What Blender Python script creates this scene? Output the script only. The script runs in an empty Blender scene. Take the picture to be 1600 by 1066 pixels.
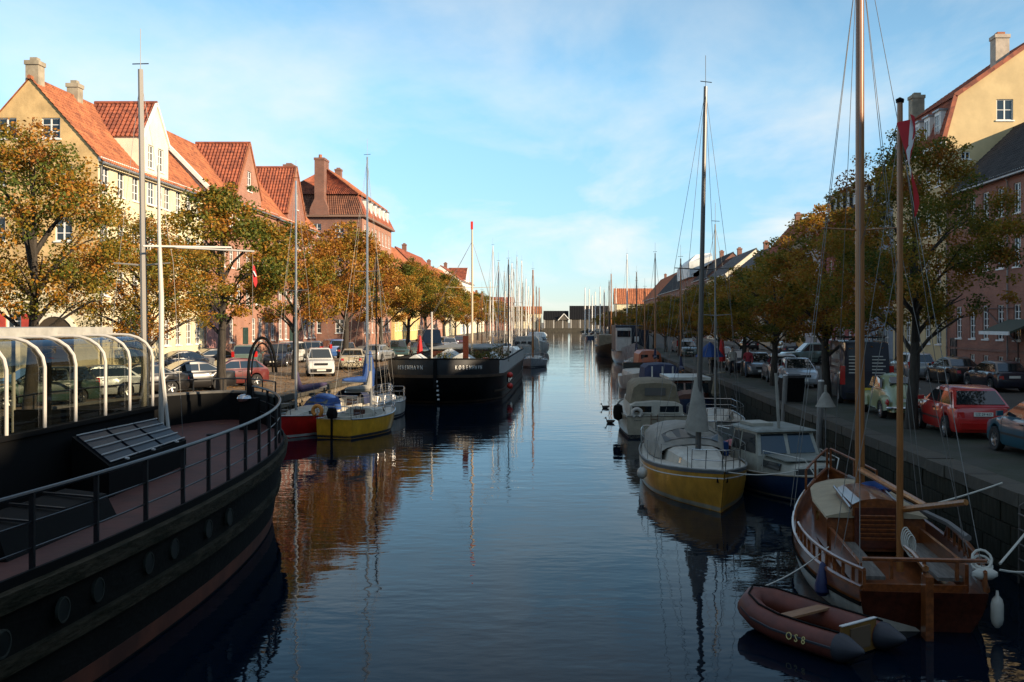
import bpy, bmesh, math, random
import numpy as np
from mathutils import Vector, Matrix
from mathutils.geometry import delaunay_2d_cdt
random.seed(7); np.random.seed(7)
rnd = random.random
def U(a, b): return a + (b - a) * random.random()
R = math.radians
sc = bpy.context.scene
col = sc.collection

# ------------------------------------------------------------------ camera
cam_d = bpy.data.cameras.new("camera")
cam = bpy.data.objects.new("camera", cam_d); col.objects.link(cam)
cam_d.sensor_width = 36; cam_d.lens = 36
cam_d.shift_x = -90 / 1600; cam_d.shift_y = -30 / 1600
cam_d.clip_start = 0.1; cam_d.clip_end = 9000
CAMZ = 4.9
cam.location = (0, 0, CAMZ); cam.rotation_euler = (R(90), 0, 0)
sc.camera = cam
def gx(px, Y): return (px - 890) / 1600 * Y            # lateral position of something seen at column px, Y metres away
def gz(py, Y): return CAMZ - (py - 503) / 1600 * Y
# ------------------------------------------------------------------ sky and sun
SUN_EL, SUN_AZ = 19.0, 120.0
world = bpy.data.worlds.new("World"); sc.world = world
world.use_nodes = True
nt = world.node_tree; nt.nodes.clear()
def N(tree, typ, **kw):
    n = tree.nodes.new(typ)
    for k, v in kw.items(): setattr(n, k, v)
    return n
wo = N(nt, 'ShaderNodeOutputWorld'); bg = N(nt, 'ShaderNodeBackground')
sky = N(nt, 'ShaderNodeTexSky', sky_type='NISHITA', sun_disc=False)
sky.sun_elevation = R(SUN_EL); sky.sun_rotation = R(SUN_AZ)
sky.air_density = 1.0; sky.dust_density = 0.0; sky.ozone_density = 1.8
bg.inputs['Strength'].default_value = 0.102
tc = N(nt, 'ShaderNodeTexCoord'); sp = N(nt, 'ShaderNodeSeparateXYZ')
nt.links.new(tc.outputs['Generated'], sp.inputs[0])
def math_n(tree, op, a, b=None, clamp=False):
    n = N(tree, 'ShaderNodeMath', operation=op, use_clamp=clamp)
    for i, v in enumerate((a, b)):
        if v is None: continue
        if hasattr(v, 'is_output'): tree.links.new(v, n.inputs[i])
        else: n.inputs[i].default_value = v
    return n.outputs[0]
zz = math_n(nt, 'ADD', math_n(nt, 'MAXIMUM', sp.outputs[2], 0.0), 0.10)
cx = math_n(nt, 'DIVIDE', sp.outputs[0], zz); cy = math_n(nt, 'DIVIDE', sp.outputs[1], zz)
cb = N(nt, 'ShaderNodeCombineXYZ'); nt.links.new(cx, cb.inputs[0]); nt.links.new(cy, cb.inputs[1])
mp = N(nt, 'ShaderNodeMapping'); mp.inputs['Rotation'].default_value = (0, 0, R(35)); mp.inputs['Scale'].default_value = (1.0, 0.45, 1)
mp.inputs['Location'].default_value = (5.1, 6.3, 0)
nt.links.new(cb.outputs[0], mp.inputs[0])
nz = N(nt, 'ShaderNodeTexNoise'); nz.inputs['Scale'].default_value = 1.1; nz.inputs['Detail'].default_value = 8; nz.inputs['Roughness'].default_value = 0.56; nz.inputs['Distortion'].default_value = 0.35
nt.links.new(mp.outputs[0], nz.inputs['Vector'])
rp = N(nt, 'ShaderNodeValToRGB'); rp.color_ramp.elements[0].position = 0.44; rp.color_ramp.elements[1].position = 0.72
nt.links.new(nz.outputs['Fac'], rp.inputs[0])
thin = N(nt, 'ShaderNodeValToRGB'); te = thin.color_ramp.elements; nt.links.new(sp.outputs[2], thin.inputs[0])   # how thick the veil of cloud is, by height above the horizon
te[0].position = .10; te[0].color = (.92, .92, .92, 1); te[1].position = .75; te[1].color = (.70, .70, .70, 1); q_ = te.new(.30); q_.color = (.50, .50, .50, 1)
cf = math_n(nt, 'MULTIPLY', rp.outputs[0], thin.outputs[0])
mx = N(nt, 'ShaderNodeMix', data_type='RGBA'); nt.links.new(cf, mx.inputs['Factor'])
SKY_TINT = N(nt, 'ShaderNodeMix', data_type='RGBA', blend_type='MULTIPLY'); SKY_TINT.inputs['Factor'].default_value = 1.0
SKY_TINT.inputs['B'].default_value = (1.14, 1.22, 1.20, 1)
nt.links.new(sky.outputs[0], SKY_TINT.inputs['A'])
hr = N(nt, 'ShaderNodeValToRGB'); he = hr.color_ramp.elements          # the air near the horizon, the same all round
he[0].position = 0.0; he[0].color = (.48, .54, .80, 1); he[1].position = .42; he[1].color = (.86, .92, .90, 1)
e2 = he.new(.10); e2.color = (.60, .72, .90, 1); e3 = he.new(.22); e3.color = (.82, .96, .99, 1)
nt.links.new(sp.outputs[2], hr.inputs[0])
HZ = N(nt, 'ShaderNodeMix', data_type='RGBA', blend_type='MULTIPLY'); HZ.inputs['Factor'].default_value = 1.0
nt.links.new(SKY_TINT.outputs['Result'], HZ.inputs['A']); nt.links.new(hr.outputs[0], HZ.inputs['B'])
nt.links.new(HZ.outputs['Result'], mx.inputs['A']); mx.inputs['B'].default_value = (5.75, 5.65, 5.3, 1)
nt.links.new(mx.outputs['Result'], bg.inputs['Color']); nt.links.new(bg.outputs[0], wo.inputs[0])
sd = bpy.data.lights.new("sun", 'SUN'); sun = bpy.data.objects.new("sun", sd); col.objects.link(sun)
sd.energy = 5.0; sd.angle = R(0.5); sd.color = (1.0, 0.80, 0.56)
sv = Vector((math.sin(R(SUN_AZ)) * math.cos(R(SUN_EL)), math.cos(R(SUN_AZ)) * math.cos(R(SUN_EL)), math.sin(R(SUN_EL))))
sun.rotation_euler = sv.to_track_quat('Z', 'Y').to_euler(); sun.location = sv * 300
vs = sc.view_settings; sc.display_settings.display_device = 'sRGB'
vs.view_transform = 'Standard'; vs.look = 'None'; vs.gamma = 1; vs.use_curve_mapping = False; vs.exposure = 0.84
sc.cycles.max_bounces = 6; sc.cycles.diffuse_bounces = 2; sc.cycles.glossy_bounces = 4; sc.cycles.transparent_max_bounces = 8
sc.cycles.transmission_bounces = 4; sc.cycles.caustics_reflective = False; sc.cycles.caustics_refractive = False
sc.cycles.use_denoising = True

# ------------------------------------------------------------------ mesh helpers
class MB:
    def __init__(s): s.v = []; s.f = []; s.sm = []
    def add(s, vs, fs, smooth=False):
        o = len(s.v); s.v.extend([tuple(p) for p in vs])
        for f in fs: s.f.append([i + o for i in f]); s.sm.append(smooth)
        return s
    def bx(s, x0, x1, y0, y1, z0, z1):
        return s.add([(x0,y0,z0),(x1,y0,z0),(x1,y1,z0),(x0,y1,z0),(x0,y0,z1),(x1,y0,z1),(x1,y1,z1),(x0,y1,z1)],
                     [(3,2,1,0),(4,5,6,7),(0,1,5,4),(1,2,6,5),(2,3,7,6),(3,0,4,7)])
    def box(s, c, size, m=None):
        h = [d / 2 for d in size]; t = MB().bx(-h[0], h[0], -h[1], h[1], -h[2], h[2])
        vs = [Vector(p) for p in t.v]
        if m is not None: vs = [m @ p for p in vs]
        return s.add([p + Vector(c) for p in vs], t.f)
    def beam(s, a, b, w, h, up=(0, 0, 1)):
        a = Vector(a); b = Vector(b); d = (b - a).normalized(); up = Vector(up)
        if abs(d.dot(up)) > .98: up = Vector((0, 1, 0))
        x = d.cross(up).normalized() * (w / 2); z = x.normalized().cross(d) * (h / 2)
        vs = [p + sx * x + sz * z for p in (a, b) for sx, sz in ((-1,-1),(1,-1),(1,1),(-1,1))]
        return s.add(vs, [(0,1,2,3),(7,6,5,4),(0,4,5,1),(1,5,6,2),(2,6,7,3),(3,7,4,0)])
    def tube(s, pts, r, n=6, caps=True, smooth=True):
        pts = [Vector(p) for p in pts]; m = len(pts); rs = r if hasattr(r, '__len__') else [r] * m
        vs = []; ref = None
        for i in range(m):
            d = (pts[min(i+1, m-1)] - pts[max(i-1, 0)])
            d = d.normalized() if d.length > 1e-9 else Vector((0,0,1))
            if ref is None: ref = Vector((0,0,1)) if abs(d.z) < .9 else Vector((1,0,0))
            x = ref - d * ref.dot(d)
            if x.length < 1e-4: x = d.orthogonal()
            x.normalize(); y = d.cross(x); ref = x
            for k in range(n):
                a = 2 * math.pi * k / n; vs.append(pts[i] + (x * math.cos(a) + y * math.sin(a)) * rs[i])
        fs = [(i*n+k, i*n+(k+1)%n, (i+1)*n+(k+1)%n, (i+1)*n+k) for i in range(m-1) for k in range(n)]
        s.add(vs, fs, smooth)
        if caps:
            o = len(s.v) - len(vs)
            s.f.append([o + k for k in range(n)][::-1]); s.sm.append(False)
            s.f.append([o + (m-1)*n + k for k in range(n)]); s.sm.append(False)
        return s
    def lathe(s, prof, n=12, loc=(0,0,0), m=None, smooth=True):
        vs = []
        for r, z in prof:
            for k in range(n):
                a = 2*math.pi*k/n; p = Vector((r*math.cos(a), r*math.sin(a), z))
                if m is not None: p = m @ p
                vs.append(p + Vector(loc))
        fs = [(i*n+k, i*n+(k+1)%n, (i+1)*n+(k+1)%n, (i+1)*n+k) for i in range(len(prof)-1) for k in range(n)]
        return s.add(vs, fs, smooth)
    def prism(s, poly, a, b, f):
        n = len(poly); vs = [f(u, v, a) for u, v in poly] + [f(u, v, b) for u, v in poly]
        return s.add(vs, [tuple(range(n))[::-1], tuple(range(n, 2*n))] + [(i, (i+1)%n, n+(i+1)%n, n+i) for i in range(n)])
    def loft(s, rings, closed=True, caps=True, smooth=True):
        n = len(rings[0]); vs = [p for r in rings for p in r]; fs = []
        for i in range(len(rings)-1):
            for k in range(n if closed else n-1):
                fs.append((i*n+k, i*n+(k+1)%n, (i+1)*n+(k+1)%n, (i+1)*n+k))
        s.add(vs, fs, smooth)
        if caps:
            o = len(s.v) - len(vs)
            s.f.append([o+k for k in range(n)][::-1]); s.sm.append(False)
            s.f.append([o+(len(rings)-1)*n+k for k in range(n)]); s.sm.append(False)
        return s
    def sphere(s, c, r, n=10, m=6, sq=(1,1,1)):
        pr = [(max(1e-4, math.sin(math.pi*i/m)), -math.cos(math.pi*i/m)) for i in range(m+1)]
        vs = [(c[0]+p*r*sq[0]*math.cos(2*math.pi*k/n), c[1]+p*r*sq[1]*math.sin(2*math.pi*k/n), c[2]+z*r*sq[2]) for p, z in pr for k in range(n)]
        return s.add(vs, [(i*n+k, i*n+(k+1)%n, (i+1)*n+(k+1)%n, (i+1)*n+k) for i in range(m) for k in range(n)], True)
    def torus(s, c, Rr, r, m=None, n=16, k=6, a0=0, a1=360):
        full = abs(a1 - a0) >= 360; cnt = n if full else n + 1; pts = []
        for i in range(cnt):
            a = R(a0 + (a1 - a0) * i / n); p = Vector((Rr*math.cos(a), Rr*math.sin(a), 0))
            pts.append((m @ p if m is not None else p) + Vector(c))
        if full: pts.append(pts[0])
        return s.tube(pts, r, k, caps=not full)
    def tiles(s, e0, e1, r0, r1, pitch=.28, course=.36, amp=.045, res=4):
        e0, e1, r0, r1 = map(Vector, (e0, e1, r0, r1))
        W = max((e1-e0).length, (r1-r0).length); H = max((r0-e0).length, (r1-e1).length)
        nrm = ((e1-e0) if (e1-e0).length > .1 else (r1-r0)).cross(((r0+r1)-(e0+e1))).normalized()
        nu = max(2, int(W/pitch)*res); nv = max(1, int(H/course)); vs = []; fs = []
        for j in range(nv):
            for q in (0, 1):
                t = (j + q) / nv; a = e0.lerp(r0, t); b = e1.lerp(r1, t); off = .035 * (1 - q)
                for i in range(nu + 1):
                    w = amp * math.sin(2*math.pi*i/res)
                    vs.append(a.lerp(b, i/nu) + nrm * (w + off))
        rows = nv * 2; c = nu + 1
        for j in range(rows - 1):
            for i in range(nu): fs.append((j*c+i, j*c+i+1, (j+1)*c+i+1, (j+1)*c+i))
        return s.add(vs, fs, False)
    def mesh(s, name):
        me = bpy.data.meshes.new(name); me.from_pydata(s.v, [], s.f)
        me.polygons.foreach_set('use_smooth', s.sm)
        if any(s.sm): me.set_sharp_from_angle(angle=R(40))
        return me
    def build(s, name, mat, parent=None, loc=None, rz=0, label=None):
        return obj(name, s.mesh(name), mat, parent, loc, rz, label)
def obj(name, me, mat, parent=None, loc=None, rz=0, label=None, rot=None):
    if mat is not None and not me.materials: me.materials.append(mat)
    o = bpy.data.objects.new(name, me); col.objects.link(o)
    if mat is not None and me.materials[0] != mat: o.material_slots[0].link = 'OBJECT'; o.material_slots[0].material = mat
    if parent is not None: o.parent = parent
    if loc is not None: o.location = loc
    o.rotation_euler = rot if rot is not None else (0, 0, rz)
    if label: o['label'] = label
    return o
def thing(name, label, cat, loc=(0,0,0), rz=0, group=None):
    o = bpy.data.objects.new(name, None); col.objects.link(o); o.empty_display_size = .2
    o.location = loc; o.rotation_euler = (0, 0, rz); tag(o, label, cat, group); return o
def tag(o, label, cat, group=None):
    o['label'] = label; o['category'] = cat
    if group: o['group'] = group
    return o
def struct(o, kind='structure', label=None):
    o['kind'] = kind
    if label: o['label'] = label
    return o
KIDS = {}
def dup(root, loc, rz=0, label=None, group=None, scale=None, swap=None):
    def cp(o, parent):
        c = o.copy(); col.objects.link(c)
        if parent is not None: c.parent = parent
        if swap and c.type == 'MESH' and c.material_slots:
            m = c.material_slots[0].material
            if m in swap:
                c.material_slots[0].link = 'OBJECT'; c.material_slots[0].material = swap[m]
        for ch in o.children: cp(ch, c)
        return c
    r = cp(root, None); r.location = loc; r.rotation_euler = (0, 0, rz)
    if scale: r.scale = scale
    if label: r['label'] = label
    if group: r['group'] = group
    return r

# ------------------------------------------------------------------ materials
MATS = {}
def M(name, c, rough=.6, metal=0.0, var=0.0, scale=3.0, bump=0.0, bscale=None, c2=None, spec=None, coat=0.0, streak=None, world=False, emit=None):
    if name in MATS: return MATS[name]
    m = bpy.data.materials.new(name); m.use_nodes = True; t = m.node_tree; b = t.nodes['Principled BSDF']
    b.inputs['Base Color'].default_value = (*c, 1); b.inputs['Roughness'].default_value = rough; b.inputs['Metallic'].default_value = metal
    if spec is not None: b.inputs['Specular IOR Level'].default_value = spec
    if coat: b.inputs['Coat Weight'].default_value = coat; b.inputs['Coat Roughness'].default_value = .06
    if var or bump or c2:
        tcn = N(t, 'ShaderNodeTexCoord'); mpn = N(t, 'ShaderNodeMapping'); t.links.new(tcn.outputs['Object'], mpn.inputs[0])
        if streak: mpn.inputs['Scale'].default_value = streak
        n1 = N(t, 'ShaderNodeTexNoise'); n1.inputs['Scale'].default_value = scale; n1.inputs['Detail'].default_value = 6; n1.inputs['Roughness'].default_value = .62
        t.links.new(mpn.outputs[0], n1.inputs['Vector'])
        if var or c2:
            mxn = N(t, 'ShaderNodeMix', data_type='RGBA'); rr = N(t, 'ShaderNodeValToRGB')
            rr.color_ramp.elements[0].position = .36; rr.color_ramp.elements[1].position = .66
            t.links.new(n1.outputs['Fac'], rr.inputs[0]); t.links.new(rr.outputs[0], mxn.inputs['Factor'])
            d = c2 if c2 else tuple(max(0, x * (1 - var)) for x in c); l = c if c2 else tuple(min(1, x * (1 + var * .5)) for x in c)
            mxn.inputs['A'].default_value = (*d, 1); mxn.inputs['B'].default_value = (*l, 1)
            t.links.new(mxn.outputs['Result'], b.inputs['Base Color'])
        if bump:
            n2 = N(t, 'ShaderNodeTexNoise'); n2.inputs['Scale'].default_value = bscale or scale * 6; n2.inputs['Detail'].default_value = 4
            t.links.new(mpn.outputs[0], n2.inputs['Vector'])
            bp = N(t, 'ShaderNodeBump'); bp.inputs['Strength'].default_value = bump; bp.inputs['Distance'].default_value = .03
            t.links.new(n2.outputs['Fac'], bp.inputs['Height']); t.links.new(bp.outputs[0], b.inputs['Normal'])
    if emit: b.inputs['Emission Color'].default_value = (*emit, 1); b.inputs['Emission Strength'].default_value = 1
    MATS[name] = m; return m
def brick_mat(name, c1, c2, mortar, axis='x', scale=1.0):
    if name in MATS: return MATS[name]
    m = bpy.data.materials.new(name); m.use_nodes = True; t = m.node_tree; b = t.nodes['Principled BSDF']; b.inputs['Roughness'].default_value = .85
    tcn = N(t, 'ShaderNodeTexCoord'); s = N(t, 'ShaderNodeSeparateXYZ'); t.links.new(tcn.outputs['Object'], s.inputs[0])
    u = math_n(t, 'ADD', s.outputs[0], s.outputs[1]); c = N(t, 'ShaderNodeCombineXYZ'); t.links.new(u, c.inputs[0]); t.links.new(s.outputs[2], c.inputs[1])
    br = N(t, 'ShaderNodeTexBrick'); br.inputs['Scale'].default_value = scale; br.inputs['Brick Width'].default_value = .25; br.inputs['Row Height'].default_value = .08; br.inputs['Mortar Size'].default_value = .008
    br.inputs['Color1'].default_value = (*c1, 1); br.inputs['Color2'].default_value = (*c2, 1); br.inputs['Mortar'].default_value = (*mortar, 1)
    t.links.new(c.outputs[0], br.inputs['Vector'])
    n1 = N(t, 'ShaderNodeTexNoise'); n1.inputs['Scale'].default_value = .7; n1.inputs['Detail'].default_value = 6
    t.links.new(tcn.outputs['Object'], n1.inputs['Vector'])
    mxn = N(t, 'ShaderNodeMix', data_type='RGBA', blend_type='MULTIPLY'); rr = N(t, 'ShaderNodeValToRGB')
    rr.color_ramp.elements[0].position = .3; rr.color_ramp.elements[0].color = (.72, .7, .7, 1); rr.color_ramp.elements[1].position = .7
    t.links.new(n1.outputs['Fac'], rr.inputs[0]); mxn.inputs['Factor'].default_value = 1
    t.links.new(br.outputs['Color'], mxn.inputs['A']); t.links.new(rr.outputs[0], mxn.inputs['B']); t.links.new(mxn.outputs['Result'], b.inputs['Base Color'])
    MATS[name] = m; return m
def tile_mat(name, c, d):
    """fired clay: every tile its own shade (voronoi cells the size of a tile), plus moss and soot"""
    if name in MATS: return MATS[name]
    m = bpy.data.materials.new(name); m.use_nodes = True; t = m.node_tree; b = t.nodes['Principled BSDF']; b.inputs['Roughness'].default_value = .75
    tcn = N(t, 'ShaderNodeTexCoord')
    vo = N(t, 'ShaderNodeTexVoronoi'); vo.inputs['Scale'].default_value = 3.2; t.links.new(tcn.outputs['Object'], vo.inputs['Vector'])
    n1 = N(t, 'ShaderNodeTexNoise'); n1.inputs['Scale'].default_value = .9; n1.inputs['Detail'].default_value = 7; t.links.new(tcn.outputs['Object'], n1.inputs['Vector'])
    bw = N(t, 'ShaderNodeRGBToBW'); t.links.new(vo.outputs['Color'], bw.inputs[0])
    f = math_n(t, 'ADD', math_n(t, 'MULTIPLY', bw.outputs[0], .55), math_n(t, 'MULTIPLY', n1.outputs['Fac'], .7))
    rr = N(t, 'ShaderNodeValToRGB'); e = rr.color_ramp.elements
    e[0].position = .35; e[0].color = (*d, 1); e[1].position = .9; e[1].color = (*c, 1)
    t.links.new(f, rr.inputs[0]); t.links.new(rr.outputs[0], b.inputs['Base Color'])
    MATS[name] = m; return m
GLASS = M('window_glass', (.02, .028, .035), .04, spec=.6)
WHITE = M('white_paint', (.78, .76, .71), .5, var=.12, scale=2)
# ------------------------------------------------------------------ water, land, quays
QZ = 1.6; XL, XR = -12.7, 8.6; YEND = 490
def water_mat():
    m = bpy.data.materials.new('canal_water'); m.use_nodes = True; t = m.node_tree; b = t.nodes['Principled BSDF']
    b.inputs['Base Color'].default_value = (.0012, .0048, .011, 1); b.inputs['Roughness'].default_value = .025; b.inputs['IOR'].default_value = 1.33; b.inputs['Specular IOR Level'].default_value = .12
    tcn = N(t, 'ShaderNodeTexCoord')
    def layer(scale, sx, sy, rot, det):
        mpn = N(t, 'ShaderNodeMapping'); mpn.inputs['Scale'].default_value = (sx, sy, 1); mpn.inputs['Rotation'].default_value = (0, 0, R(rot))
        t.links.new(tcn.outputs['Object'], mpn.inputs[0])
        n = N(t, 'ShaderNodeTexNoise'); n.inputs['Scale'].default_value = scale; n.inputs['Detail'].default_value = det; n.inputs['Roughness'].default_value = .5
        t.links.new(mpn.outputs[0], n.inputs['Vector']); return n.outputs['Fac']
    a = layer(1.6, .55, 1.0, 12, 2); c = layer(4.5, .6, 1.0, -9, 2); d = layer(.22, 1, 1, 0, 2)
    patch = N(t, 'ShaderNodeMapRange'); patch.inputs['From Min'].default_value = .35; patch.inputs['From Max'].default_value = .65; patch.inputs['To Min'].default_value = .35; patch.inputs['To Max'].default_value = 1
    t.links.new(d, patch.inputs[0])
    h = math_n(t, 'ADD', math_n(t, 'MULTIPLY', a, .75), math_n(t, 'MULTIPLY', c, .22)); h = math_n(t, 'MULTIPLY', h, patch.outputs[0])
    bp = N(t, 'ShaderNodeBump'); bp.inputs['Strength'].default_value = 1.0; bp.inputs['Distance'].default_value = WAVE
    t.links.new(h, bp.inputs['Height']); t.links.new(bp.outputs[0], b.inputs['Normal'])
    return m
WAVE = .017
def sheet(name, x0, x1, y0, y1, z, mat):
    return struct(MB().add([(x0,y0,z),(x1,y0,z),(x1,y1,z),(x0,y1,z)], [(0,1,2,3)]).build(name, mat))
sheet('water', XL - .3, XR + .3, -60, YEND + 1, 0, water_mat())
sheet('ground', -4000, 4000, -1500, 6000, -1.2, M('mud', (.05, .045, .035), .9))
earth = M('paving_earth', (.16, .14, .11), .9, var=.3, scale=.5)
cobble = M('cobbles', (.20, .135, .075), .88, var=.4, scale=.9, bump=.8, bscale=7)
asph = M('asphalt', (.036, .030, .021), .85, var=.3, scale=.6, bump=.35, bscale=30)
pave = M('paving_slabs', (.13, .115, .09), .85, var=.3, scale=1.2, bump=.3, bscale=8)
sheet('terrain', -3000, XL - .65, -200, 3000, QZ - .02, earth)
sheet('terrain', XR + .65, 3000, -200, 3000, QZ - .02, earth)
sheet('terrain', XL - .65, XR + .65, YEND + 1.5, 3000, QZ - .021, earth)
sheet('pavement', XL - 6.2, XL - .65, -60, YEND, QZ, cobble)
sheet('road', -24.2, XL - 6.2, -60, YEND, QZ + .004, M('old_road', (.17, .12, .075), .85, var=.35, scale=.7, bump=.5, bscale=9))
o = MB().bx(-27.6, -24.2, -60, YEND, QZ - .3, QZ + .12).build('pavement', pave); struct(o)
sheet('road', XR + 3.1, 22.6, -60, YEND, QZ + .004, asph)
sheet('pavement', XR + .65, XR + 3.1, -60, YEND, QZ, M('quay_edge_paving', (.045, .043, .032), .9, var=.45, scale=.8, bump=.6, bscale=8, c2=(.024, .030, .012)))
o = MB().bx(22.6, 26.1, -60, YEND, QZ - .3, QZ + .12).build('pavement', pave); struct(o)
# quay walls: coping stones, near ashlar blocks, timber fendering on the sunny side
stone = M('quay_stone', (.036, .030, .019), .9, var=.45, scale=1.6, bump=.7, bscale=9, c2=(.012, .013, .006), spec=.2, streak=(1,1,.35))
stone2 = M('coping_stone', (.060, .052, .036), .8, var=.35, scale=1.1, bump=.4, bscale=10)
core = M('quay_core', (.025, .024, .018), .9, var=.4, scale=.8)
tim = M('weathered_timber', (.20, .155, .10), .85, var=.5, scale=2.0, bump=.5, bscale=14, streak=(6, 6, 1))
qr = thing('quay_wall', 'dark stone quay wall along the shaded bank, with coping stones on top', 'quay wall', (XR, 0, 0))
MB().bx(.16, .66, -60, YEND, -1.1, QZ - .26).build('wall_core', core, qr)
ql = thing('quay_wall', 'quay wall along the sunlit bank with timber slats on its face', 'quay wall', (XL, 0, 0))
MB().bx(-.66, -.12, -60, YEND, -1.1, QZ - .26).build('wall_core', core, ql)
qe = thing('quay_wall', 'low pale quay wall closing the far end of the canal', 'quay wall', (0, YEND, 0))
MB().bx(XL - .3, XR + .3, 1.0, 1.6, -1, QZ).build('wall_core', stone2, qe)
MB().bx(XL - .3, XR + .3, .9, 1.7, QZ, QZ + .25).build('coping', stone2, qe)
cop = {}
def stones(parent, sgn, y0, y1, lens=(1.1, 1.4)):
    y = y0; k = 0
    while y < y1:
        L = (1.15, 1.4, 1.3)[k % 3]
        if L not in cop: cop[L] = MB().bx(-.02, .64, .012, L - .012, -.26, .012).mesh('coping_stone')
        o = obj('coping_stone', cop[L], stone2, parent, (-.02 + U(-.02, .02) if sgn > 0 else -.62 + U(-.02, .02), y, QZ + U(0, .02)))
        y += L; k += 1
    return y
ye = stones(qr, 1, 8, 95)
MB().bx(-.02, .64, ye, YEND, -.26 + QZ, QZ + .012).build('coping', stone2, qr)
ye = stones(ql, -1, 30, 110)
MB().bx(-.64, .02, ye, YEND, -.26 + QZ, QZ + .012).build('coping', stone2, ql)
MB().bx(-.64, .02, -60, 30, -.26 + QZ, QZ + .012).build('coping', stone2, ql)
blk = [MB().bx(0, .2 + d, .012, .9 - .012, .012, .388).mesh('stone') for d in (0, .02, .04)]
for row in range(4):
    for k in range(48):
        y = 11 + k * .9 + (row % 2) * .45
        obj('stone', random.choice(blk), stone, qr, (-.0 + U(-.012, .012), y, row * .4 - .27))
MB().bx(.02, .2, 54.6, YEND, -.3, QZ - .26).build('wall_face', stone, qr)
sl = MB().bx(-.12, .0, 0, .16, -.9, 1.30).mesh('slat')
for k in range(70):
    obj('slat', sl, tim, ql, (0, 38 + k * .62, 0))
for z in (.35, 1.12): MB().bx(.0, .10, 36, 82, z, z + .16).build('waling', tim, ql)
MB().bx(-.12, -.02, 82, YEND, -.5, QZ - .26).build('wall_face', stone, ql)
# ------------------------------------------------------------------ houses
WIN = {}
def window(parent, O, rz, u, v, w, h, cols=2, rows=3, frame=None, rec=.10, sill=True, arch=False, deep=None):
    """u, v: middle of the opening on the wall face whose origin is O and turn is rz"""
    frame = frame or WHITE; key = (round(w,2), round(h,2), cols, rows, frame.name, arch, sill)
    if key not in WIN:
        f = MB(); t = .065; x0, x1, z0, z1 = -w/2, w/2, -h/2, h/2
        f.bx(x0, x0+t, -.02, .05, z0, z1); f.bx(x1-t, x1, -.02, .05, z0, z1)
        f.bx(x0+t, x1-t, -.02, .05, z0, z0+t); f.bx(x0+t, x1-t, -.02, .05, z1-t, z1)
        for i in range(1, cols):
            x = x0 + w*i/cols; b = .045 if (cols == 2 or i*2 == cols) else .02; f.bx(x-b, x+b, -.012, .045, z0+t, z1-t)
        for j in range(1, rows):
            z = z0 + h*j/rows; f.bx(x0+t, x1-t, -.008, .04, z-.022, z+.022)
        if arch:
            for k in range(8):
                a0, a1 = math.pi*k/8, math.pi*(k+1)/8
                p = [(x1*math.cos(a), z1 + .45*w*math.sin(a)) for a in (a0, a1)]
                q = [((x1-t)*math.cos(a), z1 + (.45*w-t)*math.sin(a)) for a in (a0, a1)]
                f.prism([p[0], p[1], q[1], q[0]], -.02, .05, lambda a, b, d: (a, d, b))
            f.bx(-.02, .02, -.01, .045, z1, z1 + .45*w - .03)
        g = MB()
        if arch: g.prism([(x0+.03, z0+.03)] + [((x1-.03)*math.cos(math.pi*(8-k)/8), z1 + (.45*w-.03)*math.sin(math.pi*(8-k)/8)) for k in range(9)] + [(x1-.03, z0+.03)], .02, .03, lambda a, b, d: (a, d, b))
        else: g.bx(x0+.03, x1-.03, .02, .03, z0+.03, z1-.03)
        s = MB().bx(x0-.08, x1+.08, -.17, -.02, z0-.09, z0)
        WIN[key] = (f.mesh('window'), g.mesh('pane'), s.mesh('sill'))
    m = Matrix.Rotation(rz, 3, 'Z'); p = Vector(O) + m @ Vector((u, rec, v))
    fo = obj('window', WIN[key][0], frame, parent, p, rz)
    obj('pane', WIN[key][1], GLASS, fo)
    if sill: obj('sill', WIN[key][2], WHITE if frame is WHITE else frame, fo)
    return fo
def wall(parent, O, rz, outer, wins, mat, name='wall', depth=.16, label=None, thick=True):
    """one outside wall with real openings; wins: (u, v, w, h, ...) rectangles"""
    m = Matrix.Rotation(rz, 3, 'Z'); O = Vector(O); f = lambda u, v, d: O + m @ Vector((u, d, v))
    holes = [[(u-w/2, v-h/2), (u+w/2, v-h/2), (u+w/2, v+h/2), (u-w/2, v+h/2)] for u, v, w, h, *_ in wins]
    mb = MB(); loops = [list(outer)] + holes; vs, es = [], []
    for q in loops:
        o = len(vs); vs += [Vector(p) for p in q]; es += [(o+i, o+(i+1) % len(q)) for i in range(len(q))]
    cv, _, cf, *_ = delaunay_2d_cdt(vs, es, [], 1, 1e-5)
    def inside(t):
        c = sum((cv[i] for i in t), Vector((0, 0)))/len(t)
        return any(abs(c.x-u) < w/2 and abs(c.y-v) < hh/2 for u, v, w, hh, *_ in wins)
    cf = [t for t in cf if not inside(t)]
    fs = [list(t) if (cv[t[1]]-cv[t[0]]).cross(cv[t[2]]-cv[t[0]]) > 0 else list(t)[::-1] for t in cf]
    mb.add([f(p.x, p.y, 0) for p in cv], fs)
    for h in holes:
        mb.add([f(u, v, 0) for u, v in h] + [f(u, v, depth) for u, v in h], [(0,1,5,4), (1,2,6,5), (2,3,7,6), (3,0,4,7), (4,5,6,7)])
    return mb.build(name, mat, parent, label=label)
def spread(u0, u1, n): return [u0 + (u1-u0)*(i+.5)/n for i in range(n)]
def chimney(parent, u, d, z0, z1, w, mat, cap=None):
    c = MB().bx(u-w/2, u+w/2, d-w/2, d+w/2, z0, z1-.25).bx(u-w/2-.06, u+w/2+.06, d-w/2-.06, d+w/2+.06, z1-.25, z1).build('chimney', mat, parent)
    MB().bx(u-w*.28, u+w*.28, d-w*.28, d+w*.28, z1+.002, z1+.22).build('chimney_pot', cap or mat, c); return c
TERRA = M('terracotta', (.36, .13, .06), .8, var=.3)
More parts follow.
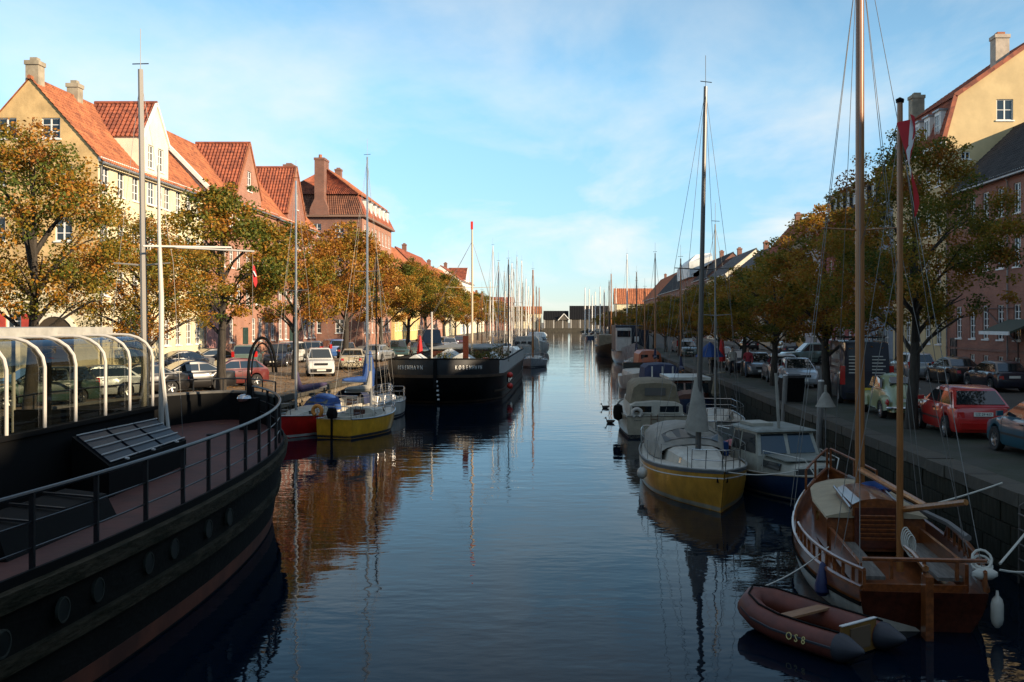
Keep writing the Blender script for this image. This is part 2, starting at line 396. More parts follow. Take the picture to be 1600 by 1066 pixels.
ORANGE = tile_mat('orange_tiles', (.46, .155, .060), (.20, .062, .028))
REDT = tile_mat('red_tiles', (.36, .10, .045), (.13, .035, .02))
DARKT = tile_mat('dark_tiles', (.05, .045, .042), (.018, .017, .018))
BROWNT = tile_mat('brown_tiles', (.22, .085, .045), (.09, .035, .022))
GREYT = tile_mat('grey_slates', (.16, .15, .14), (.07, .065, .062))
GUT = M('zinc_gutter', (.30, .30, .30), .45, .5, var=.3)
class House:
    def __init__(s, side, y0, y1, X, label, group=None, zb=None, name='house'):
        s.side, s.W = side, y1 - y0; s.zb = QZ + .12 if zb is None else zb
        loc = (X, y0, s.zb) if side < 0 else (X, y1, s.zb)
        s.t = thing(name, label, 'house', loc, R(90) if side < 0 else R(-90), group)
        s.near = 0 if side < 0 else s.W
    def z(s, wz): return wz - s.zb
    def u(s, Y, y0=None): return Y
    def front(s, ze, wins, mat, u0=0, u1=None, z0=-.1, **kw):
        u1 = s.W if u1 is None else u1
        w = wall(s.t, (0,0,0), 0, [(u0,z0),(u1,z0),(u1,ze),(u0,ze)], wins, mat, **kw)
        for q in wins: window(s.t, (0,0,0), 0, *q)
        return w
    def end(s, near, D, ze, zr, wins, mat, extra=(), hip=False, pts=None, label=None, frame=None):
        u = s.near if near else s.W - s.near
        left = (u == 0)
        O, rz = ((0, D, 0), R(-90)) if left else ((s.W, 0, 0), R(90))
        outer = pts or [(0,-.1),(D,-.1),(D,ze),(D/2,zr),(0,ze)]
        wall(s.t, O, rz, outer, wins, mat, name='gable_wall', label=label)
        for q in wins: window(s.t, O, rz, *q)
        return O, rz
    def roof(s, ze, zr, D, mat, u0=None, u1=None, over=.35, back=True, pitch=.28, course=.36, ridge=True):
        u0 = -.12 if u0 is None else u0; u1 = s.W + .12 if u1 is None else u1
        sl = (zr-ze)/(D/2); e = ze - over*sl
        MB().tiles((u0,-over,e+.06),(u1,-over,e+.06),(u0,D/2,zr+.06),(u1,D/2,zr+.06), pitch, course).build('roof', mat, s.t)
        if back: MB().add([(u1,D+over,e+.05),(u0,D+over,e+.05),(u0,D/2,zr+.05),(u1,D/2,zr+.05)], [(0,1,2,3)]).build('roof', mat, s.t)
        if ridge: MB().tube([(u0-.02,D/2,zr+.07),(u1+.02,D/2,zr+.07)], .13, 6).build('ridge_tiles', mat, s.t)
        MB().tube([(u0,-over-.05,e-.02),(u1,-over-.05,e-.02)], .075, 6).build('gutter', GUT, s.t)
        # cornice under the eave
        MB().bx(max(u0, .02), min(u1, s.W-.02), -.16, -.003, ze-.32, ze-.04).build('cornice', WHITE, s.t)
    def cross_gable(s, uc, w, zb, za, D, mat, roofm, wins, proud=.12, z0=None, ov=.15):
        """a gabled bay on the facade, its ridge running back to the main ridge"""
        z0 = zb if z0 is None else z0; a, b = uc-w/2, uc+w/2
        wall(s.t, (0,-proud,0), 0, [(a,z0),(b,z0),(b,zb),(uc,za),(a,zb)], wins, mat, name='gable_wall')
        for q in wins: window(s.t, (0,-proud,0), 0, *q)
        sl = (za-zb)/(w/2)
        for sgn in (-1, 1):
            ee = uc + sgn*(w/2+ov); ez = zb - ov*sl + .07
            p = [(ee,-proud-.06,ez),(ee,D/2,ez),(uc,-proud-.06,za+.07),(uc,D/2,za+.07)]
            if sgn > 0: MB().tiles(p[0], p[1], p[2], p[3]).build('roof', roofm, s.t)
            else: MB().tiles(p[1], p[0], p[3], p[2]).build('roof', roofm, s.t)
            MB().beam((uc+sgn*(w/2+ov),-proud-.04,ez-.03),(uc,-proud-.04,za+.04), .14, .18).build('bargeboard', WHITE if mat is not None and 'brick' not in mat.name else TERRA, s.t)
            x = uc + sgn*w/2
            MB().add([(x,-proud,z0),(x,D/2,z0),(x,D/2,zb),(x,-proud,zb)], [(0,1,2,3)]).build('cheek', mat, s.t)
        MB().tube([(uc,-proud-.08,za+.1),(uc,D/2,za+.1)], .12, 6).build('ridge_tiles', roofm, s.t)
    def body(s, D, ze, mat, d0=.3):
        MB().bx(.26, s.W-.26, d0, D-.02, -.1, ze-.05).build('core_wall', mat, s.t)
    def door(s, u, w, h, mat, O=(0,0,0), rz=0, panels=True):
        m = Matrix.Rotation(rz,3,'Z'); p = Vector(O) + m @ Vector((u,0,0))
        mb = MB().bx(-w/2,w/2,-.03,.0,0,h); mb.bx(-w/2-.1,-w/2,-.06,0,0,h+.1); mb.bx(w/2,w/2+.1,-.06,0,0,h+.1); mb.bx(-w/2,w/2,-.06,0,h,h+.1)
        if panels:
            for sx in (-1,1):
                for a,b in ((.08,.45),(.5,.93)): mb.bx(sx*w/4-w*.17, sx*w/4+w*.17, -.05, -.03, h*a, h*b)
        d = mb.build('door', mat, s.t, p, rz)
        MB().sphere((w*.04,-.08,h*.45), .04, 6, 4).build('handle', M('brass', (.5,.36,.12), .3, 1), d)
    def pipe(s, u, ze):
        MB().tube([(u,-.35,ze-.2),(u,-.1,ze-.6),(u,-.1,.1)], .05, 6).build('downpipe', GUT, s.t)
    def dormer(s, u, d0, z0, w, h, depth, mat, roofm, frame=None):
        b = MB()
        b.bx(u-w/2, u+w/2, d0, d0+depth, z0, z0+h).build('dormer', mat, s.t)
        rf = MB().bx(u-w/2-.1, u+w/2+.1, d0-.15, d0+depth, z0+h, z0+h+.12)
        o = rf.build('dormer_roof', roofm, s.t)
        window(s.t, (0,d0,0), 0, u, z0+h/2, w*.72, h*.78, 2, 2, frame, rec=-.03, sill=False)
def rows_of(us, zs, w, h, c=2, r=3): return [(u, z, w, h, c, r) for z in zs for u in us]
CREAM = M('cream_plaster', (.74, .63, .40), .85, var=.16, scale=.8, bump=.15, bscale=6)
CREAMW = M('pale_plaster', (.78, .71, .54), .85, var=.12, scale=.8, bump=.15, bscale=6)
OCHRE = M('ochre_plaster', (.62, .42, .19), .9, var=.32, scale=.55, bump=.3, bscale=5)
YELL = M('yellow_plaster', (.70, .50, .20), .88, var=.18, scale=.6, bump=.15)
RYEL = M('pale_yellow_plaster', (.60, .45, .235), .9, var=.16, scale=.5, bump=.2)
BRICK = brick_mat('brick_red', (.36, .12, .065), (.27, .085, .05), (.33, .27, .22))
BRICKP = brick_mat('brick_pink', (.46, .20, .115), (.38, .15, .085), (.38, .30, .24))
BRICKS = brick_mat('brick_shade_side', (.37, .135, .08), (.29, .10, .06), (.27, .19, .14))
BRICKD = brick_mat('brick_brown', (.27, .10, .06), (.19, .07, .045), (.26, .22, .18))
PINKP = M('pink_plaster', (.40, .16, .105), .85, var=.2, scale=.7, bump=.1)
GREYP = M('chimney_stone', (.33, .28, .2), .9, var=.35, scale=1.5, bump=.3)
GREEN = M('green_door_paint', (.03, .06, .05), .4, var=.3)
REDD = M('red_shutter_paint', (.42, .05, .03), .5, var=.25)
GATE = M('pink_gate_paint', (.40, .20, .18), .6, var=.25)

# --- sunlit side, near to far
XFL = -27.5
# L1 ochre gable end, cream front
h = House(-1, 59.7, 76.9, XFL, 'cream fronted house with ochre gable end and bright orange tiled roof'); Z = h.z; D = 7.9
ze, zr = Z(14.6), Z(19.1)
us = [1.0, 3.1, 5.2, 10.3, 12.3, 14.3, 16.1]
wins = rows_of(us, [11.6, 8.5, 5.5], 1.0, 1.55) + rows_of([3.1, 5.2, 7.5, 10.3, 12.3, 14.3, 16.1], [2.5], 1.0, 1.9, 2, 4)
h.front(ze, wins, CREAM); h.body(D, ze, CREAM)
gw = [(5.15, 14.6-.12, 1.1, 1.2, 2, 3), (2.6, 14.6-.12, 1.1, 1.2, 2, 3), (5.9, 11.9-.12, 1.0, 1.25, 2, 2), (2.0, 11.9-.12, 1.0, 1.25, 2, 2), (5.9, 8.6, 1.0, 1.4), (2.0, 8.6, 1.0, 1.4)]
bell = [(0,5.0),(D,5.0),(D,ze),(D/2,zr),(0,ze)]
O, rz = h.end(True, D, ze, zr, gw, OCHRE, pts=bell)
lw = [(.9, 3.0, .8, 1.3, 2, 3), (3.0, 3.0, .8, 1.3, 2, 3)]
h.end(True, D, ze, zr, lw, CREAM, pts=[(0,-.1),(D,-.1),(D,5.0),(0,5.0)])
for u, v, w, hh, *_ in lw:
    for sx in (-1, 1): MB().bx(u+sx*.72-.26, u+sx*.72+.26, -.06, -.004, v-hh/2, v+hh/2).build('shutter', REDD, h.t, O, rz)
arch = [(-1.1,0),(1.1,0)] + [(1.1*math.cos(math.pi*k/10), 2.4+1.1*math.sin(math.pi*k/10)) for k in range(11)]
MB().prism(arch, -.012, -.004, lambda a, b, d: (a, d, b)).build('archway', M('dark_archway', (.05,.035,.02), .9), h.t, Vector(O) + Matrix.Rotation(rz,3,'Z') @ Vector((5.4,0,0)), rz)
mb = MB()
for k in range(10):
    a0, a1 = math.pi*k/10, math.pi*(k+1)/10
    mb.prism([(1.1*math.cos(a0),2.4+1.1*math.sin(a0)),(1.35*math.cos(a0),2.4+1.35*math.sin(a0)),(1.35*math.cos(a1),2.4+1.35*math.sin(a1)),(1.1*math.cos(a1),2.4+1.1*math.sin(a1))], -.08, -.002, lambda a, b, d: (a, d, b))
mb.build('arch_trim', CREAMW, h.t, Vector(O) + Matrix.Rotation(rz,3,'Z') @ Vector((5.4,0,0)), rz)
h.end(False, D, ze, zr, [], CREAM)
h.roof(ze, zr, D, ORANGE)
h.cross_gable(8.1, 4.1, Z(16.9), Z(19.3), D, CREAMW, REDT, [(7.3, Z(15.7), .9, 1.5, 2, 3), (8.9, Z(15.7), .9, 1.5, 2, 3)], z0=ze-.3)
MB().bx(6.05, 10.15, -.12, -.003, -.1, ze-.3).build('pilaster_wall', CREAMW, h.t) if False else None
chimney(h.t, .55, D/2, zr-.6, Z(20.2), .75, GREYP); chimney(h.t, 5.4, D/2, zr-.5, Z(20.0), .7, GREYP)
h.pipe(.25, ze); h.pipe(17.0, ze)
for u in (7.4, 8.8): window(h.t, (0,0,0), 0, u, 11.6, .9, 1.5, 2, 3, rec=-.03); window(h.t, (0,0,0), 0, u, 8.5, .9, 1.5, 2, 3, rec=-.03)
window(h.t, (0, 1.9, 0), 0, 13.0, 15.1, .7, .6, 1, 1, GUT, rec=-.2, sill=False)
# L2
h = House(-1, 76.9, 96.0, XFL, 'pink brick house with one big tiled cross gable and arched attic window'); Z = h.z; D = 9.0
ze, zr = Z(15.0), Z(19.9)
us = [4.6, 6.4, 8.2, 13.3, 15.2, 17.2]
wins = rows_of(us + [10.7], [11.4, 8.4, 5.5], 1.0, 1.6) + rows_of([6.4, 12.3, 14.2, 16.2, 18.0], [2.5], 1.05, 2.0, 2, 4)
h.front(ze, wins, BRICKP); h.body(D, ze, BRICKP); h.end(True, D, ze, zr, [], CREAMW); h.end(False, D, ze, zr, [], BRICK)
h.roof(ze, zr, D, ORANGE)
h.cross_gable(10.7, 6.5, Z(15.8), Z(20.1), D, BRICKP, REDT, [(10.7, Z(16.9), 1.15, 1.7, 2, 3)], z0=ze-.3)
MB().beam((-.1,-.4,ze+.0),(-.1,D/2,zr+.15), .3, .28).build('parapet', WHITE, h.t)
h.door(2.1, 3.0, 3.9, GATE); h.door(9.9, 1.1, 2.6, GREEN); h.pipe(.3, ze)
# L3
h = House(-1, 96.0, 111.4, XFL, 'red brick house with smaller cross gable beside the side street'); Z = h.z; D = 9.0
ze, zr = Z(14.9), Z(20.0)
wins = rows_of([1.5, 3.4, 5.3, 8.0, 10.6, 12.4, 14.1], [11.3, 8.4, 5.5], 1.0, 1.6) + rows_of([1.5, 3.4, 7.0, 10.6, 12.4, 14.1], [2.5], 1.05, 2.0, 2, 4)
h.front(ze, wins, BRICK); h.body(D, ze, BRICK); h.end(True, D, ze, zr, [], BRICK); h.end(False, D, ze, zr, [], BRICK)
h.roof(ze, zr, D, ORANGE)
h.cross_gable(6.7, 6.5, Z(15.6), Z(20.3), D, BRICK, REDT, [(6.7, Z(17.0), 1.1, 1.7, 2, 3)], z0=ze-.3)
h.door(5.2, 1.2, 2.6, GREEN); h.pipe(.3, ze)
# low house across the side street
h = House(-1, 113.5, 133.0, -34.0, 'low grey house set back in the side street behind trees'); D = 8
h.front(5.5, rows_of(spread(.5, 19, 7), [3.0], 1.0, 1.7), M('grey_plaster', (.36, .35, .32), .9, var=.2)); h.body(D, 5.5, BRICKD); h.end(True, D, 5.5, 9.5, [], BRICKD); h.end(False, D, 5.5, 9.5, [], BRICKD); h.roof(5.5, 9.5, D, REDT)
# L4 tall mansard building
h = House(-1, 135.8, 158.0, XFL, 'tall brick corner building with mansard roof, hipped top and big chimney', name='apartment_building'); Z = h.z; D = 12.0; W = h.W
ze, zm, zr = Z(19.1), Z(22.0), Z(26.0)
zs = [2.6, 5.9, 9.1, 12.2, 15.3]
h.front(ze, rows_of(spread(.6, W-.6, 8), zs, 1.15, 1.9), BRICKP)
h.end(True, D, ze, zr, rows_of([3.0, 6.0, 9.0], zs, 1.1, 1.8), BRICKD, pts=[(0,-.1),(D,-.1),(D,ze),(0,ze)])
h.body(D, ze, BRICKD)
b1, b2 = .35, -1.3    # eave overhang, mansard set-in
def ring(o, z): return [(-o,-o,z),(W+o,-o,z),(W+o,D+o,z),(-o,D+o,z)]
lo, hi = ring(b1, ze), ring(b2+.35, zm)
for i in range(4):
    j = (i+1) % 4
    MB().tiles(lo[i], lo[j], hi[i], hi[j], .3, .36).build('mansard_roof', REDT if i != 3 else BROWNT, h.t)
MB().bx(-.5, W+.5, -.5, D+.5, ze-.3, ze-.04).build('cornice', M('brown_cornice', (.22,.13,.09), .7), h.t)
e2 = ring(b2+.75, zm-.1); a, b = (5.2, D/2, zr), (W-5.2, D/2, zr)
MB().tiles(e2[0], e2[1], a, b, .3, .36).build('roof', ORANGE, h.t); MB().tiles(e2[2], e2[3], b, a, .3, .36).build('roof', ORANGE, h.t)
MB().tiles(e2[3], e2[0], a, a, .3, .36).build('roof', REDT, h.t); MB().tiles(e2[1], e2[2], b, b, .3, .36).build('roof', REDT, h.t)
MB().tube([e2[0], a, b, e2[1]], .14, 6).build('ridge_tiles', ORANGE, h.t)
for u in spread(1.8, W-1.8, 6): h.dormer(u, -.05, ze+.35, 1.3, 1.9, 1.6, WHITE, GUT)
mb = MB().loft([[(-.55,a,Z(z)),(.9,a,Z(z)),(.9,b,Z(z)),(-.55,b,Z(z))] for a,b,z in ((4.3,6.9,19.0),(4.4,6.8,19.9),(4.95,6.2,21.2),(4.95,6.2,26.3))], smooth=False)
c = mb.bx(-.62, .97, 4.87, 6.28, Z(26.3), Z(26.6)).build('chimney', BRICKD, h.t); MB().lathe([(.25,0),(.22,.5),(.1,.5)], 8, (.2,5.6,Z(26.6))).build('chimney_pot', TERRA, c)
chimney(h.t, 5.6, D/2+.3, zr-.5, Z(27.2), .9, BRICKD); chimney(h.t, 14, D/2+.3, zr-.5, Z(27.2), .9, BRICKD); chimney(h.t, 2.0, 10.2, zm, Z(26.0), 1.3, BRICKD)
# the far row on the sunny side
def plain(side, y0, y1, X, ze, zr, D, wm, rm, label, nrow, sp=2.4, wh=(1.05,1.6), gable=None, nearw=(), coarse=True, name='house', doors=1, gap_ends=True, chim=True):
    h = House(side, y0, y1, X, label, name=name); ze, zr = h.z(ze), h.z(zr); n = max(2, int(h.W/sp)); us = spread(.4, h.W-.4, n)
    step = (ze-1.0)/nrow; zs = [step*(i+.62)+.3 for i in range(nrow)]
    h.front(ze, rows_of(us, zs, wh[0], wh[1]), wm); h.body(D, ze, wm); h.end(True, D, ze, zr, list(nearw), wm); h.end(False, D, ze, zr, [], wm)
    h.roof(ze, zr, D, rm, pitch=.4 if coarse else .28, course=.5 if coarse else .36)
    if gable: h.cross_gable(h.W/2, gable, ze+.6, zr+.2, D, wm, rm, [(h.W/2, ze+.4, 1.1, 1.6, 2, 3)], z0=ze-.3)
    if chim: chimney(h.t, h.W*.3, D/2, zr-.5, zr+1.3, .8, BRICKD)
    if doors: h.door(us[n//2]+sp/2, 1.2, 2.5, GREEN)
    return h
plain(-1, 160.5, 188, XFL, 13.6, 18.2, 9, YELL, ORANGE, 'yellow house half hidden by trees past the tall brick building', 3)
plain(-1, 188, 222, XFL, 14.2, 18.6, 9, BRICKP, REDT, 'brick house behind the far trees on the sunny bank', 3)
plain(-1, 222, 258, XFL, 13.2, 17.6, 9, CREAM, ORANGE, 'cream house low behind the far trees on the sunny bank', 3)
h = plain(-1, 258, 292, XFL, 15.5, 19.0, 10, M('white_plaster', (.80,.76,.68), .8, var=.1), REDT, 'white house with pointed gable above the far trees', 3, gable=9.5)
plain(-1, 292, 330, XFL, 12.0, 15.5, 9, CREAMW, ORANGE, 'pale house with low orange roof near the far masts', 3)
plain(-1, 345, 385, XFL, 10.5, 14.5, 10, BRICK, REDT, 'distant red brick warehouse behind the masts', 3, sp=4)
plain(-1, 385, 490, XFL, 8.6, 11.0, 10, CREAM, ORANGE, 'long low cream building at the far end of the sunny bank', 2, sp=5, chim=False)
# --- shaded side
XFR = 26.0
# R1 pink brick, dark roof
h = House(1, 45.0, 70.66, XFR, 'pink brick house with black roof in the shade, at the picture edge'); Z = h.z; D = 9.4; W = h.W
ze, zr = Z(13.8), Z(18.2)
us = [W-(y-45.0) for y in (68.4, 66.1, 64.0, 61.8, 59.5, 57.2, 54.8, 52.4, 50, 47.6)]
low = [(u, 3.15, .95, 2.1, 2, 5) for u in us]; bas = [(u, .72, .8, .75, 2, 2) for u in us[1:]]
wins = low + bas + rows_of(us, [7.3], .95, 1.8, 2, 4) + rows_of(us, [10.4], .95, 1.75, 2, 4)
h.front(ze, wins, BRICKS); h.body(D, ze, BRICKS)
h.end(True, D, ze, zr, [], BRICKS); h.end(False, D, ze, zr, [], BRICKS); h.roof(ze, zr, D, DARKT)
MB().bx(0, W, -.06, -.003, 1.35, 1.5).build('plinth_band', BRICKD, h.t)
h.door(us[0]-.9, .95, 2.0, M('black_door_paint', (.015,.015,.018), .4)); h.pipe(us[4]-1.1, ze); h.pipe(.3, ze)
br = MB().tube([(us[2], -.06, 4.0), (us[4]+.3, -.08, 1.9), (us[4]+.3, -.08, .1)], .045, 6).tube([(us[1]-.2,-.1,4.0),(us[4]-.2,-.1,4.0)], .035, 6); br.build('pipework', M('dark_pipe', (.10,.05,.04), .6), h.t)
aw = MB().loft([[(us[5]-3.4,-1.7,2.5),(us[5]+.6,-1.7,2.5),(us[5]+.6,-1.7,2.62),(us[5]-3.4,-1.7,2.62)],[(us[5]-3.4,-.02,3.2),(us[5]+.6,-.02,3.2),(us[5]+.6,-.02,3.32),(us[5]-3.4,-.02,3.32)]], smooth=False)
aw.build('awning', M('dark_green_awning', (.05,.06,.04), .7), h.t); MB().bx(us[5]-3.44, us[5]+.64, -1.78, -1.7, 2.44, 2.64).build('awning_trim', WHITE, h.t)
# R2 yellow gambrel gable
h = House(1, 70.7, 82.3, XFR, 'pale yellow gabled house rising behind the black roof'); Z = h.z; W = h.W; D = 18.0
ze, zb, zr = Z(17.4), Z(20.5), Z(26.3)
prof = [(0,-.1),(D,-.1),(D,ze),(D-.75,zb),(D/2,zr),(.75,zb),(0,ze)]
O, rz = ((W,0,0), R(90)); gw = [(4.05, Z(19.4)+.15, 1.15, 1.45, 2, 2), (1.35, Z(16.4), .62, .5, 2, 1)]
wall(h.t, O, rz, prof, gw, RYEL, name='gable_wall')
for q in gw: window(h.t, O, rz, *q)
wall(h.t, (0,D,0), R(-90), prof, [], RYEL, name='gable_wall')
us = spread(.4, W-.4, 5)
h.front(ze, rows_of(us, [13.6, 10.2, 6.8], 1.05, 1.7) + rows_of(us[1:], [2.6], 1.1, 2.0, 2, 4), RYEL); h.body(D, ze, RYEL)
MB().tiles((-.15,-.3,ze+.05),(W+.15,-.3,ze+.05),(-.15,.70,zb),(W+.15,.70,zb)).build('mansard_roof', REDT, h.t)
MB().tiles((-.15,.55,zb-.05),(W+.15,.55,zb-.05),(-.15,D/2,zr+.06),(W+.15,D/2,zr+.06)).build('roof', REDT, h.t)
MB().add([(W+.15,D+.3,ze),(-.15,D+.3,ze),(-.15,D/2,zr+.05),(W+.15,D/2,zr+.05)], [(0,1,2,3)]).build('roof', REDT, h.t)
MB().beam((W+.18,.55,zb),(W+.18,D/2,zr+.12), .12, .3).beam((W+.18,-.25,ze),(W+.18,.6,zb), .12, .3).build('verge_tiles', REDT, h.t)
MB().bx(-.05, W+.05, -.28, -.003, ze-.3, ze-.02).build('cornice', WHITE, h.t)
for u in us: h.dormer(u, -.06, ze+.3, 1.15, 2.0, 1.4, WHITE, GUT)
chimney(h.t, W-.6, 3.95, zb+1.5, Z(24.8), .95, M('pale_chimney', (.46,.38,.30), .9, var=.2), TERRA); chimney(h.t, 2.0, 1.2, zb-.5, Z(22.6), .95, GREYP)
h.door(us[0], 1.5, 3.2, M('blue_door_paint', (.05,.06,.07), .4), panels=True)
BLUEG = M('blue_grey_plaster', (.20, .23, .26), .85, var=.2)
LILAC = M('lilac_plaster', (.42, .38, .38), .85, var=.15)
DRED = M('dark_red_plaster', (.26, .06, .05), .85, var=.2)
BEIGE = M('beige_plaster', (.44, .34, .22), .88, var=.2)
ORP = M('orange_plaster', (.66, .36, .12), .88, var=.15)
h = plain(1, 82.3, 93.5, XFR, 14.9, 18.6, 10, BLUEG, DARKT, 'blue grey house with black roof dormers behind the trees', 4, sp=2.3)
for u in spread(.5, h.W-.5, 4): h.dormer(u, .5, h.z(15.3), 1.2, 2.0, 1.8, DARKT, DARKT)
chimney(h.t, h.W-1, 2.2, h.z(16.5), h.z(21.5), .85, GREYP)
h = plain(1, 93.5, 106, XFR, 15.2, 18.8, 10, DRED, DARKT, 'dark red house with black dormers behind the parked van', 4, sp=2.4)
for u in spread(.5, h.W-.5, 5): h.dormer(u, .5, h.z(15.6), 1.2, 2.0, 1.8, DARKT, DARKT)
plain(1, 106, 113, XFR, 13.4, 17.2, 9, LILAC, REDT, 'narrow lilac grey house between dark red and orange fronts', 3, sp=2.2)
plain(1, 117.5, 124, XFR+1.5, 13.2, 17.4, 9, ORP, REDT, 'orange house standing beyond a gap in the shaded row', 3, sp=2.1)
plain(1, 124, 142, XFR, 13.0, 18.0, 9, BEIGE, REDT, 'beige house with steep red roof and mansard gable by the trees', 3)
plain(1, 142, 166, XFR, 12.4, 16.0, 9, BRICKD, GREYT, 'brown brick house on the shaded bank far behind the trees', 3)
plain(1, 170, 194, XFR, 13.0, 17.0, 10, CREAMW, GREYT, 'pale house with grey slate roof far along the shaded bank', 3)
plain(1, 194, 215, XFR, 13.5, 18.0, 10, BRICKD, DARKT, 'dark brick house with black roof next to the scaffolded one', 3)
h = plain(1, 215, 240, XFR, 15.0, 18.0, 10, BRICK, REDT, 'brick house wrapped in white scaffold sheeting at roof level', 4)
mb = MB().loft([[(0,-.8,12.6),(h.W,-.8,12.6),(h.W,4,12.8),(0,4,12.8)],[(0,-.8,15.4),(h.W,-.9,15.7),(h.W,4,17.0),(0,4,16.5)],[(1,.6,16.8),(h.W-1,.6,17.3),(h.W-2,4,17.8),(1,4,17.5)]], smooth=False); mb.build('scaffold_sheeting', M('white_sheeting', (.62,.64,.62), .6, var=.25, scale=.5), h.t)
plain(1, 240, 300, XFR, 13.0, 18.5, 10, BRICKD, DARKT, 'long dark building with black roof far on the shaded bank', 3, sp=4)
plain(1, 300, 360, XFR, 12.5, 19.5, 12, BRICK, ORANGE, 'distant building with bright orange roof peak, shaded bank', 3, sp=5)
# unseen houses added along the street, heights set by the shade they cast
plain(1, 22.0, 45.0, XFR, 12.6, 16.6, 9, BRICKP, DARKT, 'brick house along the shaded street, nearer than the frame', 3)
plain(1, -6.0, 22.0, XFR, 14.6, 18.7, 9, YELL, DARKT, 'unseen yellow warehouse added for shade along the street, nearer than the frame', 5)
plain(1, -60.0, -6.0, XFR, 14.0, 18.5, 10, BRICKP, REDT, 'unseen long brick house added for shade along the street, behind the camera', 3, sp=4)
# --- the end of the canal
def cross_house(name, label, x0, x1, Y, ze, zr, D, wm, rm, nw=0, half=True):
    t = thing(name, label, 'house' if name != 'boathouse' else 'shed', (x0, Y, QZ)); W = x1-x0; ze -= QZ; zr -= QZ
    MB().bx(0, W, 0, D, -.5, ze).build('wall', wm, t)
    MB().tiles((-.3,-.4,ze-.1),(W+.3,-.4,ze-.1),(-.3,D/2,zr),(W+.3,D/2,zr), .8, .9, .06).build('roof', rm, t)
    MB().add([(W+.3,D+.4,ze-.1),(-.3,D+.4,ze-.1),(-.3,D/2,zr),(W+.3,D/2,zr)], [(0,1,2,3)]).build('roof', rm, t)
    for u in (0, W): MB().add([(u,0,ze),(u,D,ze),(u,D/2,zr)], [(0,1,2)]).build('gable_wall', wm, t)
    for u in spread(.5, W-.5, nw) if nw else (): window(t, (0,0,0), 0, u, ze*.6, 1.4, 2.0, 2, 3, rec=-.04, sill=False)
    return t, W, ze, zr
WEATH = M('weathered_boards', (.11, .095, .075), .9, var=.3, scale=.4, streak=(8,8,.4))
for nm, x0, x1, ze_, zr_, g in (('boathouse', -12.6, -.8, 6.0, 10.3, 'smaller black roofed boat shed closing the view down the canal'), ('boathouse', .2, 19.5, 6.2, 12.8, 'larger black roofed boat shed closing the view down the canal')):
    t, W, ze, zr = cross_house(nm, g, x0, x1, 497, ze_, zr_, 16, WEATH, M('tarred_roof', (.012,.012,.013), .9, spec=.1))
    for k in range(int(W/1.1)): MB().bx(.4+k*1.1, .62+k*1.1, -.12, -.003, 0, ze-.1).build('post', WHITE if k % 4 == 0 else WEATH, t)
    gx0 = W*.84
    MB().add([(gx0-2.6,-.6,ze-.2),(gx0+2.6,-.6,ze-.2),(gx0,-.6,ze+2.6),(gx0-2.6,6,ze-.2),(gx0+2.6,6,ze-.2),(gx0,6,ze+2.6)], [(0,1,2),(0,2,5,3),(2,1,4,5)]).build('dormer_gable', WEATH, t)
    for sx in (-1,1): MB().beam((gx0+sx*2.9,-.7,ze-.4),(gx0,-.7,ze+2.8), .4, .35).build('bargeboard', WHITE, t)
t, W, ze, zr = cross_house('house', 'house with wide orange tiled roof at the canal bend', 18.6, 36, 420, 12.3, 18.8, 12, CREAM, ORANGE, 7)
cross_house('house', 'low distant cream house left of the black sheds', -32, -14, 500, 9.0, 12.5, 10, CREAM, ORANGE, 6)
t, W, ze, zr = cross_house('house', 'red brick block with flat dark upper windows beyond the masts', -33, -21, 380, 12.2, 14.2, 10, BRICK, REDT, 5)
# ------------------------------------------------------------------ trees
def leaf_mat(name, cols, tr=.35):
    m = bpy.data.materials.new(name); m.use_nodes = True; t = m.node_tree; b = t.nodes['Principled BSDF']; out = t.nodes['Material Output']
    at = N(t, 'ShaderNodeAttribute'); at.attribute_name = 'tint'
    rr = N(t, 'ShaderNodeValToRGB'); e = rr.color_ramp.elements
    while len(e) < len(cols): e.new(.5)
    for i, (p, c) in enumerate(cols): e[i].position = p; e[i].color = (*c, 1)
    t.links.new(at.outputs['Fac'], rr.inputs[0]); t.links.new(rr.outputs[0], b.inputs['Base Color']); b.inputs['Roughness'].default_value = .55
    b.inputs['Specular IOR Level'].default_value = .25
    tl = N(t, 'ShaderNodeBsdfTranslucent'); t.links.new(rr.outputs[0], tl.inputs['Color']); ms = N(t, 'ShaderNodeMixShader'); ms.inputs[0].default_value = tr
    t.links.new(b.outputs[0], ms.inputs[1]); t.links.new(tl.outputs[0], ms.inputs[2]); t.links.new(ms.outputs[0], out.inputs['Surface'])
    return m
LEAF_GOLD = leaf_mat('golden_leaves', [(0, (.07,.105,.016)), (.30, (.15,.145,.020)), (.55, (.35,.20,.024)), (.8, (.42,.17,.022)), (1, (.24,.09,.020))], .30)
LEAF_DULL = leaf_mat('autumn_leaves', [(0, (.065,.085,.016)), (.35, (.17,.155,.022)), (.6, (.31,.20,.024)), (.85, (.40,.16,.022)), (1, (.24,.09,.018))], .48)
BARK = M('bark', (.045, .036, .027), .9, var=.4, scale=3, bump=.8, bscale=14, streak=(3,3,.7))
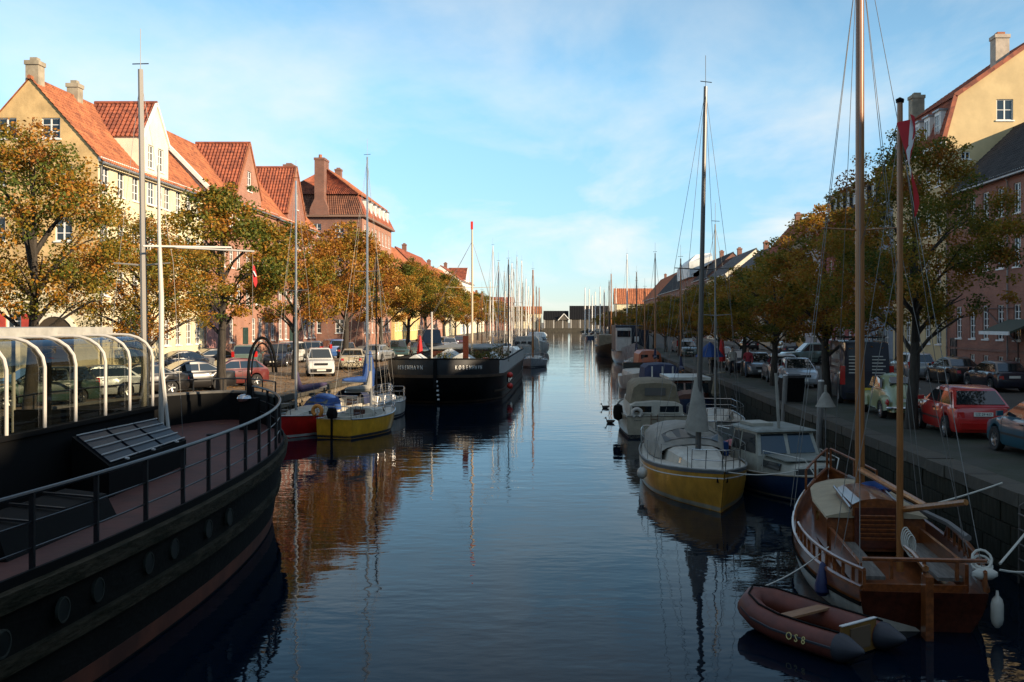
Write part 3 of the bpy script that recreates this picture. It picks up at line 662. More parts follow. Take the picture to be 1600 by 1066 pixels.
def crown_mesh(seed, n, size, rx=3.7, rz=3.1, zc=6.4, tone=0.0, nclump=185):
    g = np.random.default_rng(seed)
    # clumps: sprays of leaves over the outer two thirds of an egg whose tips stick out unevenly
    d = g.normal(size=(nclump, 3)); d /= np.linalg.norm(d, axis=1)[:, None]
    r = g.uniform(.35, 1.0, nclump) ** .55 * (1 + .16 * np.sin(d[:,0]*5 + seed) * np.cos(d[:,1]*4 + seed*2) + g.normal(0, .035, nclump))
    r = np.minimum(r, 1.03); c = d * r[:, None]
    z = c[:, 2]
    flat = np.where(z < 0, .95, 1.0); up = np.where(z > 0, 1 - .46*z, 1.0)
    c = np.stack([c[:,0]*rx*up, c[:,1]*rx*up, zc + z*rz*flat], 1)
    k = int(nclump*.12)                              # leading shoots at the top
    top = np.stack([g.normal(0, rx*.17, k), g.normal(0, rx*.17, k), zc + rz*g.uniform(.72, 1.10, k)], 1)
    c = np.concatenate([c, top]); cr = g.uniform(.24, .66, len(c)); cr[-k:] *= .6
    ct = np.clip(g.normal(.50 + tone, .25, len(c)) - .10*(c[:,2]-zc)/rz*0, 0, 1)
    w = cr**2; idx = g.choice(len(c), n, p=w/w.sum())
    off = g.normal(size=(n, 3)); off /= np.linalg.norm(off, axis=1)[:, None]; off *= (g.uniform(0, 1, n)**.45)[:, None]
    p = c[idx] + off * cr[idx][:, None] * np.array([1.15, 1.15, .85])
    drop = p[:, 2] < zc - rz*.92; p[drop, 2] = zc - rz*.92 + g.uniform(0, .6, drop.sum()) - (g.uniform(0,1,drop.sum())**4)*.7
    nn = g.normal(size=(n, 3)) + np.array([0, 0, .7]); nn /= np.linalg.norm(nn, axis=1)[:, None]
    a = g.normal(size=(n, 3)); a -= nn*(a*nn).sum(1)[:, None]; a /= np.linalg.norm(a, axis=1)[:, None]; b = np.cross(nn, a)
    s = size*g.uniform(.65, 1.3, n)[:, None]
    v = np.stack([p - a*s*.5, p + b*s*.36 + nn*s*.08, p + a*s*.6 - nn*s*.10, p - b*s*.36 + nn*s*.08], 1).reshape(-1, 3)
    me = bpy.data.meshes.new('crown'); me.vertices.add(n*4); me.vertices.foreach_set('co', v.ravel().astype(np.float32))
    me.loops.add(n*4); me.loops.foreach_set('vertex_index', np.arange(n*4)); me.polygons.add(n); me.polygons.foreach_set('loop_start', np.arange(0, n*4, 4))
    at = me.attributes.new('tint', 'FLOAT', 'FACE'); at.data.foreach_set('value', np.clip(ct[idx] + g.normal(0, .13, n), 0, 1).astype(np.float32))
    me.update(); me.validate(); return me
def trunk_mesh(seed, fork=2.35, h=8.6, r=.20, rx=3.2):
    g = random.Random(seed); mb = MB(); lean = g.uniform(-.12, .12)
    axis = [(0,0,-.1), (lean*.2, 0, 1.0), (lean*.6, .05, 1.8), (lean, .05, fork), (lean*1.4, .0, 4.6), (lean*1.2, .1, 6.8), (0, .1, h)]
    mb.tube(axis, [r*1.35, r*1.05, r*.95, r*.92, r*.55, r*.32, .03], 9)
    for k in range(11):
        z0 = fork + g.uniform(-.3, .4) + k*.40; a = k*2.4 + g.uniform(-.4, .4); L = rx*g.uniform(.6, .9)*(1 - .045*k); up = .72 + .07*k
        p = [Vector((lean, .05, z0))]
        for q in (.3, .6, 1.0): p.append(Vector((lean + math.cos(a)*L*q, math.sin(a)*L*q, z0 + L*up*q**.8 + g.uniform(-.1, .15))))
        mb.tube(p, [r*.5, r*.33, r*.2, .02], 6)
        for s in (-1, 1):
            b = a + s*.6; e = p[2] + Vector((math.cos(b), math.sin(b), .5))*L*.45
            mb.tube([p[2] if s > 0 else p[1], (p[2 if s > 0 else 1]+e)/2 + Vector((0,0,.12)), e], [r*.2, r*.13, .015], 5)
    return mb.mesh('trunk')
TRUNKS = [trunk_mesh(s) for s in (1, 2, 3)]
CR_G = [crown_mesh(11, 21000, .135), crown_mesh(12, 21000, .135, tone=.08), crown_mesh(13, 16000, .16, tone=.2), crown_mesh(14, 20000, .14, tone=-.10)]
CR_N = [crown_mesh(31, 29000, .10, tone=.05, nclump=190), crown_mesh(32, 28000, .10, tone=-.02, nclump=190), crown_mesh(33, 42000, .10, rx=4.2, rz=3.7, zc=6.9, nclump=200)]
CR_D = [crown_mesh(21, 26000, .135, rx=4.2, rz=3.7, zc=6.9), crown_mesh(22, 24000, .14, rx=4.2, rz=3.6, zc=6.8, tone=.12), crown_mesh(23, 21000, .15, rx=4.0, rz=3.6, zc=6.8, tone=-.06)]
def tree(x, y, crown, trunk, mat, label, s=1.0, rz=0, group=None, sz=None):
    t = thing('lime_tree', label, 'tree', (x, y, QZ), rz, group); t.scale = (s, s, sz or s)
    obj('trunk', trunk, BARK, t)
    c = obj('crown', crown, None, t)
    if not c.data.materials: c.data.materials.append(mat)
    return t
NTH = 'first second third fourth fifth sixth seventh eighth ninth tenth eleventh'.split()
XT = -16.0
left_trees = [  # Y, x shift, crown, scale, label
 (23.0, -1.5, 8, .95, 'dark autumn lime tree at the near edge of the sunny bank, cut by the frame'),
 (30.5, -.1, 9, .94, 'bronze lime tree before the ochre gable end'),
 (38.5, 0, 8, (.90, .74), 'autumn lime tree behind the tall aluminium mast, before the white gable'),
 (47.0, .0, 3, 1.0, 'green and bronze lime tree with clear forked trunk beside the maroon car'),
 (59.0, .2, 1, .92, 'autumn lime tree behind the red sailing boat mast'),
 (73.0, 0, 2, 1.06, 'bright golden lime tree in front of the brick mansard building'),
 (87.0, 0, 1, .93, 'orange tinted lime tree before the sunlit brick front, past the golden one'),
 (101, 0, 3, .98, 'olive green lime tree behind the big black barge bow'),
 (114, 0, 0, .98, 'bronze green lime tree between the red parasol and the barge flagpole'),
 (131, 0, 3, 1.0, 'last large lime tree of the sunny row, beside the white gabled house')]
for i, (Y, dx, k, s, lab) in enumerate(left_trees):
    s, sz = s if isinstance(s, tuple) else (s, s)
    tree(XT + dx, Y, CR_N[k-8] if k > 7 else CR_G[k], TRUNKS[i % 3], LEAF_GOLD, lab, s, U(0, 6.28), 'lime trees along the sunlit quay', sz)
for i, Y in enumerate((148, 165, 184, 205, 230, 260, 300, 345)):
    tree(XT - .5, Y, CR_G[(i+1) % 4], TRUNKS[i % 3], LEAF_GOLD, 'small distant lime tree behind the masts, %s past the last large one' % NTH[i], U(.8, .9), U(0, 6.28), 'distant lime trees on the sunlit quay')
XTR = 10.55
right_trees = [
 (31.6, 0, 0, .86, .83, 'large dark bronze lime tree with forked trunk between the pale green and red cars'),
 (42, 0, 1, .88, .75, 'broad rust tinted lime tree behind the dark van'),
 (53.0, 0, 2, .88, .64, 'dull green lime tree behind the tall wooden mast'),
 (62.5, .1, 0, .84, .60, 'autumn lime tree by the parked silver estate car'),
 (73, .2, 1, .84, .60, 'brownish lime tree rising over the walkers on the shaded quay'),
 (85, .2, 2, .84, .60, 'lime tree beyond the walkers, next to the dark far car')]
for i, (Y, dx, k, s, sz, lab) in enumerate(right_trees):
    tree(XTR + dx, Y, CR_N[2] if i == 0 else CR_D[k], TRUNKS[(i+1) % 3], LEAF_DULL, lab, s, U(0, 6.28), 'lime trees along the shaded quay', sz)
for i, Y in enumerate((98, 112, 128, 148, 168, 188, 210, 235, 265, 300, 340)):
    tree(XTR, Y, CR_D[i % 3], TRUNKS[i % 3], LEAF_DULL, 'distant rust coloured lime tree on the shaded quay, %s beyond the far dark car' % NTH[i], U(.78, .86), U(0, 6.28), 'distant lime trees on the shaded quay', U(.50, .58))
# fallen leaves lying on the sunny quay
g = np.random.default_rng(5); n = 9000
x = np.concatenate([g.uniform(-24, XL-.1, n//2), g.normal(XT, 2.2, n - n//2)]); x = np.clip(x, -24, XL - .1); y = g.uniform(34, 150, n)
mb = MB()
for i in range(n):
    a = g.uniform(0, 6.28); s = g.uniform(.05, .11); c, d = math.cos(a)*s, math.sin(a)*s; z = QZ + .03
    mb.add([(x[i]-c,y[i]-d,z),(x[i]+d*.7,y[i]-c*.7,z+.01),(x[i]+c,y[i]+d,z),(x[i]-d*.7,y[i]+c*.7,z+.015)], [(0,1,2,3)])
struct(mb.build('fallen_leaves', M('dry_leaves', (.36, .17, .04), .8, var=.5, scale=.7)), 'stuff', 'yellow and brown fallen leaves strewn over the sunny quay')
# ------------------------------------------------------------------ cars
TYRE = M('tyre_rubber', (.014, .014, .014), .8); RIM = M('alloy_rim', (.42, .42, .42), .35, .9); BLK = M('black_trim', (.012, .012, .013), .45)
LAMP_R = M('red_lamp_lens', (.42, .012, .01), .15, coat=.6); LAMP_W = M('headlamp_lens', (.55, .57, .58), .1, coat=.8); PLATE = M('number_plate', (.68, .66, .58), .5, var=.1); PLATEY = M('yellow_plate', (.75, .5, .04), .5)
CHROME = M('chrome', (.62, .62, .62), .12, 1.0); LAMP_O = M('amber_lens', (.5, .16, .01), .2)
CARG = M('car_glass', (.012, .016, .018), .03, spec=.8, coat=.5)
def paint(name, c, metal=.0): return M('paint_' + name, c, .32, metal, coat=.8, var=.12, scale=1.5)
TXT = {}
def text_mesh(s, size, ext=.004, name='lettering'):
    key = (s, size)
    if key not in TXT:
        cu = bpy.data.curves.new('lettering', 'FONT'); cu.body = s; cu.size = size; cu.extrude = ext; cu.align_x = 'CENTER'; cu.align_y = 'CENTER'; cu.resolution_u = 2
        o = bpy.data.objects.new('lettering', cu); col.objects.link(o); dg = bpy.context.evaluated_depsgraph_get()
        me = bpy.data.meshes.new_from_object(o.evaluated_get(dg)); me.name = name; bpy.data.objects.remove(o); bpy.data.curves.remove(cu); me.materials.clear(); TXT[key] = me
    return TXT[key]
WHEEL = {}
def wheel(parent, x, y, r, side, spokes=5):
    key = (round(r, 2), spokes)
    if key not in WHEEL:
        rot = Matrix.Rotation(R(90), 3, 'Y')
        ty = MB().lathe([(r*.62,-.09),(r*.93,-.10),(r,-.075),(r,.075),(r*.93,.10),(r*.62,.09),(r*.6,0),(r*.62,-.09)], 20, m=rot)
        rm = MB()
        rm.lathe([(r*.64,.085),(r*.60,.07),(r*.56,.03)], 20, m=rot); rm.lathe([(.001,.05),(r*.18,.055),(r*.2,.03)], 10, m=rot)
        for k in range(spokes):
            a = 2*math.pi*k/spokes; d = Vector((0, math.cos(a), math.sin(a))); rm.beam(d*r*.12+Vector((.045,0,0)), d*r*.6+Vector((.062,0,0)), r*.16, .03, (1,0,0))
        dk = MB().lathe([(.001,.0),(r*.62,.0)], 16, m=rot)
        WHEEL[key] = (ty.mesh('tyre'), rm.mesh('rim'), dk.mesh('brake_disc'))
    ty, rm, dk = WHEEL[key]
    w = obj('wheel', ty, TYRE, parent, (x, y, r), 0 if side > 0 else math.pi); obj('rim', rm, RIM, w); obj('brake_disc', dk, BLK, w)
# side outlines: y runs from the tail (-) to the nose (+); (y, z) of the upper edge of the lower body, then the glasshouse
STY = {
 'hatch':  dict(L=4.1, W=1.69, H=1.43, low=[(-2.05,.62,.78),(-2.0,.88,.86),(-1.85,.93,.92),(-.6,.93,1),(.85,.93,1),(1.2,.88,.98),(1.8,.76,.92),(2.0,.66,.82),(2.05,.5,.74)], gl=[(-1.92,.92),(-1.38,1.37),(.05,1.40),(1.02,.92)], wx=1.25, r=.31),
 'sedan':  dict(L=4.5, W=1.72, H=1.42, low=[(-2.25,.62,.76),(-2.2,.92,.84),(-2.0,.97,.9),(-1.4,.96,.98),(-.6,.93,1),(.95,.92,1),(1.3,.88,.98),(1.95,.77,.92),(2.2,.66,.82),(2.25,.5,.74)], gl=[(-1.62,.95),(-.9,1.36),(.15,1.40),(1.12,.91)], wx=1.34, r=.31),
 'wagon':  dict(L=4.5, W=1.74, H=1.52, low=[(-2.25,.62,.8),(-2.2,.95,.88),(-2.1,.98,.92),(-.6,.97,1),(.95,.96,1),(1.3,.92,.98),(1.95,.80,.92),(2.2,.68,.82),(2.25,.5,.74)], gl=[(-2.14,.96),(-1.82,1.47),(.2,1.49),(1.15,.95)], wx=1.34, r=.32),
 'mpv':    dict(L=4.4, W=1.80, H=1.72, low=[(-2.2,.62,.84),(-2.17,1.05,.92),(-2.1,1.06,.95),(-.6,1.05,1),(1.0,1.04,1),(1.4,1.0,.98),(1.95,.86,.92),(2.15,.72,.82),(2.2,.5,.76)], gl=[(-2.14,1.04),(-1.95,1.66),(.35,1.69),(1.4,1.02)], wx=1.34, r=.33),
 'suv':    dict(L=3.9, W=1.66, H=1.66, low=[(-1.92,.66,.86),(-1.9,1.04,.94),(-1.82,1.06,.96),(-.6,1.05,1),(.55,1.05,1),(.75,1.02,.98),(1.7,.96,.95),(1.88,.82,.9),(1.92,.56,.84)], gl=[(-1.86,1.04),(-1.72,1.62),(-.05,1.64),(.58,1.04)], wx=1.12, r=.35),
 'van':    dict(L=5.6, W=1.98, H=2.55, low=[(-2.8,.62,.92),(-2.79,1.35,.97),(-2.7,1.36,.98),(-.6,1.36,1),(1.3,1.36,1),(1.85,1.3,.98),(2.5,1.05,.92),(2.75,.85,.84),(2.8,.5,.78)], gl=[(-2.76,1.34),(-2.70,2.48),(1.15,2.50),(1.95,1.28)], wx=1.75, r=.36),
}
CARM = {}
def car_meshes(style):
    if style in CARM: return CARM[style]
    S = STY[style]; hw = S['W']/2; r = S['r']; zb = .21
    low = S['low']; ys = sorted(set([p[0] for p in low] + [s*S['wx']+d for s in (-1,1) for d in (-r-.07,-r-.05,-r*.72,-r*.35,0,r*.35,r*.72,r+.05,r+.07)]))
    ys = [y for y in ys if low[0][0] <= y <= low[-1][0]]
    fz = lambda y: np.interp(y, [p[0] for p in low], [p[1] for p in low]); fw = lambda y: np.interp(y, [p[0] for p in low], [p[2] for p in low])
    rings = []
    for y in ys:
        zt = float(fz(y)); w = hw*float(fw(y)); b = zb
        for s in (-1, 1):
            d = abs(y - s*S['wx'])
            if d < r + .06: b = max(b, r + math.sqrt(max(0, (r+.06)**2 - d*d)))
        if y in (low[0][0], low[-1][0]): b = max(b, .3)
        b = min(b, zt - .1); m1 = b + (zt-b)*.45; m2 = b + (zt-b)*.82
        half = [(w*.93, b), (w*.985, b + (zt-b)*.12), (w, m1), (w*.985, m2), (w*.93, zt - .02), (w*.80, zt)]
        rings.append([(x, y, z) for x, z in half] + [(-x, y, z) for x, z in half[::-1]])
    body = MB().loft(rings, closed=True, caps=True, smooth=True).mesh('body')
    g = S['gl']; bw, tw = hw*.93, hw*.74 if style != 'van' else hw*.86
    def fr(y, z, w): return [(w, y, z), (-w, y, z)]
    (y0,z0),(y1,z1),(y2,z2),(y3,z3) = g
    rz_ = []
    n = 5
    cab = MB()
    prof = [(y0,z0,bw*.97),(y1,z1,tw*.97),(y1+.12,z1+.035,tw),( (y1+y2)/2,max(z1,z2)+.05,tw),(y2-.15,z2+.035,tw),(y2,z2,tw*.98),(y3,z3,bw*.95)]
    zlow = min(z0,z3)-.04
    secs = []
    for y, z, w in prof:
        zs = max(z, zlow+.02); k = (zs-zlow)/(max(z1,z2)-zlow); wl = bw*(.97 if y < y2 else .95)
        secs.append([(wl,y,zlow),(wl*(1-k)+w*k if k < 1 else w,y,zs-.05 if k > .5 else zs-.005),(w*.86 if k > .5 else wl*.9,y,zs),(-(w*.86 if k > .5 else wl*.9),y,zs),(-(wl*(1-k)+w*k if k < 1 else w),y,zs-.05 if k > .5 else zs-.005),(-wl,y,zlow)])
    cab.loft(secs, closed=True, caps=True, smooth=True); cabm = cab.mesh('roof')
    # glass panes set just proud of the pillars
    def pane(q, th=.006):
        q = [Vector(p) for p in q]; nrm = (q[1]-q[0]).cross(q[3]-q[0]).normalized()*.012; c = sum(q, Vector())/4
        if nrm.dot(c - Vector((0, 0, c.z*.6))) < 0: nrm = -nrm
        return MB().add([p + nrm for p in q] + [p - nrm for p in q], [(0,1,2,3),(7,6,5,4),(0,4,5,1),(1,5,6,2),(2,6,7,3),(3,7,4,0)])
    def L(a, b, t): return a + (b-a)*t
    zt = .05
    ws = pane([(bw*.86, L(y3,y2,.06), L(z3,z2,.06)+.012), (-bw*.86, L(y3,y2,.06), L(z3,z2,.06)+.012), (-tw*.84, L(y3,y2,.92), L(z3,z2,.92)+.012), (tw*.84, L(y3,y2,.92), L(z3,z2,.92)+.012)]).mesh('windscreen')
    lo_t = .12 if style != 'van' else .42
    rw = pane([(-bw*.86, L(y0,y1,lo_t)-.008, L(z0,z1,lo_t)), (bw*.86, L(y0,y1,lo_t)-.008, L(z0,z1,lo_t)), (tw*.86, L(y0,y1,.90)-.008, L(z0,z1,.90)), (-tw*.86, L(y0,y1,.90)-.008, L(z0,z1,.90))]).mesh('rear_window')
    sides = []
    zmid = (z1+z2)/2 - .085; zbel = max(z0,z3)+.035
    def sx(z): k = (z-zlow)/(max(z1,z2)-zlow); return (bw*.96*(1-k)+tw*k) + .004
    def yr(z): return L(y0,y1,(z-z0)/(z1-z0))+.16
    def yf(z): return L(y3,y2,(z-z3)/(z2-z3))-.12
    if style == 'van': cuts = [(.95, None)]
    else: cuts = [(None, -.42*S['L']/4.2), (-.36*S['L']/4.2, None)] if style not in ('wagon','mpv') else [(None,-1.0),(-.93,.02),(.09,None)]
    for s in (-1, 1):
        for a, b in cuts:
            p = []
            for z, e in ((zbel,0),(zbel,1),(zmid,1),(zmid,0)):
                y = (a if a is not None else yr(z)) if e == 0 else (b if b is not None else yf(z)); p.append((s*sx(z), y, z))
            sides.append(pane(p).mesh('side_window'))
    trims = []
    def sec(y):
        zt = float(fz(y)); w = hw*float(fw(y)); b = zb; return [(w*.985, b+(zt-b)*.12), (w, b+(zt-b)*.45), (w*.985, b+(zt-b)*.82), (w*.93, zt-.02)]
    for s in (-1, 1):
        q = MB()
        for y in ((-.45, .80) if style in ('hatch', 'suv') else (-1.0, -.05, .92) if style != 'van' else (-.2, 1.0)):
            p = sec(y); q.add([(s*(x+.004), y+d, z) for x, z in p for d in (-.011, .011)], [(2*i,2*i+1,2*i+3,2*i+2) for i in range(3)])
        ya_, yb_ = -S['wx']+r+.1, S['wx']-r-.1; pp = [(y, sec(y)[1][0]+.012) for y in (ya_, 0, yb_)]
        q.add([(s*x, y, zb+.30+d) for y, x in pp for d in (-.025, .025)], [(0,1,3,2),(2,3,5,4)])
        for y in ((-.30,) if style in ('hatch','suv') else (-.9, .08)): p = sec(y)[2]; q.box((s*(p[0]+.01), y, p[1]), (.03, .16, .03))
        trims.append(q.mesh('side_trim'))
    CARM[style] = (body, cabm, ws, rw, sides, trims); return CARM[style]
def car(style, x, y, rz, pm, label, group=None, spokes=5, plate=PLATE, dx=0, platetext=None, z=QZ+.005, cat='car', glass=None):
    S = STY[style]; body, cabm, ws, rw, sides, trims = car_meshes(style); hw = S['W']/2; hl = S['L']/2
    t = thing('parked_car' if style != 'van' else 'parked_van', label, cat, (x, y, z), R(rz), group); glass = glass or CARG
    obj('body', body, pm, t)
    obj('roof', cabm, pm, t)
    obj('windscreen', ws, glass, t); obj('rear_window', rw, glass, t)
    for m in sides: obj('side_window', m, glass, t)
    for m in trims: obj('side_trim', m, BLK, t)
    for sx in (-1, 1):
        for sy in (-1, 1): wheel(t, sx*(hw-.10), sy*S['wx'], S['r'], sx, spokes)
    def low(yy): return float(np.interp(yy, [p[0] for p in S['low']], [p[1] for p in S['low']])), hw*float(np.interp(yy, [p[0] for p in S['low']], [p[2] for p in S['low']]))
    zt, wt = low(-hl+.03); zf, wf = low(hl-.12)
    for s in (-1, 1):
        hz = .42 if style in ('van','mpv','wagon') else .2
        MB().loft([[(s*(wt-.20),-hl-.012,zt-.16),(s*(wt+.0),-hl+.02,zt-.16),(s*(wt+.045),-hl+.22,zt-.12),(s*(wt-.20),-hl+.2,zt-.12)],[(s*(wt-.18),-hl-.0,zt+hz-.2),(s*(wt+.0),-hl+.04,zt+hz-.2),(s*(wt+.035),-hl+.20,zt+hz-.2),(s*(wt-.18),-hl+.2,zt+hz-.2)]] if style != 'van' else
                 [[(s*(wt-.10),-hl-.02,.8),(s*(wt+.08),-hl-.01,.8),(s*(wt+.09),-hl+.12,.8),(s*(wt-.1),-hl+.1,.8)],[(s*(wt-.10),-hl-.02,1.55),(s*(wt+.06),-hl-.01,1.55),(s*(wt+.07),-hl+.12,1.55),(s*(wt-.1),-hl+.1,1.55)]], smooth=False).build('tail_light', LAMP_R, t)
        MB().loft([[(s*(wf-.40),hl-.075,zf-.16),(s*(wf-.06),hl-.14,zf-.16),(s*(wf+.005),hl-.34,zf-.13),(s*(wf-.4),hl-.3,zf-.13)],[(s*(wf-.38),hl-.13,zf-.01),(s*(wf-.07),hl-.2,zf+.0),(s*(wf-.005),hl-.4,zf+.02),(s*(wf-.38),hl-.3,zf+.0)]], smooth=False).build('headlight', LAMP_W, t)
        mz, mx_ = S['gl'][3][1]+.08, hw*.98
        MB().loft([[(s*(mx_-.02),S['gl'][3][0]-.28,mz-.06),(s*(mx_+.17),S['gl'][3][0]-.34,mz-.06),(s*(mx_+.17),S['gl'][3][0]-.24,mz-.06),(s*(mx_-.02),S['gl'][3][0]-.2,mz-.06)],[(s*(mx_-.02),S['gl'][3][0]-.28,mz+.07),(s*(mx_+.16),S['gl'][3][0]-.34,mz+.06),(s*(mx_+.16),S['gl'][3][0]-.25,mz+.06),(s*(mx_-.02),S['gl'][3][0]-.2,mz+.07)]], smooth=False).build('wing_mirror', pm if style != 'suv' else BLK, t)
    for s, e in ((-1, -hl), (1, hl)):
        ww = wt if s < 0 else low(hl-.02)[1]
        MB().loft([[(-ww*.97,e+s*.0-s*.30,.30),(-ww*.85,e+s*.045,.30),(ww*.85,e+s*.045,.30),(ww*.97,e-s*.30,.30)],[(-ww*1.0,e-s*.30,.48),(-ww*.87,e+s*.06,.48),(ww*.87,e+s*.06,.48),(ww*1.0,e-s*.30,.48)]], closed=True, smooth=False).build('bumper', BLK if style in ('suv','van') else pm, t)
    pz = .60 if style == 'sedan' else .72
    if style == 'van': pz = .62
    p1 = MB().bx(-.26, .26, -hl-.045, -hl-.01, pz-.055, pz+.055).build('number_plate', plate, t, (dx,0,0))
    if platetext: obj('lettering', text_mesh(platetext, .10, .002), BLK, p1, (0,-hl-.05,pz), rot=(R(90),0,0))
    MB().bx(-.26, .26, hl+.055, hl+.07, .36, .46).build('number_plate', plate, t)
    MB().bx(-wf*.5, wf*.5, hl-.06, hl+.004, zf-.15, zf-.03).build('grille', BLK, t)
    MB().bx(-hw*.8, hw*.8, -hl+.35, hl-.35, .17, .30).build('underbody', BLK, t)
    return t
P = dict(red=paint('red', (.42,.012,.009)), teal=paint('teal', (.003,.075,.115)), silver=paint('silver', (.36,.37,.37), .5), lsilver=paint('pale_silver', (.46,.48,.50), .4), navy=paint('navy', (.008,.010,.022)), black=paint('black', (.008,.008,.009)),
         white=paint('white', (.62,.61,.57)), maroon=paint('maroon', (.11,.020,.018)), green=paint('dark_green', (.02,.045,.035)), blue=paint('blue', (.015,.08,.26)), grey=paint('grey', (.12,.12,.12), .3), beige=paint('beige', (.34,.29,.20)), sand=paint('sand', (.42,.36,.25)), gg=paint('grey_green', (.10,.14,.12)), bgreen=paint('pale_green', (.27,.30,.15)))
def yq(py): return 3.3*1600/(py-503)
GL = 'cars parked on the sunlit quay'; GR = 'cars parked along the shaded quay'
# --- shaded side (nose +y local; rz 0 = facing away, 180 = facing us)
car('hatch', 11.6, 30.5, -3, P['red'], 'red three door hatchback parked on the shaded quay, seen from behind', GR, plate=PLATE, platetext='UZ 29 417')
car('hatch', 11.72, 25.0, 1, P['teal'], 'teal blue car with alloy wheels before the red hatchback, cut by the frame', GR)
t = car('van', 12.1, 43.4, -6, P['navy'], 'dark blue delivery van with white lettering lines on its rear doors', GR, plate=PLATEY, cat='van', glass=P['navy'])
for sx in (-1, 1):
    for k in range(6): MB().bx(sx*.45-.26, sx*.45+.26-.1*(k % 2), -2.80, -2.775, 1.25+k*.13, 1.29+k*.13).build('lettering', M('pale_lettering', (.55,.52,.46), .6), t)
sg = MB(); gv = random.Random(4)
for zz_, hh, n in ((1.92, .30, 17), (1.56, .16, 13)):       # the illegible pale strokes of the side lettering
    for k in range(n):
        y = -2.1 + k*(2.2/n); q = gv.random()
        sg.bx(-.972, -.962, y, y+.045, zz_-hh/2, zz_+hh/2*(.3+.7*gv.random()))
        if q > .45: sg.bx(-.972, -.962, y+.05, y+.10, zz_+(.10 if q > .7 else -.12)*hh/.3, zz_+(.14 if q > .7 else -.08)*hh/.3)
struct(sg.build('lettering', M('pale_lettering', (.55,.52,.46), .6), t), 'stuff')
rk = MB()
for y in (-2.2, -.9, .4): rk.beam((-.8,y,2.66),(.8,y,2.66), .06, .05); 
for x in (-.8,.8):
    rk.beam((x,-2.4,2.72),(x,.6,2.72), .05, .05)
    for y in (-2.2, .4): rk.beam((x,y,2.5),(x,y,2.72), .04, .04, (1,0,0))
rk.build('roof_rack', BLK, t)
car('hatch', 11.7, 52.6, 176, P['lsilver'], 'pale silver hatchback facing us behind the dark van', GR)
car('wagon', 11.75, 57.2, -5, P['silver'], 'silver estate car seen from behind with red corner lamps', GR)
car('sedan', 11.4, 62.2, 177, P['grey'], 'dark grey saloon facing us next to the silver estate', GR)
car('sedan', 11.3, 67.8, 177, P['navy'], 'dark navy saloon behind the dark grey one, by a tree trunk', GR)
car('hatch', 11.3, 76, 180, P['gg'], 'grey green car parked behind the walkers', GR)
car('hatch', 11.4, 99, 180, P['gg'], 'small dark car beside the far white van', GR)
t = car('van', 12.3, 112, 2, P['white'], 'white van with square rear window far along the shaded quay', GR, cat='van'); t.scale = (.9, .9, .85)
t = car('suv', 18.2, 79, 95, P['gg'], 'dark green off-road car with black hood under the trees', GR)
car('wagon', 20.0, 60, -3, P['silver'], 'silver estate car at the house side, beyond the pale green beetle car', GR)
car('sedan', 20.5, 54.8, 2, P['black'], 'black saloon between the silver estate and a dark hatchback, house side', GR)
car('hatch', 20.6, 49.6, 2, P['navy'], 'dark blue black hatchback with blue glass glints behind the red car', GR)
car('hatch', 20.8, 99, 5, P['navy'], 'dark car at the kerb before the orange front', GR)
car('sedan', 20.9, 88, 3, P['blue'], 'blue car half hidden behind the dark van', GR)
car('hatch', 21.0, 120, 3, P['black'], 'black car far up the shaded street under the trees', GR)
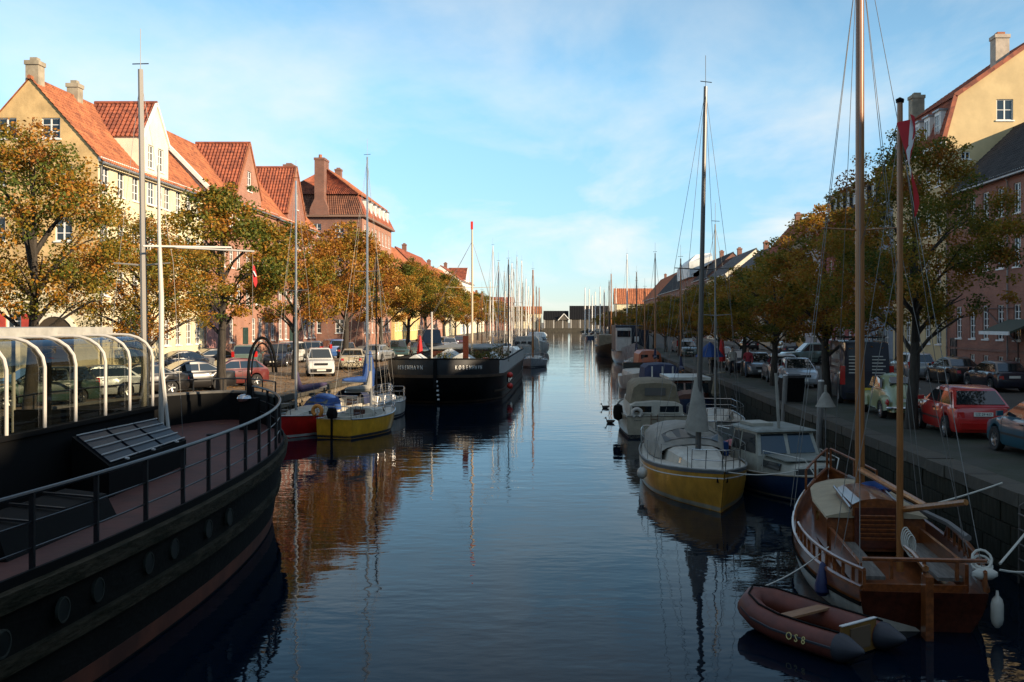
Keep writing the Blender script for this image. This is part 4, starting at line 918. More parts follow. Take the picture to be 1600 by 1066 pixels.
# beetle
def beetle(x, y, rz, pm, label):
    t = thing('parked_car', label, 'car', (x, y, QZ+.005), R(rz), GR)
    prof = [(-2.0,.45,.30,.30),(-1.93,.62,.50,.24),(-1.75,.82,.58,.24),(-1.4,1.06,.60,.24),(-1.0,1.30,.63,.22),(-.5,1.46,.65,.22),(0,1.50,.66,.22),(.38,1.44,.66,.22),(.62,1.28,.66,.22),(.92,.99,.64,.22),(1.3,.90,.56,.24),(1.65,.74,.44,.26),(1.9,.55,.28,.3)]
    rings = []
    for yy, zt, w, zb in prof:
        n = 10; half = []
        for k in range(n+1):
            a = math.pi*k/n; cx_ = math.cos(a); s_ = math.sin(a)**.62 if 0 < k < n else 0
            half.append((w*(abs(cx_)**.75)*(1 if cx_ >= 0 else -1), yy, zb + (zt-zb)*s_))
        rings.append(half)
    MB().loft(rings, closed=True, smooth=True).build('body', pm, t)
    for sy, L_, zc_ in ((-1.22, .62, .38), (1.22, .60, .38)):
        for sx in (-1, 1):
            f = MB(); rr = []
            for k in range(9):
                a = math.pi*k/8; cyy = sy + math.cos(a)*L_*(1 if sy*math.cos(a) > 0 else .85); czz = .30 + math.sin(a)*.46
                rr.append([(sx*.50, sy+(cyy-sy)*.8, czz*1.0+.03), (sx*.70, cyy, czz+.02), (sx*.79, sy+(cyy-sy)*.93, .28+(czz-.28)*.92), (sx*.79, sy+(cyy-sy)*.70, .26+(czz-.26)*.74), (sx*.50, sy+(cyy-sy)*.65, .26+(czz-.26)*.7)])
            f.loft(rr, closed=True, smooth=True).build('fender', pm, t)
            wheel(t, sx*.68, sy, .31, sx, 8)
    for sx in (-1, 1):
        MB().bx(sx*.60-.12, sx*.60+.12, -.65, .65, .24, .30).build('running_board', CHROME, t)
        MB().sphere((sx*.66,-1.74,.56), .10, 8, 5, (.7,.9,1.25)).build('tail_light', LAMP_R, t)
        MB().sphere((sx*.62,1.70,.66), .12, 8, 5).build('headlight', LAMP_W, t)
        p = [(sx*.665,-.05,1.02),(sx*.655,.56,1.02),(sx*.60,.34,1.36),(sx*.585,-.08,1.38)]
        q = [(sx*.66,-.85,1.02),(sx*.665,-.13,1.02),(sx*.585,-.15,1.38),(sx*.59,-.62,1.30)]
        for w in (p, q): MB().add([(a+sx*.02,b,c) for a,b,c in w]+[(a-sx*.06,b,c) for a,b,c in w], [(0,1,2,3),(7,6,5,4),(0,4,5,1),(1,5,6,2),(2,6,7,3),(3,7,4,0)]).build('side_window', CARG, t)
        MB().tube([(sx*.69,-1.0,.97),(sx*.69,.75,.97)], .012, 5).build('trim_strip', CHROME, t)
    q = [(-.42,-1.22,1.16),(.42,-1.22,1.16),(.36,-.88,1.36),(-.36,-.88,1.36)]
    MB().add([(a,b-.03,c+.035) for a,b,c in q]+[(a,b+.1,c-.1) for a,b,c in q], [(0,1,2,3),(0,4,5,1),(1,5,6,2),(2,6,7,3),(3,7,4,0)]).build('rear_window', CARG, t)
    q = [(-.52,.86,1.06),(.52,.86,1.06),(.47,.55,1.36),(-.47,.55,1.36)]
    MB().add([(a,b+.03,c+.02) for a,b,c in q]+[(a,b-.1,c-.1) for a,b,c in q], [(3,2,1,0),(0,4,5,1),(1,5,6,2),(2,6,7,3),(3,7,4,0)]).build('windscreen', CARG, t)
    for e in (-2.08, 2.02): MB().tube([(-.72,e+(.16 if e<0 else -.16),.40),(-.5,e,.40),(.5,e,.40),(.72,e+(.16 if e<0 else -.16),.40)], .045, 8).build('bumper', CHROME, t)
    pl = MB().bx(-.24,.24,-2.02,-1.985,.60,.71).build('number_plate', PLATE, t)
    return t
beetle(11.45, 36.3, -2, P['bgreen'], 'pale green vintage beetle shaped car parked between two masts')
# --- sunlit side
def lc(style, px, py, rz, c, label, dy=0):
    Y = yq(py); return car(style, gx(px, Y), Y + 1.6 + dy, rz, P[c], label, GL)
lc('hatch', 336, 608, 138, 'maroon', 'maroon car nose towards the canal beside a forked tree trunk')
lc('sedan', 268, 615, 132, 'black', 'black saloon with blue tinted side glass beside the barge railing')
lc('sedan', 262, 585, 135, 'grey', 'grey saloon behind the black one, under the cream house')
lc('sedan', 312, 578, 136, 'black', 'dark saloon with sunlit bonnet before the pink gate')
lc('mpv', 375, 578, 12, 'gg', 'grey green people carrier seen from behind by the forked tree')
lc('suv', 425, 574, 186, 'navy', 'dark off-road car seen through the black davit hoop')
lc('mpv', 443, 569, 180, 'white', 'white people carrier facing us behind the red boat mast')
lc('suv', 490, 589, 196, 'white', 'white small off-road car with black bumper on the brown cobbles')
lc('mpv', 482, 566, 10, 'grey', 'dark grey people carrier behind the white off-road car')
lc('mpv', 512, 560, 30, 'blue', 'bright blue car with tall tail lamps')
lc('hatch', 536, 560, 10, 'black', 'black hatchback right after the bright blue car')
lc('sedan', 545, 578, 8, 'sand', 'sand coloured saloon seen from behind near the blue sail cover')
lc('hatch', 586, 566, 350, 'silver', 'silver car half hidden by bicycles and the quay trees')
lc('suv', 617, 563, 196, 'green', 'dark green off-road car facing us above the barge bow')
lc('hatch', 648, 560, 196, 'gg', 'grey hatchback beside the folded red parasol')
lc('van', 668, 556, 196, 'black', 'dark van under the trees behind the barge flagpole')
lc('hatch', 628, 552, 10, 'lsilver', 'pale car in front of the yellow house')
for px, py, c, lab in ((700, 548, 'lsilver', 'pale silver car far down the sunny quay'), (690, 545, 'white', 'white car far down the sunny quay'), (716, 543, 'maroon', 'maroon car far down the sunny quay'), (676, 545, 'grey', 'grey car far down the sunny quay, before the cream house')):
    lc('hatch', px, py, 190, c, lab)
lc('wagon', 20, 640, 140, 'green', 'dark estate car seen through the glass pavilion frames')
lc('hatch', 110, 628, 138, 'lsilver', 'silver car seen through the glass pavilion beside the dark estate')
lc('sedan', 185, 622, 136, 'black', 'black saloon seen through the glass pavilion')
# ------------------------------------------------------------------ boats: local +y is the bow, z = 0 the waterline
def gloss(name, c, rough=.3, var=.28, coat=.2, metal=0, **k): return M('hull_' + name, c, rough, metal, var=var, scale=1.6, coat=coat, streak=(1.5, 1.5, 1), **k)
GELW = gloss('white', (.52, .49, .42), coat=.15); GELC = gloss('cream', (.33, .28, .20)); GELY = gloss('gold', (.56, .265, .03), .3, metal=.12, coat=.15); GELR = gloss('red', (.42, .012, .010)); GELL = gloss('yellow', (.62, .30, .02)); GELB = gloss('blue', (.012, .035, .085)); GELG = gloss('grey', (.34, .34, .33))
DECKG = M('deck_grey', (.20, .20, .18), .7, var=.25, bump=.3); DECKW = M('deck_white', (.46, .425, .35), .6, var=.15)
TEAK = M('varnished_wood', (.20, .058, .014), .3, var=.45, scale=2.5, coat=.5, streak=(5, 1, 5)); TEAKD = M('dark_mahogany', (.075, .018, .008), .3, var=.4, scale=2.5, coat=.5, streak=(5, 1, 5)); SPAR = M('spruce_spar', (.30, .115, .03), .35, var=.35, scale=2.0, coat=.4, streak=(8, 8, .5))
PLANK = M('grey_deck_planks', (.135, .12, .10), .85, var=.4, scale=2.5, streak=(9, 1, 1)); ALU = M('aluminium', (.45, .46, .46), .35, .85, var=.1); ALUW = M('white_spar', (.62, .61, .58), .4); STEEL = M('stainless_steel', (.55, .55, .55), .25, 1.0); WIRE = M('rigging_wire', (.16, .155, .145), .5, .2)
ROPE = M('white_rope', (.52, .50, .43), .9); NAVYC = M('navy_canvas', (.014, .020, .055), .85, var=.25); BLUEC = M('blue_canvas', (.012, .052, .19), .8, var=.25); TANC = M('tan_canvas', (.20, .16, .10), .85, var=.25, bump=.3); GREYC = M('grey_canvas', (.27, .25, .21), .85, var=.2, bump=.3); PURP = M('violet_canvas', (.045, .032, .075), .85, var=.3)
CLEAR = M('clear_vinyl', (.10, .10, .09), .08, spec=.6); BLKH = M('black_hull', (.007, .007, .007), .5, spec=.25, var=.5, scale=.8); BLKP = M('black_steel_paint', (.0045, .0045, .0045), .75, spec=.12, var=.2); ORNG = M('orange_buoy', (.62, .22, .03), .6); REDB = M('red_buoy', (.60, .03, .015), .5)
BOOTT = M('antifouling', (.05, .018, .014), .7, var=.3); BOOTB = M('dark_boot_top', (.02, .022, .028), .6)
class Hull:
    def __init__(s, L, B, sheer, transom=.6, draft=.45, tm=.42, p=2.3, e=2.6, rake=.5, sr=.0, n=18, m=7, es=None):
        s.L, s.B, s.sh, s.tr, s.dr, s.tm, s.p, s.e, s.rake, s.sr, s.n, s.m, s.es = L, B, sheer, transom, draft, tm, p, e, rake, sr, n, m, es
    def zs(s, t):
        a, b, c = s.sh; return a*(1-t)*(1-2*t) + b*4*t*(1-t) + c*t*(2*t-1)
    def hb(s, t):
        if t < s.tm: return s.B/2*(s.tr + (1-s.tr)*(1-((s.tm-t)/s.tm)**2))
        return s.B/2*max(.006, 1-((t-s.tm)/(1-s.tm))**s.p)
    def w(s, t, z):
        q = min(1, max(0, (s.zs(t)-z)/(s.zs(t)+s.dr))); e = s.e - (s.e-1.35)*max(0, (t-.55)/.45)
        if s.es: e = e + (s.es-e)*max(0, 1-t/.3)
        return s.hb(t)*max(0., 1-q**e)**(1/e)
    def y(s, t, z):
        f = max(0, min(1, z/s.zs(t))); return -s.L/2 + s.L*t + s.rake*(f-1)*t**3 - s.sr*(f-1)*(1-t)**4
    def P(s, t, z, side, off=0): return (side*(s.w(t, z)+off), s.y(t, z), z)
    def mesh(s, lo=None, hi=None, t0=0, t1=1, off=0):
        """skin between two heights (functions of t), both sides, closed at the stern"""
        lo = lo or (lambda t: -s.dr*.98); hi = hi or s.zs; rings = []
        for i in range(s.n+1):
            t = t0 + (t1-t0)*i/s.n; a, b = hi(t), lo(t); half = [a + (b-a)*k/s.m for k in range(s.m+1)]
            rings.append([s.P(t, z, -1, off) for z in half] + [s.P(t, z, 1, off) for z in half[::-1]])
        mb = MB().loft(rings, closed=False, caps=False, smooth=True)
        if t0 == 0: mb.add(rings[0], [tuple(range(len(rings[0])))[::-1]])
        return mb
    def deck(s, dz=-.03, t0=0, t1=.995, camber=.04, inset=.02):
        vs = []
        for i in range(s.n+1):
            t = t0 + (t1-t0)*i/s.n; z = s.zs(t)+dz; w = max(.004, s.w(t, z)-inset); y = s.y(t, z)
            vs += [(-w, y, z), (-w*.5, y, z+camber*.8), (0, y, z+camber), (w*.5, y, z+camber*.8), (w, y, z)]
        return MB().add(vs, [(i*5+k, i*5+k+1, i*5+k+6, i*5+k+5) for i in range(s.n) for k in range(4)], True)
    def line(s, zf, side, t0, t1, off=.0, n=16): return [s.P(t0+(t1-t0)*i/n, zf(t0+(t1-t0)*i/n), side, off) for i in range(n+1)]
def cabin(secs, smooth=False):
    """secs: (y, half width low, half width top, z low, z top)"""
    rings = []
    for y, wl, wt, z0, z1 in secs:
        rings.append([(-wl, y, z0), (-wl+(wl-wt)*.75, y, z0+(z1-z0)*.8), (-wt*.8, y, z1), (0, y, z1+.05*wt*1.2), (wt*.8, y, z1), (wl-(wl-wt)*.75, y, z0+(z1-z0)*.8), (wl, y, z0)])
    return MB().loft(rings, closed=True, caps=True, smooth=smooth)
def rig(t, x, y, zd, top, hb, yb, ys, zsh, mast_r=.07, mat=ALU, spreads=(.55,), wires=True, taper=.65, lean=(0,0), ant=True, n=8, wr=.007):
    tp = Vector((x+lean[0], y+lean[1], top)); bs = Vector((x, y, zd)); at = lambda q: bs.lerp(tp, q)
    m = MB().tube([bs, at(.5), tp], [mast_r, mast_r*(.5+taper*.5), mast_r*taper], n).build('mast', mat, t)
    if ant:
        MB().tube([tp, tp+Vector((0,0,.9))], .008, 4).build('antenna', WIRE, m)
        MB().tube([tp+Vector((-.18,0,.12)), tp+Vector((.16,.05,.14))], .012, 4).build('wind_vane', BLKP, m)
    for q in spreads:
        p = at(q); w = hb*.62
        for sx in (-1, 1): MB().tube([p, p+Vector((sx*w, -.08, .05))], [.022, .014], 5).build('spreader', mat, m)
    if wires:
        for sx in (-1, 1):
            pts = [Vector((sx*hb, y-.1, zsh))] + [at(q)+Vector((sx*hb*.62, -.08, .05)) for q in spreads] + [tp-Vector((0,0,.1))]
            MB().tube(pts, wr, 4).build('shroud', WIRE, t)
            q0 = spreads[0] if spreads else .6
            MB().tube([Vector((sx*hb, y-.35, zsh)), at(q0)], wr, 4).build('shroud', WIRE, t)
        MB().tube([Vector((0, yb, zsh+.25)), tp-Vector((0,0,.15))], wr, 4).build('forestay', WIRE, t)
        MB().tube([Vector((0, ys, zsh+.1)), tp], wr, 4).build('backstay', WIRE, t)
    return m
def pulpit(t, H, t0, h=.55, mat=STEEL, bow=True, name='pulpit', n=4, r=.014):
    mb = MB(); pts = []
    ts = [t0+(.985-t0)*i/n for i in range(n+1)] if bow else [.0+(t0)*i/n for i in range(n+1)][::-1]
    a = [Vector(H.P(q, H.zs(q), -1, -.04)) for q in ts]; b = [Vector(H.P(q, H.zs(q), 1, -.04)) for q in ts]
    up = Vector((0, .12 if bow else -.05, h)); loop = [p+up for p in a] + [p+up for p in b[::-1]]
    mb.tube(loop, r, 6); mid = [p+up*.5 for p in a] + [p+up*.5 for p in b[::-1]]; mb.tube(mid, r*.7, 5)
    for p in a[::2]+b[::2]: mb.tube([p, p+up], r, 5)
    return mb.build(name, mat, t)
def lifeline(t, H, t0, t1, n=4, h=.6):
    for sx in (-1, 1):
        pts = []
        for i in range(n+1):
            q = t0+(t1-t0)*i/n; p = Vector(H.P(q, H.zs(q), sx, -.04)); pts.append(p+Vector((0,0,h)))
            MB().tube([p, p+Vector((0,0,h))], .011, 5).build('stanchion', STEEL, t)
        MB().tube(pts, .006, 4).build('lifeline', WIRE, t)
def fender(t, x, y, z, mat, L=.55, r=.11): MB().lathe([(.02,L/2+.08),(.03,L/2),(r*.8,L/2-.06),(r,L/2-.14),(r,-L/2+.14),(r*.8,-L/2+.06),(.03,-L/2)], 10, (x,y,z)).build('fender', mat, t)
def horseshoe(t, c, mat, m=None, Rr=.2, r=.07, full=False): return MB().torus(c, Rr, r, m or Matrix.Rotation(R(90), 3, 'X'), 14, 8, -60 if not full else 0, 240 if not full else 360).build('lifebuoy', mat, t)

def yacht(label, loc, rz, L, B, top, hullm, group=None, sheer=(.8,.72,1.0), deckm=DECKW, cab=(.30,.62,.40), mastm=ALU, mast_t=.58, mast_r=.07, boom=None, hood=None, detail=2, stripe=None, boot=BOOTB, transom=.62, wires=True, spreads=(.52,), lean=(0,0), cat='sailing boat', name='sailing_boat', wr=.008, lifel=True, zdraft=.55, p=2.3, e=3.2):
    t = thing(name, label, cat, (loc[0], loc[1], 0), R(rz), group)
    H = Hull(L, B, sheer, transom=transom, p=p, draft=zdraft, e=e)
    H.mesh().build('hull', hullm, t); H.deck().build('deck', deckm, t)
    if detail:
        MB_ = H.mesh(lambda q: .02, lambda q: .13, off=.006); MB_.build('boot_stripe', boot, t)
        if stripe: H.mesh(lambda q: H.zs(q)-.20, lambda q: H.zs(q)-.17, off=.006).build('cove_stripe', stripe, t)
        for sx in (-1, 1): MB().tube([(a, b, c+.02) for a, b, c in H.line(H.zs, sx, 0, .995)], .03, 5).build('toe_rail', DECKG if hullm is GELY else ALU, t)
    a, b, hgt = cab; ya, yb = -L/2+a*L, -L/2+b*L; zc = H.zs((a+b)/2)-.03; wl = H.hb(a)*.70; wf = H.hb(b)*.58
    cm = cabin([(ya, wl, wl*.86, zc-.05, zc+hgt), ((ya+yb)/2, (wl+wf)/2*1.03, (wl+wf)/2*.88, zc-.05, zc+hgt*.97), (yb-.25, wf, wf*.8, zc-.05, zc+hgt*.75), (yb+.25, wf*.6, wf*.4, zc-.05, zc+.08)]).build('coachroof', DECKW, t)
    if detail:
        for sx in (-1, 1):
            for k in range(2):
                y0 = ya+.25+k*(yb-ya)*.42; y1 = y0+(yb-ya)*.28; f = lambda y: wl+(wf-wl)*(y-ya)/(yb-.25-ya)+.0
                q = [(sx*(f(y)-(.02+.30*hgt*z)+.02), y, zc+hgt*z) for y, z in ((y0,.3),(y1,.3),(y1,.68),(y0,.68))]
                MB().add([(a_+sx*.012,b_,c_) for a_,b_,c_ in q]+[(a_-sx*.05,b_,c_) for a_,b_,c_ in q], [(0,1,2,3),(0,4,5,1),(1,5,6,2),(2,6,7,3),(3,7,4,0)]).build('window', CARG, cm)
        MB().bx(-.28, .28, ya-.02, ya+.02, zc-.2, zc+hgt*.85).build('companionway', TEAKD if detail > 1 else BLK, t)
        ck = MB(); wck = H.hb(.12)*.62
        for sx in (-1, 1): ck.bx(sx*wck-.05, sx*wck+.05, -L/2+.25, ya, zc-.05, zc+.16)
        ck.bx(-wck, wck, -L/2+.22, -L/2+.32, zc-.05, zc+.14); ck.build('cockpit_coaming', DECKW, t)
    ym = -L/2+mast_t*L; zd = zc+hgt*.8 if a < mast_t < b else zc
    rig(t, 0, ym, zd, top, H.hb(mast_t)*.93, L/2-.15, -L/2+.1, H.zs(mast_t), mast_r, mastm, spreads, wires, lean=lean, wr=wr)
    if boom:
        cm_, bl = boom[0], boom[1]; z0 = zd+.75; b0 = Vector((0, ym-.1, z0)); b1 = Vector((0, ym-bl, z0+.12))
        MB().tube([b0, b1], .045, 6).build('boom', mastm, t)
        rr = [.05, .17, .16, .13, .10, .05]; MB().tube([b0.lerp(b1, q)+Vector((0,0,.12+(.25 if q < .1 else 0)*1)) for q in (0,.12,.35,.6,.85,1)], rr, 8).build('sail_cover', cm_, t)
        MB().tube([b0+Vector((0,.02,.9)), b0+Vector((0,-.08,.45)), b0+Vector((0,-.2,.15))], [.05,.12,.17], 8).build('sail_cover', cm_, t)
    if hood:
        hw = wl*.95; rings = []
        for y, z in ((ya+.75, zc+hgt+.02), (ya+.45, zc+hgt+.38), (ya+.0, zc+hgt+.50), (ya-.35, zc+hgt+.46)):
            rings.append([(hw*math.cos(math.pi*k/8)*(1 if k not in (0,8) else 1), y, zc+.12+(z-zc-.12)*(math.sin(math.pi*k/8)**.6 if 0 < k < 8 else 0)) for k in range(9)])
        MB().loft(rings, closed=False, caps=False, smooth=True).build('spray_hood', hood, t)
        pan = [Vector(rings[0][k]).lerp(Vector(rings[1][k]), .25)+Vector((0,.012,.012)) for k in (2,3,4,5,6)] + [Vector(rings[0][k]).lerp(Vector(rings[1][k]), .85)+Vector((0,.012,.012)) for k in (6,5,4,3,2)]
        MB().add(pan, [tuple(range(10))]).build('hood_window', CLEAR, t)
    if detail > 1:
        pulpit(t, H, .86); pulpit(t, H, .12, bow=False, name='pushpit')
        if lifel: lifeline(t, H, .14, .84)
    return t, H, zc
# ------------------------------------------------------------------ boats at the shaded quay
GRB = 'boats moored along the shaded quay'; GLB = 'boats moored along the sunlit quay'
# gold hulled yacht, bow to us
t, H, zc = yacht('gold hulled sailing yacht with white coachroof and grey cockpit tent, bow to us', (3.68, 30.2), 183, 8.8, 2.85, 11.7, GELY, GRB, sheer=(.85,.82,1.12), mastm=M('dark_mast', (.10,.095,.09), .4, .5), mast_t=.57, mast_r=.085, cab=(.30,.76,.40), stripe=WHITE, boot=GELC, spreads=(.50,), lean=(-.22,0), zdraft=.6, p=2.3, e=3.6, wr=.006, transom=.7)
H.mesh(lambda q: H.zs(q)-.07, lambda q: H.zs(q)+.01, off=.012).build('grey_gunwale', M('grey_band', (.09,.095,.10), .5), t)
MB().tube([(0,.55,3.3),(0,.52,2.3),(.02,.5,1.75)], [.09,.27,.36], 10).build('mast_cover', GREYC, t)
rings = []
for y, w, z in ((-.25,.95,zc+.44),(-.95,1.08,zc+.92),(-1.9,1.12,zc+.98),(-3.6,1.05,zc+.85),(-3.9,1.0,zc+.3)):
    rings.append([(w*math.cos(math.pi*k/10)*(1.0 if k not in (1,9) else 1.02), y, zc+.02+(z-zc)*(math.sin(math.pi*k/10)**.5 if 0 < k < 10 else 0)) for k in range(11)])
MB().loft(rings, closed=False, caps=False, smooth=True).build('cockpit_tent', GREYC, t)
wn = [Vector(rings[0][k]).lerp(Vector(rings[1][k]), .35)+Vector((0,.02,.015)) for k in range(2,9)]+[Vector(rings[0][k]).lerp(Vector(rings[1][k]), .88)+Vector((0,.02,.015)) for k in range(8,1,-1)]
MB().add(wn, [tuple(range(14))]).build('tent_window', CLEAR, t)
fender(t, 1.62, .6, .55, GELW, .35, .15); MB().bx(-.14,.14,4.05,4.12,.80,1.0).build('bow_plate', BLKP, t)
MB().tube([(-.05,-.2,2.2),(-.35,-1.4,2.05),(-.5,-2.6,2.0)], [.12,.16,.08], 8).build('sail_cover', TANC, t)
# cream motor cruiser, stern to us
t = thing('motor_cruiser', 'cream motor cruiser with tan canvas wheelhouse, stern to us', 'motor boat', (3.55, 47.2, 0), R(2), GRB); t.scale = (1, 1, .94)
H = Hull(8.0, 2.7, (1.0,1.05,1.4), transom=.94, draft=.4, p=2.6, e=4.0); H.mesh().build('hull', GELC, t); H.deck().build('deck', DECKW, t)
H.mesh(lambda q: H.zs(q)-.07, lambda q: H.zs(q)+.02, off=.03).build('rubbing_band', GELW, t); H.mesh(lambda q: -.05, lambda q: .14, off=.006).build('boot_stripe', BOOTB, t)
cabin([(-3.75,1.15,1.10,.98,1.55),(-2.6,1.15,1.05,.98,1.62),(1.4,1.0,.85,1.0,1.7),(2.8,.6,.4,1.1,1.3)]).build('cabin', DECKW, t)
cn = cabin([(-3.3,1.08,.86,1.5,2.38),(-2.9,1.10,.92,1.5,2.52),(-.6,1.05,.9,1.5,2.5),(.1,1.0,.78,1.5,1.75)], True).build('canvas_top', TANC, t)
MB().bx(-.45,.45,-3.345,-3.30,1.85,2.2).build('canvas_window', CLEAR, cn)
for x in (-.62, .55):
    w = MB().bx(x-.42,x+.42,-3.80,-3.755,1.12,1.42).build('window', CARG, t)
    f = MB(); f.bx(x-.46,x+.46,-3.83,-3.76,1.08,1.13).bx(x-.46,x+.46,-3.83,-3.76,1.41,1.46).bx(x-.46,x-.41,-3.82,-3.76,1.13,1.41).bx(x+.41,x+.46,-3.82,-3.76,1.13,1.41); f.build('frame', DECKW, w)
horseshoe(t, (-.85,-3.98,1.12), M('dirty_white_buoy', (.46,.42,.36), .8), Rr=.19, r=.075)
mb = MB()
for x in (-.26,.02): mb.tube([(x,-4.03,1.05),(x,-4.05,.25)], .022, 5)
for z in (.35,.6,.85): mb.tube([(-.26,-4.05,z),(.02,-4.05,z)], .02, 5)
mb.build('ladder', M('teak_ladder', (.16,.10,.06), .6), t); MB().lathe([(.02,.4),(.19,.3),(.22,0),(.19,-.3),(.02,-.4)], 10, (-1.5,-2.2,1.0)).build('fender', BLKP, t); MB().lathe([(.02,.3),(.15,.22),(.17,0),(.15,-.22),(.02,-.3)], 10, (-1.48,-1.2,.9)).build('fender', BLKP, t)
for x, s in ((-.72, 'KAJA'), (.62, 'CHRISTIANSHAVN')): obj('lettering', text_mesh(s, .11, .003), BLK, t, (x,-4.018,.78), rot=(R(90),0,0)) if False else None
mb = MB()
for k in range(5): mb.bx(.35+k*.07,.38+k*.07,-4.012,-4.004,.76,.80); mb.bx(-.95+k*.06,-.92+k*.06,-4.012,-4.004,.76,.80)
struct(mb.build('lettering', BLK, t), 'stuff')
# white boats between the cruiser and the quay
t, H, zc = yacht('white yacht with rounded bow and bow rail squeezed between cruiser and quay', (6.2, 43.6), 172, 7.5, 2.5, 9.0, GELW, GRB, mastm=M('dull_alloy', (.22,.22,.21), .5, .5), mast_r=.045, boom=(TANC, 2.6), cab=(.3,.66,.4))
t = thing('motor_boat', 'small cruiser with blue striped white roof beside the cream cruiser', 'motor boat', (6.0, 52.0, 0), R(182), GRB)
H = Hull(7.5, 2.5, (.9,.95,1.3), transom=.85, p=2.4, e=3); H.mesh().build('hull', GELB, t); H.deck().build('deck', DECKW, t)
cabin([(-3.0,1.0,.9,.9,1.9),(.6,1.0,.85,.9,1.95),(1.2,.95,.5,.9,1.3)]).build('cabin', TEAKD, t)
MB().bx(-1.05,1.05,-3.1,.75,1.97,2.12).build('roof', GELW, t)
for x in (-.62,0,.62): MB().bx(x-.26,x+.26,.80,1.02,1.35,1.85).build('window', CARG, t)
t = thing('motor_boat', 'white cabin boat with navy canvas cockpit sides, behind the cream cruiser', 'motor boat', (5.4, 60.5, 0), R(180), GRB)
H = Hull(8.2, 2.8, (1.0,1.0,1.35), transom=.9, p=2.4, e=3); H.mesh().build('hull', GELW, t); H.deck().build('deck', DECKW, t)
cabin([(-3.2,1.2,1.1,.95,1.55),(2.2,1.0,.8,1.0,1.6),(3.0,.5,.3,1.1,1.2)]).build('cabin', DECKW, t)
cabin([(-3.1,1.1,1.0,1.5,2.35),(.4,1.1,.95,1.5,2.35),(.9,1.0,.8,1.5,1.6)]).build('canvas_top', NAVYC, t)
for x in (-.6,0,.6): MB().bx(x-.04,x+.04,.86,.98,1.5,2.3).build('frame', GELW, t)
# blue boat with wheelhouse
t = thing('motor_boat', 'blue hulled boat with white wheelhouse beside the gold yacht', 'motor boat', (6.25, 29.9, 0), R(193), GRB); t.scale = (1, 1, .85)
H = Hull(7.4, 2.35, (.72,.70,1.05), transom=.8, p=2.2, e=3.0, draft=.4); H.mesh().build('hull', GELB, t); H.deck(-.02).build('deck', DECKG, t)
for sx in (-1,1): MB().tube([(a,b,c+.01) for a,b,c in H.line(H.zs, sx, 0, .99)], .035, 6).build('rubbing_strake', GELC, t)
H.mesh(lambda q: .06, lambda q: .12, off=.006).build('boot_stripe', GELC, t)
DW = M('dull_white_paint', (.36,.345,.28), .5, var=.25, scale=2.0); DGRN = M('grey_green_roof', (.20,.215,.19), .6, var=.2)
cab_ = MB()
zf, zr_ = .74, 2.02; y0, y1, y1t = -1.7, .35, .05; w0, w1 = .98, .86
def quadbox(mb, q, n, th):
    n = Vector(n)*th; q = [Vector(p) for p in q]; return mb.add([p+n for p in q]+[p-n for p in q], [(0,1,2,3),(7,6,5,4),(0,4,5,1),(1,5,6,2),(2,6,7,3),(3,7,4,0)])
cab_.loft([[(-w0,y0,zf-.1),(w0,y0,zf-.1),(w0,y1,zf-.1),(-w0,y1,zf-.1)],[(-w0*.98,y0,1.25),(w0*.98,y0,1.25),(w0*.98,y1*.98,1.25),(-w0*.98,y1*.98,1.25)],[(-w1,y0+.08,zr_),(w1,y0+.08,zr_),(w1,y1t,zr_),(-w1,y1t,zr_)]], smooth=False).build('wheelhouse', DW, t)
for sx, wd in ((-1,.78),(1,.78)):
    x0_, x1_ = sx*.06, sx*.84; mb = MB(); quadbox(mb, [(x0_,y1*.97,1.30),(x1_,y1*.97,1.30),(sx*.76,y1t+.03,1.93),(x0_,y1t+.03,1.93)], (0,1,.4), .012); mb.build('windscreen', GLASS, t)
    mb = MB(); quadbox(mb, [(sx*.965,-.9,1.30),(sx*.965,.18,1.30),(sx*.88,-.02,1.92),(sx*.88,-.9,1.92)], (sx,0,.1), .012); mb.build('side_window', CARG, t)
    mb = MB(); quadbox(mb, [(sx*.965,-1.55,1.30),(sx*.965,-1.05,1.30),(sx*.88,-1.05,1.92),(sx*.88,-1.5,1.92)], (sx,0,.1), .012); mb.build('side_window', CARG, t)
MB().loft([[(-.95,-1.75,2.02),(.95,-1.75,2.02),(.93,.25,2.02),(-.93,.25,2.02)],[(-.93,-1.75,2.08),(.93,-1.75,2.08),(.9,.22,2.07),(-.9,.22,2.07)],[(-.7,-1.6,2.15),(.7,-1.6,2.15),(.7,.0,2.13),(-.7,.0,2.13)]], smooth=False).build('wheelhouse_roof', DGRN, t)
MB().bx(.1,.75,-1.5,-.5,2.14,2.24).build('roof_hatch', DW, t)
cabin([(.2,.86,.78,.7,1.22),(1.6,.72,.62,.75,1.20),(2.0,.62,.5,.8,1.12),(2.05,.55,.45,.8,1.0)]).build('foredeck_cabin', DW, t)
MB().bx(-.72,.72,.3,1.75,1.245,1.275).build('foredeck_top', DGRN, t)
for sx in (-1,1):
    MB().bx(sx*.33-.25,sx*.33+.25,2.035,2.07,.86,1.06).build('window', CARG, t)
    mb = MB(); quadbox(mb, [(sx*.835,.35,.9),(sx*.76,1.35,.9),(sx*.70,1.35,1.12),(sx*.785,.35,1.12)], (sx,0,.1), .02); mb.build('window', CARG, t)
    MB().tube([(sx*.9,.5,.75),(sx*.88,.55,1.45),(sx*.5,2.4,1.42),(sx*.3,2.6,.95)], .016, 6).build('handrail', GELW, t)
MB().tube([(-1.0,-2.7,.7),(-1.0,-2.7,1.9),(-.98,-1.75,1.92)], .02, 6).tube([(1.0,-2.7,.7),(1.0,-2.7,1.9),(.98,-1.75,1.92)], .02, 6).tube([(-1.0,-2.7,1.9),(1.0,-2.7,1.9)], .02, 6).build('awning_frame', GELW, t)
